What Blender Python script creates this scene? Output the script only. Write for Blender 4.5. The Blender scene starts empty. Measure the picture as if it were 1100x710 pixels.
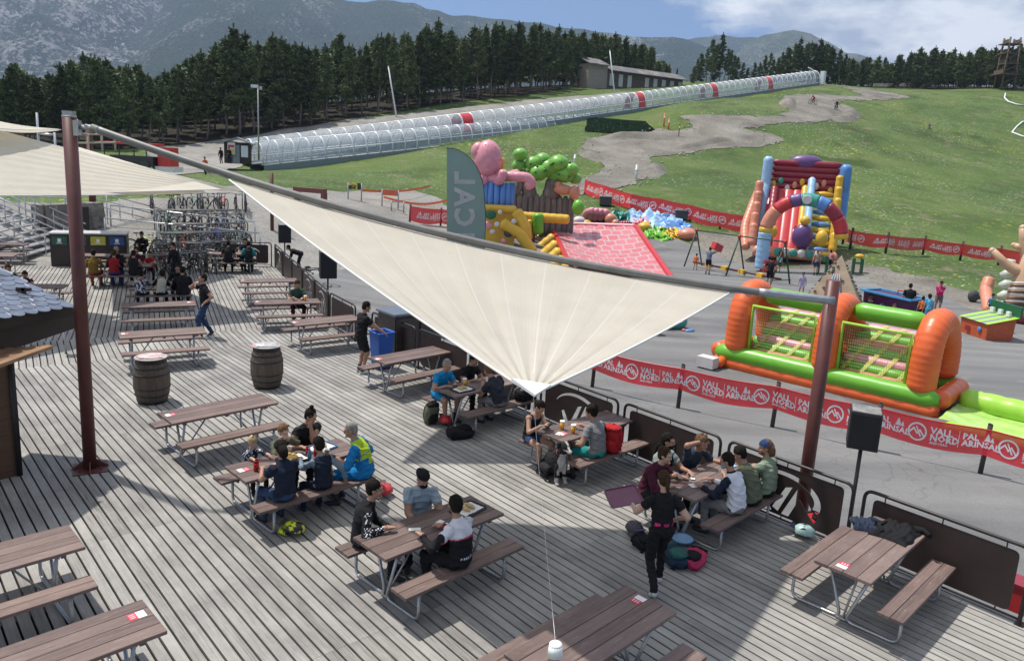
import bpy, bmesh, math, random
import numpy as np
from mathutils import Vector, Matrix, noise
from mathutils.geometry import delaunay_2d_cdt
R = math.radians
PI = math.pi
SC = bpy.context.scene
COL = SC.collection
rng = random.Random(7)

# ---------------------------------------------------------------- camera
FPX, PITCH, ROLL, HC, CY = 824.4, R(11.60), R(3.156), 5.367, 334.07
_fw = np.array([0, math.cos(PITCH), -math.sin(PITCH)])
_up = np.array([0, math.sin(PITCH), math.cos(PITCH)])
_rt = np.array([1., 0, 0])
_r2 = _rt*math.cos(ROLL) + _up*math.sin(ROLL)
_u2 = -_rt*math.sin(ROLL) + _up*math.cos(ROLL)
CP = np.array([0, 0, HC])
cam = bpy.data.cameras.new('camera'); camo = bpy.data.objects.new('camera', cam); COL.objects.link(camo)
m = Matrix.Identity(4)
for i in range(3):
    m[i][0] = _r2[i]; m[i][1] = _u2[i]; m[i][2] = -_fw[i]; m[i][3] = CP[i]
camo.matrix_world = m
cam.sensor_width = 36; cam.lens = FPX/1100*36; cam.shift_y = -(355-CY)/1100
cam.clip_start = .1; cam.clip_end = 30000
SC.camera = camo

# ---------------------------------------------------------------- sky, sun, exposure
SUN = Vector((-.40, .22, 1.0)).normalized()          # towards the sun
sun_el = math.asin(SUN.z); sun_az = math.atan2(SUN.x, SUN.y)
w = bpy.data.worlds.new('World'); SC.world = w; w.use_nodes = True
nt = w.node_tree; nt.nodes.clear()
def nn(t, **k):
    n = nt.nodes.new(t)
    for a, b in k.items(): setattr(n, a, b)
    return n
sky = nn('ShaderNodeTexSky', sky_type='NISHITA', sun_disc=False, sun_elevation=sun_el, sun_rotation=sun_az, altitude=2000, air_density=1.0, dust_density=.3, ozone_density=2.5)
tc = nn('ShaderNodeTexCoord')
mp = nn('ShaderNodeMapping'); mp.inputs['Scale'].default_value = (1.0, 1.0, 2.6)
n1 = nn('ShaderNodeTexNoise'); n1.inputs['Scale'].default_value = 3.4; n1.inputs['Detail'].default_value = 9; n1.inputs['Roughness'].default_value = .58
n2 = nn('ShaderNodeTexNoise'); n2.inputs['Scale'].default_value = 7.0; n2.inputs['Detail'].default_value = 8; n2.inputs['Roughness'].default_value = .6
sep = nn('ShaderNodeSeparateXYZ')
L = nt.links.new
L(tc.outputs['Generated'], mp.inputs['Vector']); L(mp.outputs[0], n1.inputs['Vector']); L(mp.outputs[0], n2.inputs['Vector']); L(tc.outputs['Generated'], sep.inputs[0])
def wm(op, a, b=None, c=None, clamp=False):
    n = nn('ShaderNodeMath', operation=op, use_clamp=clamp)
    for i, x in enumerate((a, b, c)):
        if x is None: continue
        if isinstance(x, (int, float)): n.inputs[i].default_value = x
        else: L(x, n.inputs[i])
    return n.outputs[0]
ang = wm('DIVIDE', sep.outputs['X'], sep.outputs['Y'])                 # tan(azimuth)
ax = wm('MULTIPLY_ADD', ang, 5.0, -1.05)                               # clouds east of here
azm = wm('MINIMUM', wm('MAXIMUM', ax, -.75), .8)
elv = wm('MULTIPLY_ADD', sep.outputs['Z'], 1.6, -.30)
s1 = wm('ADD', azm, elv)
mraw = wm('ADD', s1, wm('MULTIPLY', wm('SUBTRACT', n1.outputs[0], .46), 3.2))
mask = wm('MULTIPLY', mraw, 3.0, clamp=True)
cr = nn('ShaderNodeValToRGB')
cr.color_ramp.elements[0].position = .42; cr.color_ramp.elements[0].color = (4.6, 5.4, 6.9, 1)
cr.color_ramp.elements[1].position = .60; cr.color_ramp.elements[1].color = (12.0, 12.2, 12.4, 1)
L(n2.outputs[0], cr.inputs[0])
mix = nn('ShaderNodeMixRGB'); tn = nn('ShaderNodeMixRGB', blend_type='MULTIPLY'); tn.inputs[0].default_value = 1; L(sky.outputs[0], tn.inputs[1]); tn.inputs[2].default_value = (.66, .86, 1.10, 1)
L(mask, mix.inputs[0]); L(tn.outputs[0], mix.inputs[1]); L(cr.outputs[0], mix.inputs[2])
bg = nn('ShaderNodeBackground'); bg.inputs['Strength'].default_value = .082
out = nn('ShaderNodeOutputWorld'); L(mix.outputs[0], bg.inputs['Color']); L(bg.outputs[0], out.inputs['Surface'])
sl = bpy.data.lights.new('sun', 'SUN'); sl.energy = 4.8; sl.angle = R(1.2); sl.color = (1.0, .95, .88)
so = bpy.data.objects.new('sun', sl); COL.objects.link(so)
so.rotation_mode = 'QUATERNION'; so.rotation_quaternion = SUN.to_track_quat('Z', 'Y'); so.location = (0, 0, 60)
SC.view_settings.view_transform = 'Standard'; SC.view_settings.look = 'None'
SC.view_settings.exposure = 0.26; SC.view_settings.gamma = 1.0
SC.render.engine = 'CYCLES'
SC.cycles.max_bounces = 6; SC.cycles.diffuse_bounces = 3; SC.cycles.glossy_bounces = 3; SC.cycles.transmission_bounces = 6; SC.cycles.transparent_max_bounces = 12
SC.cycles.volume_bounces = 0
SC.cycles.use_denoising = True

# ---------------------------------------------------------------- places: from the photo's perspective onto real planes
def ray(px, py):
    d = _fw*FPX + _r2*(px-550) - _u2*(py-CY)
    return d/np.linalg.norm(d[:2])
def gp(px, py, z=0.):
    d = ray(px, py); return Vector(CP + d*(z-HC)/d[2])
def at(px, py, D): return Vector(CP + ray(px, py)*D)

# ---------------------------------------------------------------- materials
MATS = {}
def pmat(name, base, rough=.65, metal=0., var=.12, scale=6., bump=0., stretch=None, attr=None, spec=.5, trans=0., alpha=1., detail=4, sheen=0, bscale=None, emis=0, second=None, thr=(.45, .6), coat=0):
    if name in MATS: return MATS[name]
    mt = bpy.data.materials.new(name); mt.use_nodes = True; t = mt.node_tree; N = t.nodes; K = t.links.new
    b = N['Principled BSDF']; b.inputs['Roughness'].default_value = rough; b.inputs['Metallic'].default_value = metal
    b.inputs['Specular IOR Level'].default_value = spec
    b.inputs['Alpha'].default_value = alpha
    if coat: b.inputs['Coat Weight'].default_value = coat
    if trans: b.inputs['Transmission Weight'].default_value = trans
    c = N.new('ShaderNodeTexCoord'); vec = c.outputs['Object']
    if attr:
        a = N.new('ShaderNodeAttribute'); a.attribute_name = attr; vec = a.outputs['Vector']
    mpn = N.new('ShaderNodeMapping'); K(vec, mpn.inputs[0])
    if stretch: mpn.inputs['Scale'].default_value = stretch
    nz = N.new('ShaderNodeTexNoise'); nz.inputs['Scale'].default_value = scale; nz.inputs['Detail'].default_value = detail; nz.inputs['Roughness'].default_value = .6
    K(mpn.outputs[0], nz.inputs['Vector'])
    rp = N.new('ShaderNodeValToRGB'); rp.color_ramp.elements[0].position = .3; rp.color_ramp.elements[1].position = .7
    lo = [max(0, x*(1-var)) for x in base[:3]]; hi = [min(1, x*(1+var)) for x in base[:3]]
    rp.color_ramp.elements[0].color = (*lo, 1); rp.color_ramp.elements[1].color = (*hi, 1)
    K(nz.outputs[0], rp.inputs[0]); col = rp.outputs[0]
    if second is not None:
        n3 = N.new('ShaderNodeTexNoise'); n3.inputs['Scale'].default_value = scale*.35; n3.inputs['Detail'].default_value = 6; n3.inputs['Roughness'].default_value = .65
        K(mpn.outputs[0], n3.inputs['Vector'])
        r3 = N.new('ShaderNodeValToRGB'); r3.color_ramp.elements[0].position = thr[0]; r3.color_ramp.elements[1].position = thr[1]
        K(n3.outputs[0], r3.inputs[0])
        mx = N.new('ShaderNodeMixRGB'); K(r3.outputs[0], mx.inputs[0]); K(col, mx.inputs[1]); mx.inputs[2].default_value = (*second[:3], 1); col = mx.outputs[0]
    K(col, b.inputs['Base Color'])
    if emis: b.inputs['Emission Strength'].default_value = emis; K(col, b.inputs['Emission Color'])
    if bump:
        bn = N.new('ShaderNodeTexNoise'); bn.inputs['Scale'].default_value = bscale or scale*4; bn.inputs['Detail'].default_value = 5
        K(mpn.outputs[0], bn.inputs['Vector'])
        bb = N.new('ShaderNodeBump'); bb.inputs['Strength'].default_value = bump; bb.inputs['Distance'].default_value = .02
        K(bn.outputs[0], bb.inputs['Height']); K(bb.outputs[0], b.inputs['Normal'])
    MATS[name] = mt
    return mt

def boardmat(name, lo, hi, dark, rough=.75, wear=None, objvar=0):
    """planks: attribute gc = (along, across, random)"""
    if name in MATS: return MATS[name]
    mt = bpy.data.materials.new(name); mt.use_nodes = True; t = mt.node_tree; N = t.nodes; K = t.links.new
    b = N['Principled BSDF']; b.inputs['Roughness'].default_value = rough; b.inputs['Specular IOR Level'].default_value = .35
    a = N.new('ShaderNodeAttribute'); a.attribute_name = 'gc'
    s = N.new('ShaderNodeSeparateXYZ'); K(a.outputs['Vector'], s.inputs[0])
    cmb = N.new('ShaderNodeCombineXYZ')
    def mm(op, x, y):
        n = N.new('ShaderNodeMath'); n.operation = op
        for i, q in enumerate((x, y)):
            if isinstance(q, (int, float)): n.inputs[i].default_value = q
            else: K(q, n.inputs[i])
        if op == 'MULTIPLY_ADD': n.inputs[2].default_value = 0
        return n.outputs[0]
    K(mm('MULTIPLY', s.outputs[0], 1.3), cmb.inputs[0]); K(mm('MULTIPLY', s.outputs[1], 34), cmb.inputs[1]); K(mm('MULTIPLY', s.outputs[2], 61), cmb.inputs[2])
    n1 = N.new('ShaderNodeTexNoise'); n1.inputs['Scale'].default_value = 1.6; n1.inputs['Detail'].default_value = 7; n1.inputs['Roughness'].default_value = .65; n1.inputs['Distortion'].default_value = .6
    K(cmb.outputs[0], n1.inputs['Vector'])
    # board to board
    oi = N.new('ShaderNodeObjectInfo'); wn = N.new('ShaderNodeTexWhiteNoise'); wn.noise_dimensions = '1D'; K(s.outputs[2], wn.inputs['W'])
    v = mm('ADD', mm('MULTIPLY', n1.outputs[0], .75), mm('MULTIPLY', wn.outputs[0], .24)); v = mm('ADD', v, mm('MULTIPLY_ADD', oi.outputs['Random'], objvar)) if objvar else mm('ADD', v, .08)
    rp = N.new('ShaderNodeValToRGB'); e = rp.color_ramp.elements; e[0].position = .28; e[0].color = (*dark, 1); e[1].position = .78; e[1].color = (*hi, 1)
    x = e.new(.5); x.color = (*lo, 1)
    K(v, rp.inputs[0]); col = rp.outputs[0]
    # stains and footmarks
    tcn = N.new('ShaderNodeTexCoord'); n4 = N.new('ShaderNodeTexNoise'); n4.inputs['Scale'].default_value = .55; n4.inputs['Detail'].default_value = 7; n4.inputs['Roughness'].default_value = .7
    K(tcn.outputs['Object'], n4.inputs['Vector'])
    r4 = N.new('ShaderNodeValToRGB'); r4.color_ramp.elements[0].position = .35; r4.color_ramp.elements[0].color = (.66, .65, .66, 1); r4.color_ramp.elements[1].position = .62; r4.color_ramp.elements[1].color = (1.06, 1.05, 1.03, 1)
    K(n4.outputs[0], r4.inputs[0])
    ml = N.new('ShaderNodeMixRGB'); ml.blend_type = 'MULTIPLY'; ml.inputs[0].default_value = 1; K(col, ml.inputs[1]); K(r4.outputs[0], ml.inputs[2]); col = ml.outputs[0]
    if wear:
        n5 = N.new('ShaderNodeTexNoise'); n5.inputs['Scale'].default_value = 2.2; n5.inputs['Detail'].default_value = 9; n5.inputs['Roughness'].default_value = .72; K(cmb.outputs[0], n5.inputs['Vector'])
        r5 = N.new('ShaderNodeValToRGB'); r5.color_ramp.elements[0].position = .60; r5.color_ramp.elements[1].position = .67; K(n5.outputs[0], r5.inputs[0])
        m5 = N.new('ShaderNodeMixRGB'); K(r5.outputs[0], m5.inputs[0]); K(col, m5.inputs[1]); m5.inputs[2].default_value = (*wear, 1); col = m5.outputs[0]
    K(col, b.inputs['Base Color'])
    bb = N.new('ShaderNodeBump'); bb.inputs['Strength'].default_value = .35; bb.inputs['Distance'].default_value = .004; K(n1.outputs[0], bb.inputs['Height']); K(bb.outputs[0], b.inputs['Normal'])
    MATS[name] = mt
    return mt

# ---------------------------------------------------------------- mesh builder
class MB:
    def __init__(s): s.v = []; s.f = []; s.mi = []; s.gc = []; s.hasgc = False; s.smooth = []
    def add(s, vs, fs, mi=0, gc=None, smooth=False):
        o = len(s.v); s.v += [tuple(x) for x in vs]; s.f += [tuple(o+i for i in f) for f in fs]
        s.mi += [mi]*len(fs); s.smooth += [smooth]*len(fs)
        if gc: s.hasgc = True; s.gc += gc
        else: s.gc += [(0, 0, 0)]*len(vs)
        return s
    def box(s, c, d, rz=0, mi=0, M=None):
        x, y, z = d[0]/2, d[1]/2, d[2]/2
        vs = [Vector(p) for p in ((-x,-y,-z),(x,-y,-z),(x,y,-z),(-x,y,-z),(-x,-y,z),(x,-y,z),(x,y,z),(-x,y,z))]
        T = Matrix.Translation(c) @ (M if M is not None else Matrix.Rotation(rz, 4, 'Z'))
        return s.add([T @ p for p in vs], [(3,2,1,0),(4,5,6,7),(0,1,5,4),(1,2,6,5),(2,3,7,6),(3,0,4,7)], mi)
    def board(s, a, b, wd, th, mi=0, side=None, r=None):
        """plank from a to b (centre of its top)"""
        a, b = Vector(a), Vector(b); d = b-a; Ln = d.length; d.normalize()
        sd = Vector(side) if side is not None else Vector((-d.y, d.x, 0)).normalized()
        up = d.cross(sd)
        if up.z < 0: up = -up
        if r is None: r = rng.random()*100
        h = sd*(wd/2); t = up*th; e = .004
        vs = [a-h-t, a+h-t, b+h-t, b-h-t, a-h-up*e, a+h-up*e, b+h-up*e, b-h-up*e, a-h*(1-e*2/wd*1)+d*0, a+h*(1-e*2/wd), b+h*(1-e*2/wd), b-h*(1-e*2/wd)]
        o = r*3.7
        g = [(o, 0, r), (o, wd, r), (o+Ln, wd, r), (o+Ln, 0, r)]*3
        return s.add(vs, [(3,2,1,0),(0,1,5,4),(1,2,6,5),(2,3,7,6),(3,0,4,7),(4,5,9,8),(5,6,10,9),(6,7,11,10),(7,4,8,11),(8,9,10,11)], mi, g)
    def tube(s, pts, r, n=8, mi=0, caps=True, closed=False, smooth=True):
        pts = [Vector(p) for p in pts]; N = len(pts)
        rs = r if isinstance(r, (list, tuple)) else [r]*N
        vs = []; prev = None
        for i, p in enumerate(pts):
            if closed: d = pts[(i+1) % N]-pts[i-1]
            else: d = pts[min(i+1, N-1)]-pts[max(i-1, 0)]
            d.normalize()
            if prev is None:
                q = Vector((0, 0, 1)) if abs(d.z) < .9 else Vector((1, 0, 0))
                u = d.cross(q).normalized()
            else:
                u = (prev - d*prev.dot(d))
                u = u.normalized() if u.length > 1e-6 else d.orthogonal().normalized()
            prev = u; v = d.cross(u)
            for k in range(n):
                a = 2*PI*k/n; vs.append(p + (u*math.cos(a) + v*math.sin(a))*rs[i])
        fs = []
        M_ = N if closed else N-1
        for i in range(M_):
            for k in range(n):
                j = (i+1) % N
                fs.append((i*n+k, i*n+(k+1) % n, j*n+(k+1) % n, j*n+k))
        s.add(vs, fs, mi, smooth=smooth)
        if caps and not closed:
            o = len(s.v)-len(vs)
            s.f += [tuple(o+k for k in range(n))[::-1], tuple(o+(N-1)*n+k for k in range(n))]; s.mi += [mi]*2; s.smooth += [False]*2
        return s
    def lathe(s, prof, c=(0,0,0), n=24, mi=0, smooth=True, M=None):
        T = Matrix.Translation(c) @ (M if M is not None else Matrix.Identity(4))
        vs = []
        for r_, z in prof:
            for k in range(n):
                a = 2*PI*k/n; vs.append(T @ Vector((r_*math.cos(a), r_*math.sin(a), z)))
        fs = []
        for i in range(len(prof)-1):
            for k in range(n): fs.append((i*n+k, i*n+(k+1) % n, (i+1)*n+(k+1) % n, (i+1)*n+k))
        s.add(vs, fs, mi, smooth=smooth)
        o = len(s.v)-len(vs)
        s.f += [tuple(o+k for k in range(n))[::-1], tuple(o+(len(prof)-1)*n+k for k in range(n))]; s.mi += [mi]*2; s.smooth += [False]*2
        return s
    def ball(s, c, r, n=12, mi=0, M=None, smooth=True, nz=0, seed=0, nf=2.2):
        r = (r, r, r) if isinstance(r, (int, float)) else r
        T = Matrix.Translation(c) @ (M if M is not None else Matrix.Identity(4))
        m_ = max(4, n//2); vs = []
        for i in range(m_+1):
            th = PI*i/m_
            for k in range(n):
                a = 2*PI*k/n; p = Vector((math.sin(th)*math.cos(a), math.sin(th)*math.sin(a), math.cos(th)))
                q = 1+nz*(noise.noise(p*nf+Vector((seed*3.1, seed, 0)))+(.5*noise.noise(p*nf*2.7+Vector((seed, 0, 9))) if nf > 3 else 0)) if nz else 1
                vs.append(T @ Vector((p.x*r[0]*q, p.y*r[1]*q, p.z*r[2]*q)))
        fs = [(i*n+k, (i+1)*n+k, (i+1)*n+(k+1) % n, i*n+(k+1) % n) for i in range(m_) for k in range(n)]
        return s.add(vs, fs, mi, smooth=smooth)
    def prism(s, poly, a, b, mi=0, M=None):
        """poly (u,v) extruded between w=a and w=b; M maps (u,v,w)"""
        M = M or Matrix.Identity(4); n = len(poly)
        ar = sum(poly[i][0]*poly[(i+1) % n][1]-poly[(i+1) % n][0]*poly[i][1] for i in range(n))
        if ar < 0: poly = poly[::-1]
        vs = [M @ Vector((u, v, a)) for u, v in poly] + [M @ Vector((u, v, b)) for u, v in poly]
        fs = [tuple(range(n))[::-1], tuple(range(n, 2*n))] + [(i, (i+1) % n, n+(i+1) % n, n+i) for i in range(n)]
        return s.add(vs, fs, mi)
    def grid(s, fn, nu, nv, mi=0, smooth=True, gc=False, flip=False):
        vs = [fn(i/nu, j/nv) for j in range(nv+1) for i in range(nu+1)]
        fs = [(j*(nu+1)+i, j*(nu+1)+i+1, (j+1)*(nu+1)+i+1, (j+1)*(nu+1)+i) for j in range(nv) for i in range(nu)]
        if flip: fs = [f[::-1] for f in fs]
        g = [(i/nu, j/nv, 0) for j in range(nv+1) for i in range(nu+1)] if gc else None
        return s.add(vs, fs, mi, g, smooth)
    def build(s, name, mats, parent=None, **kw):
        me = bpy.data.meshes.new(name)
        me.from_pydata([tuple(v) for v in s.v], [], s.f)
        if not isinstance(mats, (list, tuple)): mats = [mats]
        for x in mats: me.materials.append(x)
        if len(mats) > 1: me.polygons.foreach_set('material_index', s.mi)
        me.polygons.foreach_set('use_smooth', s.smooth)
        if s.hasgc:
            at_ = me.attributes.new('gc', 'FLOAT_VECTOR', 'POINT')
            at_.data.foreach_set('vector', [c for g in s.gc for c in g])
        me.update()
        o = bpy.data.objects.new(name, me); COL.objects.link(o)
        if parent is not None: o.parent = parent
        tag(o, **kw)
        return o

def tag(o, label=None, cat=None, group=None, kind=None):
    if label: o['label'] = label
    if cat: o['category'] = cat
    if group: o['group'] = group
    if kind: o['kind'] = kind
    return o
def thing(name, label, cat, loc=(0,0,0), rz=0, group=None, kind=None):
    o = bpy.data.objects.new(name, None); COL.objects.link(o); o.location = loc; o.rotation_euler = (0, 0, rz)
    o.empty_display_size = .1
    return tag(o, label, cat, group, kind)
def copy_tree(o, parent=None):
    c = o.copy(); COL.objects.link(c)
    if parent is not None: c.parent = parent; c.matrix_parent_inverse = o.matrix_parent_inverse.copy()
    for ch in list(KIDS.get(o.name, [])) or [x for x in o.children]:
        copy_tree(ch, c)
    return c
KIDS = {}
def text_mesh(body, size=1., extrude=.002, align='LEFT', bold=.0, res=2):
    cu = bpy.data.curves.new('t', 'FONT'); cu.body = body; cu.size = size; cu.extrude = extrude; cu.align_x = align; cu.resolution_u = res; cu.offset = bold
    cu.space_line = .8
    o = bpy.data.objects.new('t', cu); COL.objects.link(o)
    dg = bpy.context.evaluated_depsgraph_get(); me = bpy.data.meshes.new_from_object(o.evaluated_get(dg))
    vs = [tuple(v.co) for v in me.vertices]; fs = [tuple(p.vertices) for p in me.polygons]
    bpy.data.objects.remove(o); bpy.data.curves.remove(cu); bpy.data.meshes.remove(me)
    return vs, fs
TXT = {}
def add_text(mb, body, M, size, mi=0, ext=.002, align='LEFT', bold=.02):
    k = (body, align, bold)
    if k not in TXT: TXT[k] = text_mesh(body, 1., .001, align, bold)
    vs, fs = TXT[k]
    mb.add([M @ Vector((x*size, y*size, ext*(1 if z > 0 else -1))) for x, y, z in vs], fs, mi)
def frame(o, xd, yd):
    """matrix with x axis xd, y axis yd, z = x cross y at origin o"""
    xd = Vector(xd).normalized(); yd = Vector(yd); yd = (yd-xd*yd.dot(xd)).normalized(); zd = xd.cross(yd)
    M = Matrix.Identity(4)
    for i in range(3): M[i][0] = xd[i]; M[i][1] = yd[i]; M[i][2] = zd[i]; M[i][3] = o[i]
    return M
def round_poly(pts, r, n=4, closed=False):
    pts = [Vector(p) for p in pts]; out = []
    for i, p in enumerate(pts):
        if not closed and (i == 0 or i == len(pts)-1): out.append(p); continue
        a = pts[i-1]; b = pts[(i+1) % len(pts)]
        ra = min(r, (a-p).length*.45); rb = min(r, (b-p).length*.45)
        p0 = p+(a-p).normalized()*ra; p1 = p+(b-p).normalized()*rb
        for k in range(n+1):
            t = k/n; out.append(p0*(1-t)**2 + p*2*t*(1-t) + p1*t*t)
    return out

def translucent(mt, f, col):
    t = mt.node_tree; N = t.nodes; b = N['Principled BSDF']; tl = N.new('ShaderNodeBsdfTranslucent'); tl.inputs['Color'].default_value = (*col, 1)
    ms = N.new('ShaderNodeMixShader'); ms.inputs[0].default_value = f; t.links.new(b.outputs[0], ms.inputs[1]); t.links.new(tl.outputs[0], ms.inputs[2]); t.links.new(ms.outputs[0], N['Material Output'].inputs['Surface']); return mt
# ================================================================ LAND
ctrl = []
for x, y, z in [(-3,20,-1.3),(0,25,-1.3),(5,15,-1.3),(10,10,-1.3),(15,5,-1.3),(5,35,-1.3),(15,30,-1.3),(25,25,-1.35),(10,45,-1.3),(20,45,-1.3),(28,36,-1.4),(10,58,-1.2),(19,54,-1.25),(2,50,-1.2),
                (0,5,-1.3),(0,-10,-1.3),(20,-10,-1.4),(-15,-5,-.8),(-8,20,-.6),(-5,28,-1.1),(-8,35,-.75),(-13,34,-.1),(-19,32,-.05),(-15,28,-.25),(-14,40,.1),(-30,30,0),(-25,44,1),(-12,20,-.3),(-22,12,-.3),
                (-26.9,87,2.3),(18.5,133,13.1),(63.7,179,24),(-4.2,110,7.6),(41,156,18.5),(-60,60,2),(-80,180,9),(0,230,23),(100,310,35),(-100,120,6),(160,150,16),(120,80,3),(60,25,-2.3),(220,260,36),(-140,60,3),(40,300,30),(-60,300,18)]:
    ctrl.append((x, y, z))
for px, py, D in [(150,158,112),(350,130,125),(480,112,135),(600,97,160),(650,94,172),(540,200,75),(450,180,86),(650,160,105),(680,195,85),(720,140,118),(800,150,118),(870,112,150),(1000,200,110),(1000,150,150),(1000,96,230),(900,93,215),
                  (1000,280,66),(1090,310,55),(680,228,66),(914,265,62),(1072,298,58),(200,205,50),(221,188,72),(330,215,55),(400,215,58),(1100,97,228),(760,125,125),(850,200,92)]:
    p = at(px, py, D); ctrl.append((p.x, p.y, p.z))
CT = np.array(ctrl)
def _phi(d2):
    d2 = np.maximum(d2, 1e-9); return .5*d2*np.log(d2)
_A = np.zeros((len(CT)+3, len(CT)+3)); _d = ((CT[:, None, :2]-CT[None, :, :2])**2).sum(-1)
_A[:len(CT), :len(CT)] = _phi(_d/1e4) + np.eye(len(CT))*2e-5
_P = np.c_[np.ones(len(CT)), CT[:, :2]/100]; _A[:len(CT), len(CT):] = _P; _A[len(CT):, :len(CT)] = _P.T
_W = np.linalg.solve(_A, np.r_[CT[:, 2], 0, 0, 0])
def tz_arr(X, Y):
    X = np.asarray(X, float).ravel(); Y = np.asarray(Y, float).ravel(); o = np.empty(len(X))
    for i in range(0, len(X), 20000):
        x, y = X[i:i+20000], Y[i:i+20000]
        d2 = ((x[:, None]-CT[None, :, 0])**2+(y[:, None]-CT[None, :, 1])**2)/1e4
        o[i:i+20000] = _phi(d2) @ _W[:-3] + _W[-3] + _W[-2]*x/100 + _W[-1]*y/100
    return o
def tz(x, y): return float(tz_arr([x], [y])[0])
def G(px, py, lift=0.):
    """where the photo's line of sight meets the land"""
    d = ray(px, py); Ds = np.linspace(12, 330, 700)
    P = CP[None, :] + d[None, :]*Ds[:, None]
    h = P[:, 2]-tz_arr(P[:, 0], P[:, 1])
    i = int(np.argmax(h < 0)) if (h < 0).any() else len(Ds)-1
    if i > 0 and h[i] < 0:
        t = h[i-1]/(h[i-1]-h[i]); D = Ds[i-1]+(Ds[i]-Ds[i-1])*t
    else: D = Ds[i]
    p = CP + d*D
    return Vector((p[0], p[1], tz(p[0], p[1])+lift))

def groundmat(name, cols, scale, specks=None, rough=.95, bump=.4, fine=30, extra=None, gr=(.62, 1.35)):
    mt = bpy.data.materials.new(name); mt.use_nodes = True; t = mt.node_tree; N = t.nodes; K = t.links.new
    b = N['Principled BSDF']; b.inputs['Roughness'].default_value = rough; b.inputs['Specular IOR Level'].default_value = .2
    c = N.new('ShaderNodeTexCoord'); v = c.outputs['Object']
    def noi(sc, det=8, ro=.65, dist=0):
        n = N.new('ShaderNodeTexNoise'); n.inputs['Scale'].default_value = sc; n.inputs['Detail'].default_value = det; n.inputs['Roughness'].default_value = ro; n.inputs['Distortion'].default_value = dist; K(v, n.inputs['Vector']); return n.outputs[0]
    def ramp(x, stops):
        r_ = N.new('ShaderNodeValToRGB'); e = r_.color_ramp.elements
        e[0].position = stops[0][0]; e[0].color = (*stops[0][1], 1); e[1].position = stops[-1][0]; e[1].color = (*stops[-1][1], 1)
        for p_, c_ in stops[1:-1]:
            q = e.new(p_); q.color = (*c_, 1)
        K(x, r_.inputs[0]); return r_.outputs[0]
    def mixc(f, a, b_, mode='MIX'):
        m_ = N.new('ShaderNodeMixRGB'); m_.blend_type = mode
        for s_, q in zip(m_.inputs, (f, a, b_)):
            if isinstance(q, (int, float)): s_.default_value = q
            elif isinstance(q, tuple): s_.default_value = (*q, 1)
            else: K(q, s_)
        return m_.outputs[0]
    col = ramp(noi(scale, 9, .62, .4), cols)
    f = ramp(noi(fine, 3, .6), [(.25, (gr[0],)*3), (.75, (gr[1],)*3)]); col = mixc(1., col, f, 'MULTIPLY')
    for (sc, lo, hi, colr, psc, plo, phi) in (specks or []):
        a = ramp(noi(sc, 2, .5), [(lo, (0,)*3), (hi, (1,)*3)]); p_ = ramp(noi(psc, 5, .6), [(plo, (0,)*3), (phi, (1,)*3)])
        mu = mixc(1., a, p_, 'MULTIPLY'); col = mixc(mu, col, colr)
    K(col, b.inputs['Base Color'])
    bb = N.new('ShaderNodeBump'); bb.inputs['Strength'].default_value = bump; bb.inputs['Distance'].default_value = .08; K(noi(fine*.7, 4), bb.inputs['Height']); K(bb.outputs[0], b.inputs['Normal'])
    MATS[name] = mt; return mt
GRASS = groundmat('meadow', [(.25, (.038, .058, .018)), (.45, (.070, .114, .028)), (.6, (.100, .145, .038)), (.8, (.15, .14, .07))], .07,
    specks=[(1.7, .60, .68, (.30, .27, .03), .06, .50, .62), (3.4, .63, .70, (.42, .43, .38), .05, .40, .55), (9, .60, .72, (.025, .04, .014), .3, .35, .6), (.5, .55, .72, (.17, .155, .09), .09, .42, .58), (.22, .52, .68, (.045, .075, .018), .05, .4, .6)], fine=7)
GRAVEL = groundmat('gravel', [(.3, (.17, .16, .145)), (.5, (.25, .24, .22)), (.75, (.33, .315, .29))], .25, specks=[(3., .58, .7, (.10, .12, .06), .12, .5, .6)], fine=9)
DIRT = groundmat('trail_dirt', [(.3, (.11, .10, .085)), (.5, (.19, .175, .15)), (.75, (.28, .26, .225))], .22, specks=[(2.2, .6, .72, (.09, .11, .05), .2, .5, .65)], fine=6)
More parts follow.
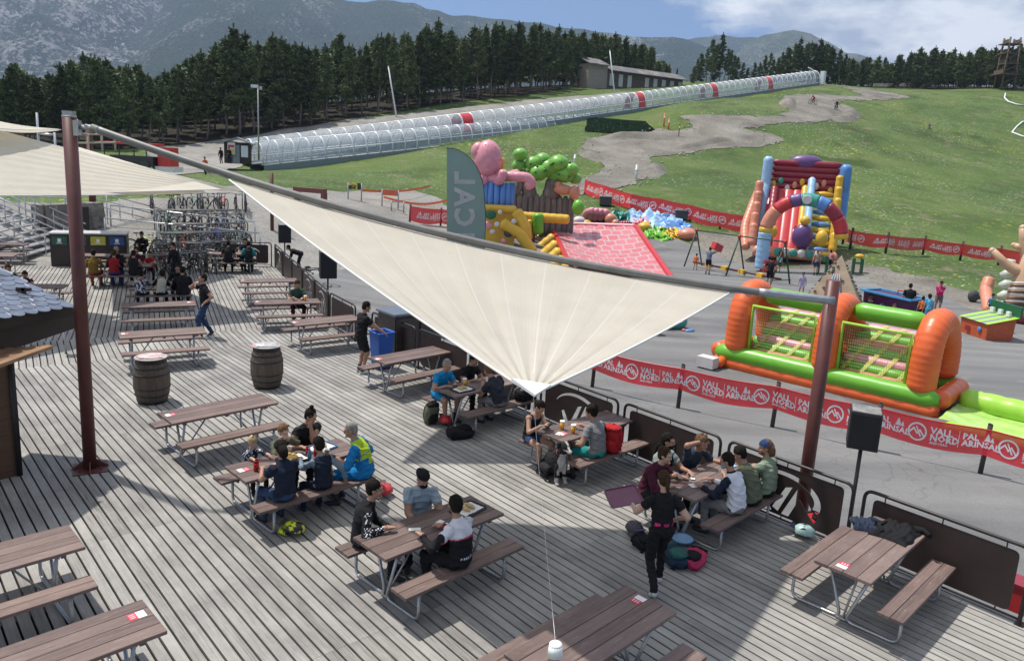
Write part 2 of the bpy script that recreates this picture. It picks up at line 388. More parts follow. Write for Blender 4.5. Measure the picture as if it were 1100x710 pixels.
def asphalt_cracks(mt):
    t = mt.node_tree; N = t.nodes; K = t.links.new; b = N['Principled BSDF']; src = b.inputs['Base Color'].links[0].from_socket
    c = N.new('ShaderNodeTexCoord'); nz = N.new('ShaderNodeTexNoise'); nz.inputs['Scale'].default_value = 1.3; nz.inputs['Detail'].default_value = 5; K(c.outputs['Object'], nz.inputs['Vector'])
    mx = N.new('ShaderNodeMixRGB'); mx.inputs[0].default_value = .22; K(c.outputs['Object'], mx.inputs[1]); K(nz.outputs['Color'], mx.inputs[2])
    v = N.new('ShaderNodeTexVoronoi'); v.feature = 'DISTANCE_TO_EDGE'; v.inputs['Scale'].default_value = 2.1; K(mx.outputs[0], v.inputs['Vector'])
    r = N.new('ShaderNodeValToRGB'); r.color_ramp.elements[0].position = .0; r.color_ramp.elements[0].color = (.72, .72, .72, 1); r.color_ramp.elements[1].position = .022; r.color_ramp.elements[1].color = (1, 1, 1, 1); K(v.outputs[0], r.inputs[0])
    g = N.new('ShaderNodeTexNoise'); g.inputs['Scale'].default_value = .13; g.inputs['Detail'].default_value = 3; K(c.outputs['Object'], g.inputs['Vector'])
    gr = N.new('ShaderNodeValToRGB'); gr.color_ramp.elements[0].position = .45; gr.color_ramp.elements[1].position = .55; K(g.outputs[0], gr.inputs[0])
    a = N.new('ShaderNodeMixRGB'); K(gr.outputs[0], a.inputs[0]); a.inputs[1].default_value = (1, 1, 1, 1); K(r.outputs[0], a.inputs[2])
    # worn wheel tracks and patches
    mp_ = N.new('ShaderNodeMapping'); mp_.inputs['Rotation'].default_value = (0, 0, .6); mp_.inputs['Scale'].default_value = (.05, .7, 1); K(c.outputs['Object'], mp_.inputs[0]); tn = N.new('ShaderNodeTexNoise'); tn.inputs['Scale'].default_value = 1.5; tn.inputs['Detail'].default_value = 6; K(mp_.outputs[0], tn.inputs['Vector'])
    tr = N.new('ShaderNodeValToRGB'); tr.color_ramp.elements[0].position = .35; tr.color_ramp.elements[0].color = (.80, .80, .81, 1); tr.color_ramp.elements[1].position = .62; tr.color_ramp.elements[1].color = (1.12, 1.12, 1.1, 1); K(tn.outputs[0], tr.inputs[0])
    m1 = N.new('ShaderNodeMixRGB'); m1.blend_type = 'MULTIPLY'; m1.inputs[0].default_value = 1; K(src, m1.inputs[1]); K(a.outputs[0], m1.inputs[2])
    m2 = N.new('ShaderNodeMixRGB'); m2.blend_type = 'MULTIPLY'; m2.inputs[0].default_value = 1; K(m1.outputs[0], m2.inputs[1]); K(tr.outputs[0], m2.inputs[2]); K(m2.outputs[0], b.inputs['Base Color'])
ASPH = groundmat('asphalt', [(.3, (.15, .15, .152)), (.5, (.18, .18, .18)), (.75, (.215, .215, .212))], .16, specks=[(.7, .60, .66, (.21, .205, .2), .09, .45, .6), (.35, .62, .68, (.10, .10, .105), .05, .4, .6)], rough=.9, bump=.08, fine=25, gr=(.86, 1.12))

asphalt_cracks(ASPH)
def terrain():
    xs = np.concatenate([np.arange(-190, -60, 5), np.arange(-60, 130, 2.), np.arange(130, 260, 5)])
    ys = np.concatenate([np.arange(-20, 8, 4), np.arange(8, 240, 2.), np.arange(240, 380, 5)])
    X, Y = np.meshgrid(xs, ys); Z = tz_arr(X, Y).reshape(X.shape)
    for i in range(X.shape[0]):
        for j in range(X.shape[1]):
            if Y[i, j] > 62: Z[i, j] += .30*noise.noise(Vector((X[i, j]*.12, Y[i, j]*.12, 0))) * min(1, (Y[i, j]-62)/20)*.6
    nx = len(xs); vs = np.c_[X.ravel(), Y.ravel(), Z.ravel()]
    mb = MB(); mb.add(vs.tolist(), [(i*nx+j, i*nx+j+1, (i+1)*nx+j+1, (i+1)*nx+j) for i in range(len(ys)-1) for j in range(nx-1)], smooth=True)
    return mb.build('ground', GRASS, kind='structure')
terrain()

def drape(name, poly, mat, lift, cell=1.5, jit=.25, jf=.8, kind='structure', tris=True, **kw):
    """sheet lying on the land inside an outline with an irregular edge"""
    pts = []
    n = len(poly)
    for i in range(n):
        a = Vector(poly[i][:2]); b = Vector(poly[(i+1) % n][:2]); k = max(1, int((b-a).length/cell))
        for j in range(k):
            p = a.lerp(b, j/k)
            q = Vector((noise.noise(Vector((p.x*jf, p.y*jf, 3))), noise.noise(Vector((p.x*jf, p.y*jf, 9)))))*jit*2
            pts.append(p+q)
    arr = np.array([tuple(p) for p in pts]); nb = len(pts)
    x0, y0 = arr.min(0); x1, y1 = arr.max(0)
    gx, gy = np.meshgrid(np.arange(x0, x1, cell), np.arange(y0, y1, cell)); gx = gx.ravel(); gy = gy.ravel()
    ins = np.zeros(len(gx), bool)
    for i in range(nb):
        xa, ya = arr[i]; xb, yb = arr[(i+1) % nb]
        c = ((ya > gy) != (yb > gy)); 
        with np.errstate(divide='ignore', invalid='ignore'): c &= gx < (xb-xa)*(gy-ya)/(yb-ya)+xa
        ins ^= c
    allp = [Vector(p) for p in arr.tolist()] + [Vector((a, b)) for a, b in zip(gx[ins], gy[ins])]
    vo, eo, fo, *_ = delaunay_2d_cdt(allp, [(i, (i+1) % nb) for i in range(nb)], [], 1, 1e-4)
    Z = tz_arr([v.x for v in vo], [v.y for v in vo])
    # follow the meadow's small bumps
    vs = []
    for v, z in zip(vo, Z):
        if v.y > 62: z += .30*noise.noise(Vector((v.x*.12, v.y*.12, 0)))*min(1, (v.y-62)/20)*.6
        vs.append((v.x, v.y, z+lift))
    fs = []
    for f in fo:
        a, b, c = (vo[i] for i in f[:3])
        fs.append(tuple(f) if (b-a).cross(c-a) > 0 else tuple(f)[::-1])
    mb = MB(); mb.add(vs, fs, smooth=True)
    return mb.build(name, mat, kind=kind, **kw)
def PG(pts): return [G(*p) for p in pts]

drape('gravel_yard', [(-60, 20), (-16, 20), (-3, 20), (4, 40)] + [tuple(p[:2]) for p in PG([(600,262),(560,250),(500,235),(470,212),(440,204),(372,207),(330,204),(262,200),(195,204),(190,214),(105,219)])] + [(-60, 52)], GRAVEL, .03, cell=1.4, jit=.5)
drape('dirt_strip', PG([(735,246),(775,250),(815,262),(880,279),(925,283),(962,295),(1000,299),(1050,317),(1085,329),(1110,336),(1110,352),(1040,338),(1000,324),(930,306),(812,292),(745,268)]), DIRT, .03, jit=.6, cell=1.2)
drape('parking_lot', [tuple(p[:2]) for p in PG([(480,272),(560,257),(640,246),(700,243),(745,264),(812,288),(900,290),(930,302),(960,313),(1010,318),(1045,334),(1100,345),(1180,366)])] + [(45, 10), (45, -12), (-6, -12), (-6, 14), (-8, 24), (-9.5, 34)], ASPH, .06, cell=1.3, jit=.2)
for pts in ([(697,298),(711,295)], [(703,301),(712,298)], [(1022,375),(1032,366)]):
    a, b_ = gp(*pts[0], -1.3), gp(*pts[1], -1.3); m_ = MB(); d = (b_-a).normalized(); sd_ = Vector((-d.y, d.x, 0))*.07
    m_.add([Vector((q.x, q.y, tz(q.x, q.y)+.075)) for q in (a-sd_, b_-sd_, b_+sd_, a+sd_)], [(0, 1, 2, 3)]); m_.build('painted_line', pmat('road_paint', (.6, .6, .58), .7), kind='structure')
TRAIL = [(624,158),(634,150),(654,146),(693,147.5),(703,138),(733,141),(745,138),(733,126),(749,123.5),(782,125),(820,125.5),(835,125),(848,120),(842,104),(853,102),(909,103),(929,104),(904,94.8),(929,95.5),(962,101),(978,105.5),(942,107.5),(904,108),(896,112),(917,121),(914,126),(884,131),(820,136),(800,139),(820,142),(845,149),(838,154),(820,158),(769,160),(728,165.5),(695,169),(703,180),(698,190),(682,198),(660,203),(642,208),(618,212),(612,200),(624,193),(642,188),(652,181),(648,172),(632,166)]
drape('bike_trail', PG(TRAIL), DIRT, .07, cell=1.1, jit=.65, jf=1.1)
drape('gravel_road', PG([(160,160),(240,149),(300,139.5),(346,131.5),(400,127),(423,124.5),(500,116),(560,109),(620,103),(650,101),(690,99),(690,106),(650,115),(560,128),(500,139),(430,151),(330,166),(262,178),(180,190)]), GRAVEL, .06, cell=2.2, jit=.6)
# a raised lip of earth on the berms of the bike trail
mb = MB()
for pts, hgt in [([(640,150),(665,146.5),(690,148),(715,149),(745,152)], .9), ([(628,160),(634,168),(648,176)], .7), ([(850,104),(846,112),(850,119)], .9), ([(905,112),(916,120),(912,127),(890,131)], .8), ([(700,174),(704,183),(696,192)], .8), ([(800,147),(760,153),(720,160)], .6)]:
    P = PG(pts); Q = []
    for i in range(len(P)-1):
        for k in range(6): Q.append(P[i].lerp(P[i+1], k/6))
    Q.append(P[-1])
    def fn(u, v, Q=Q, hgt=hgt):
        i = min(int(u*(len(Q)-1)), len(Q)-2); t = u*(len(Q)-1)-i; p = Q[i].lerp(Q[i+1], t); d = (Q[i+1]-Q[i]).normalized(); sd = Vector((-d.y, d.x, 0)); w_ = (v-.5)*3.2
        e = math.sin(PI*min(1, max(0, u)))
        q = p+sd*w_; return Vector((q.x, q.y, tz(q.x, q.y)-.1+hgt*e*max(0, math.cos((v-.5)*PI))**1.3+.08*noise.noise(q*.9)))
    mb.grid(fn, 30, 8)
mb.build('trail_berm', DIRT, kind='structure')
# white flowering strip and bleached lines on the far slope
NET = pmat('shade_net', (.008, .016, .009), 1, var=.4, spec=0, scale=.8)
q = PG([(629,126),(693,131),(703,139),(688,145.5),(652,144.5),(629,142)])
drape('dark_pond_net', q, NET, .12, cell=2, jit=.3, kind=None, label='dark green ground net lying beside the end of the short glass tunnel', cat='net')

# tufts and flowers over the nearer meadow, stones along the trail
def in_poly(x, y, P_):
    c = False
    for i in range(len(P_)):
        (xa, ya), (xb, yb) = P_[i], P_[i-1]
        if (ya > y) != (yb > y) and x < (xb-xa)*(y-ya)/(yb-ya)+xa: c = not c
    return c
TP = [tuple(p[:2]) for p in PG(TRAIL)]
LOTP = [tuple(p[:2]) for p in PG([(480,272),(560,257),(640,246),(700,243),(745,264),(812,288),(900,290),(930,302),(960,313),(1010,318),(1045,334),(1100,345),(1180,366)])]+[(45, 10), (0, 10)]
GVP = [tuple(p[:2]) for p in PG([(600,262),(560,250),(500,235),(470,212),(440,204),(372,207),(330,204),(262,200),(195,204)])]+[(-60, 52), (-60, 20), (4, 40)]
r_ = random.Random(11); tv = []; tf = []; fv = []; ff = []; P_ = []
while len(P_) < 17000:
    px, py = r_.uniform(380, 1130), r_.uniform(98, 345); D_ = r_.uniform(50, 175)
    az = math.atan2(px-550, 824); x, y = D_*math.sin(az), D_*math.cos(az)
    if y < 45 or in_poly(x, y, LOTP) or in_poly(x, y, GVP) or in_poly(x, y, TP): continue
    if noise.noise(Vector((x*.09, y*.09, 2))) + r_.uniform(-.5, .5) < -.1: continue
    P_.append((x, y))
Z_ = tz_arr([p[0] for p in P_], [p[1] for p in P_])
for (x, y), z in zip(P_, Z_):
    if y > 62: z += .30*noise.noise(Vector((x*.12, y*.12, 0)))*min(1, (y-62)/20)*.6
    h = r_.uniform(.05, .13); flower = noise.noise(Vector((x*.07, y*.07, 8)))+r_.uniform(-.25, .25) > .12
    if flower and r_.random() < .6:
        o_ = len(fv); w_ = r_.uniform(.03, .06); c_ = Vector((x, y, z+.14)); fv += [c_+Vector((-w_, 0, 0)), c_+Vector((0, 0, w_)), c_+Vector((w_, 0, 0)), c_+Vector((0, 0, -w_))]; ff.append((o_, o_+3, o_+2, o_+1)); continue
mb = MB(); mb.add(fv, ff); mb.build('meadow_flowers', pmat('white_petal', (.55, .55, .45), .8, var=.2), kind='stuff', label='tiny white flowers scattered in the meadow grass')
mb = MB(); k = 0
for i in range(len(TP)):
    (xa, ya), (xb, yb) = TP[i], TP[(i+1) % len(TP)]; n_ = int(math.hypot(xb-xa, yb-ya)*1.6)
    for j in range(n_):
        t_ = r_.random(); x, y = xa+(xb-xa)*t_+r_.gauss(0, .8), ya+(yb-ya)*t_+r_.gauss(0, .8); s__ = r_.uniform(.05, .2); mb.ball((x, y, tz(x, y)+.1), (s__, s__*.8, s__*.6), 5, nz=.4, seed=i+j, smooth=False)
mb.build('trail_gravel', pmat('stone_grey', (.42, .40, .36), .9, var=.3, scale=1), kind='stuff', label='loose stones along the edges of the bike trail')
# ---------------------------------------------------------------- mountains
def mountmat(name, lo, hi, veg, vegthr, sc=.004):
    mt = bpy.data.materials.new(name); mt.use_nodes = True; t = mt.node_tree; N = t.nodes; K = t.links.new
    b = N['Principled BSDF']; b.inputs['Roughness'].default_value = 1; b.inputs['Specular IOR Level'].default_value = .05
    c = N.new('ShaderNodeTexCoord'); mp_ = N.new('ShaderNodeMapping'); mp_.inputs['Scale'].default_value = (1, .8, .55); K(c.outputs['Object'], mp_.inputs[0])
    def noi(s_, d, r_=.65, di=0):
        n = N.new('ShaderNodeTexNoise'); n.inputs['Scale'].default_value = s_; n.inputs['Detail'].default_value = d; n.inputs['Roughness'].default_value = r_; n.inputs['Distortion'].default_value = di; K(mp_.outputs[0], n.inputs['Vector']); return n.outputs[0]
    def ramp(x, st):
        r_ = N.new('ShaderNodeValToRGB'); r_.color_ramp.elements[0].position = st[0][0]; r_.color_ramp.elements[0].color = (*st[0][1], 1); r_.color_ramp.elements[1].position = st[1][0]; r_.color_ramp.elements[1].color = (*st[1][1], 1); K(x, r_.inputs[0]); return r_.outputs[0]
    rock = ramp(noi(sc*4, 12, .7), [(.35, lo), (.65, hi)])
    vg = ramp(noi(sc*38, 5, .75), [(.40, tuple(x*.35 for x in veg)), (.62, tuple(x*2.1 for x in veg))])
    a = N.new('ShaderNodeMath'); a.operation = 'ADD'; K(noi(sc*.9, 9, .72, .5), a.inputs[0])
    m1 = N.new('ShaderNodeMath'); m1.operation = 'MULTIPLY_ADD'; K(noi(sc*22, 5, .7), m1.inputs[0]); m1.inputs[1].default_value = .95; m1.inputs[2].default_value = -.46; K(m1.outputs[0], a.inputs[1])
    f = ramp(a.outputs[0], [(vegthr, (0, 0, 0)), (vegthr+.05, (1, 1, 1))])
    mx = N.new('ShaderNodeMixRGB'); K(f, mx.inputs[0]); K(rock, mx.inputs[2]); K(vg, mx.inputs[1]); K(mx.outputs[0], b.inputs['Base Color'])
    bb = N.new('ShaderNodeBump'); bb.inputs['Strength'].default_value = 1; bb.inputs['Distance'].default_value = 32; K(noi(sc*10, 10, .7), bb.inputs['Height']); K(bb.outputs[0], b.inputs['Normal'])
    return mt
def mountain(name, prof, D, mat, base=-60, near=.5, amp=90, seed=0, n=360, m_=90):
    xs = [p[0] for p in prof]; ys = [p[1] for p in prof]
    def fn(u, v):
        px = xs[0]+(xs[-1]-xs[0])*u; py = float(np.interp(px, xs, ys)); top = at(px, py, D); dx = Vector((top.x, top.y, 0))
        k = near+(1.25-near)*v; s = min(1, (k-near)/(1-near)); P = dx*k
        zr = top.z-base
        if k <= 1: z = base+zr*(s**1.15)
        else: z = base+zr*(1-(k-1)*2.2)
        q = Vector((P.x, P.y, 0))*.0011+Vector((seed, 0, 0)); rd = 0; am = 1; fr = 1
        for o_ in range(5):
            rd += am*(1-abs(noise.noise(q*fr+Vector((0, 0, o_*7))))*2.4); am *= .5; fr *= 2.1
        z += amp*(rd-1.1)*(4*s*(1-s)*.8 + .10*(s > .97)) if k <= 1 else amp*.1*(rd-1.1)
        z += 10*noise.noise(Vector((P.x, P.y, 5))*.009)*s
        return Vector((P.x, P.y, z))
    mb = MB(); mb.grid(fn, n, m_); return mb.build(name, mat, kind='structure')
MR = mountmat('mountain_rock', (.13, .125, .13), (.46, .44, .45), (.030, .048, .034), .515)
MF = mountmat('mountain_forest', (.14, .15, .14), (.30, .31, .30), (.030, .050, .030), .60, .005)
MG = mountmat('mountain_green', (.10, .12, .08), (.20, .20, .16), (.045, .065, .03), .5, .004)
mountain('mountain_peak', [(-300,-230),(0,-150),(100,-120),(200,-75),(260,-10),(330,40)], 4000, MR, seed=1, amp=170)
mountain('mountain_spur', [(20,110),(60,82),(115,58),(135,42),(160,22),(185,0),(230,-28),(300,-25),(355,-6),(372,1),(392,3),(423,0),(446,4),(458,10),(471,10),(486,15),(524,20),(550,23),(600,30),(650,34),(698,39),(723,38),(741,41),(770,52),(820,75),(880,100)], 2900, MF, seed=5, amp=75, n=460)
mountain('mountain_ridge', [(560,90),(640,60),(700,50),(759,39),(769,37),(794,38),(820,38),(840,40)], 4100, MF, seed=9, amp=120)
mountain('mountain_dome', [(740,80),(800,48),(820,39),(853,34),(871,36),(891,46),(909,56),(922,57),(940,64),(1000,78),(1100,92),(1250,110)], 3800, MG, seed=13, amp=70)
mb = MB()
mb.add([(-9000, -2000, -70), (9000, -2000, -70), (9000, 9000, -70), (-9000, 9000, -70)], [(0, 1, 2, 3)])
mb.build('valley_floor', MG, kind='structure')
# the air between here and the mountains
mb = MB(); mb.box((0, 2650, 710), (8200, 5700, 1564))
hz = bpy.data.materials.new('air'); hz.use_nodes = True; t = hz.node_tree; t.nodes.clear()
pv = t.nodes.new('ShaderNodeVolumePrincipled'); pv.inputs['Color'].default_value = (.56, .72, 1, 1); pv.inputs['Density'].default_value = 1.4e-4; pv.inputs['Anisotropy'].default_value = .2
oo = t.nodes.new('ShaderNodeOutputMaterial'); t.links.new(pv.outputs[0], oo.inputs['Volume'])
mb.build('haze', hz, kind='stuff', label='thin blue haze in front of the distant mountains')

# ---------------------------------------------------------------- pines
BARK = pmat('pine_bark', (.16, .13, .11), .9, var=.3, scale=3)
def leafmat(name, base, var=.45):
    mt = bpy.data.materials.new(name); mt.use_nodes = True; t = mt.node_tree; N = t.nodes; K = t.links.new
    b = N['Principled BSDF']; b.inputs['Roughness'].default_value = .7; b.inputs['Specular IOR Level'].default_value = .25
    c = N.new('ShaderNodeTexCoord'); oi = N.new('ShaderNodeObjectInfo')
    n = N.new('ShaderNodeTexNoise'); n.inputs['Scale'].default_value = 1.1; n.inputs['Detail'].default_value = 6; n.inputs['Roughness'].default_value = .7; K(c.outputs['Object'], n.inputs['Vector'])
    a = N.new('ShaderNodeMath'); a.operation = 'MULTIPLY_ADD'; K(oi.outputs['Random'], a.inputs[0]); a.inputs[1].default_value = .35; K(n.outputs[0], a.inputs[2])
    r_ = N.new('ShaderNodeValToRGB'); r_.color_ramp.elements[0].position = .4; r_.color_ramp.elements[0].color = (*[x*(1-var) for x in base], 1); r_.color_ramp.elements[1].position = .95; r_.color_ramp.elements[1].color = (*[x*(1+var*1.4) for x in base], 1)
    K(a.outputs[0], r_.inputs[0]); K(r_.outputs[0], b.inputs['Base Color'])
    b.inputs['Subsurface Weight'].default_value = 0
    return mt
NEEDLE = leafmat('pine_needles', (.092, .118, .046), .55)
def make_pine(seed, H, bare, rad, lean=0, dens=1.):
    r_ = random.Random(seed); root = thing('pine_tree', 'pine', 'pine tree', (0, 0, -200))
    tr = MB(); pts = []; k = 9
    for i in range(k+1):
        z = H*i/k*.97; pts.append(Vector((lean*z/H*1.2+.12*math.sin(i*1.3+seed), .12*math.cos(i*1.7+seed), z-.3)))
    tr.tube(pts, [.17*(1-i/k*.85)*(H/13) for i in range(k+1)], 7)
    cr_ = MB(); vs = []; fs = []
    def tp(z):
        i = min(int(z/H*k), k-1); return pts[i].lerp(pts[i+1], z/H*k-i)
    nb = int(58*dens)
    for i in range(nb):
        f = (i+r_.random())/nb; z = H*(bare+(1-bare)*f)
        if r_.random() < .12: continue
        prof = (min(1, (f+.12)*3.0))*(1-f)**.85
        Lb = rad*prof*(.55+.6*r_.random())+.25; a = r_.random()*2*PI; up = .12+.55*f
        o = tp(min(z, H*.96)); d = Vector((math.cos(a), math.sin(a), up*.5)).normalized()
        tr.tube([o, o+d*Lb*.8], [.035, .012], 4, caps=False)
        nt_ = int(6+Lb*7.5)
        for j in range(nt_):
            s_ = (.25+.8*(j+r_.random())/nt_); c = o+d*Lb*s_+Vector((r_.gauss(0, .18), r_.gauss(0, .18), r_.gauss(0, .12)+.1))
            for q in range(5):
                dd = Vector((r_.gauss(0, 1), r_.gauss(0, 1), r_.gauss(.35, .7))).normalized(); sd = dd.orthogonal().normalized(); sd.rotate(Matrix.Rotation(r_.random()*6.28, 3, dd)); l_ = .26+.22*r_.random()
                b_ = len(vs); vs += [c-sd*.10, c+sd*.10, c+dd*l_+sd*.03]; fs.append((b_, b_+1, b_+2))
    for i in range(26):
        z = H*(.93+.075*i/26); o = tp(min(z, H*.999))+Vector((0, 0, max(0, z-H*.97)))
        for q in range(4):
            dd = Vector((r_.gauss(0, .55), r_.gauss(0, .55), 1)).normalized(); sd = dd.orthogonal().normalized(); b_ = len(vs); vs += [o-sd*.07, o+sd*.07, o+dd*.34]; fs.append((b_, b_+1, b_+2))
    # dead lower twigs
    for i in range(14):
        z = H*(.15+bare*.8*r_.random()); a = r_.random()*6.28; o = tp(z); tr.tube([o, o+Vector((math.cos(a), math.sin(a), -.1))*(.5+r_.random()*.9)], [.02, .006], 3, caps=False)
    cr_.add(vs, fs)
    tr.build('trunk', BARK, root); cr_.build('crown', NEEDLE, root)
    return root
PINES = [make_pine(s, H, b, rd, ln, dn) for s, H, b, rd, ln, dn in [(1,13,.24,2.3,.3,1.4),(2,14.5,.30,2.2,-.2,1.4),(3,12,.12,2.5,.1,1.5),(4,15.5,.36,2.1,.4,1.4),(5,11,.08,2.3,0,1.5),(6,13.8,.26,2.6,-.4,1.4),(7,9.5,.08,2.1,0,1.4)]]
used = set()
def plant(px, D, s, kind=None, label=None, group='pines of the dark forest edge', x=None, y=None):
    p = at(px, 150, D) if x is None else Vector((x, y, 0))
    i = kind if kind is not None else rng.choice([0, 0, 1, 1, 2, 3, 3, 5, 5, 4])
    src = PINES[i]
    if i in used: o = copy_tree(src)
    else: o = src; used.add(i)
    o.location = (p.x, p.y, tz(p.x, p.y)-.15); o.rotation_euler = (rng.uniform(-.03, .03), rng.uniform(-.03, .03), rng.random()*6.28); o.scale = (s*rng.uniform(.9, 1.1),)*2+(s,)
    tag(o, label, 'pine tree', group)
    return o
# forest edge, left and middle: rows of trunks following the road; the crest line read off the photo
EDGE = [(-40,158,110),(60,156,110),(150,152,112),(210,146,116),(280,140,120),(350,130,125),(420,124,130),(480,112,136),(560,106,150),(620,98,168),(700,86,196),(735,82,205)]
TOPS = [(-40,85),(0,80),(20,62),(45,72),(60,72),(75,65),(100,52),(115,55),(130,66),(150,62),(165,85),(180,72),(210,54),(235,42),(258,28),(275,42),(300,32),(325,45),(345,38),(365,32),(380,50),(392,50),(405,32),(430,30),(455,26),(465,18),(490,32),(515,22),(545,24),(560,20),(585,26),(605,26),(625,35),(640,26),(665,38),(690,42),(700,60),(720,72),(740,60)]
ex = [e[0] for e in EDGE]
LBF = 'tall dark pine in the dense row of pines behind the gravel road'
LBB = 'dark pine deeper in the forest, only its top showing between nearer pines'
def ordn(i):
    i += 1; w_ = ['', 'first', 'second', 'third', 'fourth', 'fifth', 'sixth', 'seventh', 'eighth', 'ninth', 'tenth']
    return w_[i] if i <= 10 else '%d%s' % (i, 'th' if 10 < i % 100 < 14 else {1: 'st', 2: 'nd', 3: 'rd'}.get(i % 10, 'th'))
nfr = 0
for row, (dd, sp, jt) in enumerate([(0, 2.3, .8), (4, 2.6, 1.2), (8.5, 3.0, 1.6), (14, 3.4, 2.0)]):
    px = -45.
    while px < 722:
        D = float(np.interp(px, ex, [e[2] for e in EDGE]))+dd+rng.uniform(-jt, jt); ppm = 824/D
        p = at(px, 150, D); zb = tz(p.x, p.y)
        # height that reaches the photo's outline
        ty = float(np.interp(px, [t_[0] for t_ in TOPS], [t_[1] for t_ in TOPS]))
        ht = at(px, ty, D).z-zb
        k = rng.choice([0, 0, 1, 1, 2, 3, 3, 5, 5]); H = [13,14.5,12,15.5,11,13.8,9.5][k]
        s = ht/H*rng.uniform(.84, 1.04)
        if 632 < px < 740 and row == 0: pass
        else: plant(px, D, s, k, (ordn(nfr) + ' pine from the left in the front row of the forest edge') if row == 0 else LBB, 'tall pines in the front row of the forest' if row == 0 else 'pines standing deeper in the forest')
        nfr += row == 0
        px += sp*ppm*rng.uniform(.75, 1.25)
# middle clump and right-hand edge of the meadow
ncl = -1
for px, ty, D, k in [(738,70,190,6),(746,56,196,4),(757,40,198,5),(766,34,200,1),(775,52,200,0),(784,60,205,2),(795,72,212,6),(808,66,215,6),(818,55,214,2),(826,60,214,4),(834,48,213,5),(843,44,213,1),(850,38,213,3),(860,42,213,5),(868,40,214,0),(877,44,214,1),(884,48,214,5),(893,50,214,3),(901,60,214,2),(910,66,214,4),(742,62,198,2),(752,50,204,3),(761,46,206,4),(771,50,207,3),(780,58,209,4),(790,66,214,2),(802,66,218,4),(813,58,219,0),(822,62,218,2),(830,54,219,1),(838,50,220,4),(847,46,219,2),(856,44,219,4),(864,44,220,5),(873,45,220,2),(881,48,220,4),(889,52,220,2),(897,56,220,0),(906,62,220,4)]:
    p = at(px, ty, D); zb = tz(p.x, p.y); H = [13,14.5,12,15.5,11,13.8,9.5][k]; ncl += 1
    plant(px, D, (p.z-zb)/H, k, ordn(ncl)+' pine from the left in the loose clump above the top of the glass tunnel', 'pines clumped behind the upper tunnel')
TOPR = [(905,62),(925,56),(945,60),(960,56),(975,50),(985,46),(1000,50),(1020,52),(1035,46),(1050,50),(1062,46),(1075,44),(1085,46),(1110,42),(1140,44)]
nsk = 0
for row, (dd, sp) in enumerate([(4, 2.9), (9, 3.2), (15, 3.6)]):
    px = 905.
    while px < 1135:
        D = 226+dd+rng.uniform(-1.5, 1.5); ppm = 824/D; p = at(px, 95, D); zb = tz(p.x, p.y)
        ty = float(np.interp(px, [t_[0] for t_ in TOPR], [t_[1] for t_ in TOPR])); ht = at(px, ty, D).z-zb
        k = rng.choice([0, 2, 4, 5, 5, 6]); H = [13,14.5,12,15.5,11,13.8,9.5][k]
        plant(px, D, ht/H*rng.uniform(.82, 1.03), k, (ordn(nsk)+' pine from the left in the front row along the top of the meadow') if row == 0 else 'rounded dark pine deeper in the wood at the top edge of the meadow', 'pines along the top edge of the meadow')
        nsk += row == 0
        px += sp*ppm*rng.uniform(.7, 1.3)
SHADED_LITTER = groundmat('shaded_needle_litter', [(.3, (.020, .017, .011)), (.5, (.032, .028, .017)), (.75, (.05, .045, .026))], .3, fine=5)  # needle litter, darkened to carry the shade under the pines
fr_ = []
for px, py, D in [(-80,158,108),(0,157,108),(60,156,108),(150,152,110),(210,146,114),(280,140,118),(350,130,123),(420,124,128),(480,112,135),(560,106,149),(600,100,160),(640,94,176),(700,86,194)]: p = at(px, py, D); fr_.append((p.x, p.y))
bk = [(x-18, y+62) for x, y in fr_[::-1]]
drape('forest_floor', fr_+bk, SHADED_LITTER, .10, cell=3, jit=.9)
fr_ = []
for px in range(890, 1180, 30): p = at(px, 95, 229); fr_.append((p.x, p.y))
drape('forest_floor', fr_+[(x+8, y+50) for x, y in fr_[::-1]], SHADED_LITTER, .10, cell=3, jit=.9)
# the far depth of the wood reads as one dark mass of crowns and stems
def deep_wood(name, pts, label):
    r_ = random.Random(3); vs = []; fs = []; st = MB()
    for px, D, ty in pts:
        p = at(px, 150, D); zb = tz(p.x, p.y); H = max(6, at(px, ty, D).z-zb)*r_.uniform(.75, .98)
        st.tube([(p.x, p.y, zb-.5), (p.x, p.y, zb+H*.9)], [.16, .04], 5, caps=False)
        for i in range(640):
            f = r_.random()**.8; z = zb+H*(.10+.9*f); rad = 2.5*(1-f)**.6*(.4+.7*r_.random())+.1; a = r_.random()*6.28
            c = Vector((p.x+rad*math.cos(a), p.y+rad*math.sin(a), z)); dd = Vector((r_.gauss(0, 1), r_.gauss(0, 1), r_.gauss(.2, .7))).normalized(); sd = dd.orthogonal().normalized()
            b_ = len(vs); vs += [c-sd*.30, c+sd*.30, c+dd*.8]; fs.append((b_, b_+1, b_+2))
    n0 = len(st.f); st.add(vs, fs, 1)
    st.build(name, [BARK, NEEDLE], kind='stuff', label=label)
pts = []
for dd in (19, 25, 32, 40):
    px = -60.
    while px < 715:
        D = float(np.interp(px, ex, [e[2] for e in EDGE]))+dd+rng.uniform(-2, 2)
        pts.append((px, D, float(np.interp(px, [t_[0] for t_ in TOPS], [t_[1] for t_ in TOPS]))+6)); px += 3.6*824/D*rng.uniform(.8, 1.2)
deep_wood('far_forest', pts, 'dark mass of pines deep behind the forest edge')
pts = []
for dd in (21, 27):
    px = 895.
    while px < 1145:
        D = 226+dd+rng.uniform(-2, 2); pts.append((px, D, float(np.interp(px, [t_[0] for t_ in TOPR], [t_[1] for t_ in TOPR]))+5)); px += 3.8*824/D*rng.uniform(.8, 1.2)
deep_wood('far_forest', pts, 'dark mass of pines beyond the top of the meadow')
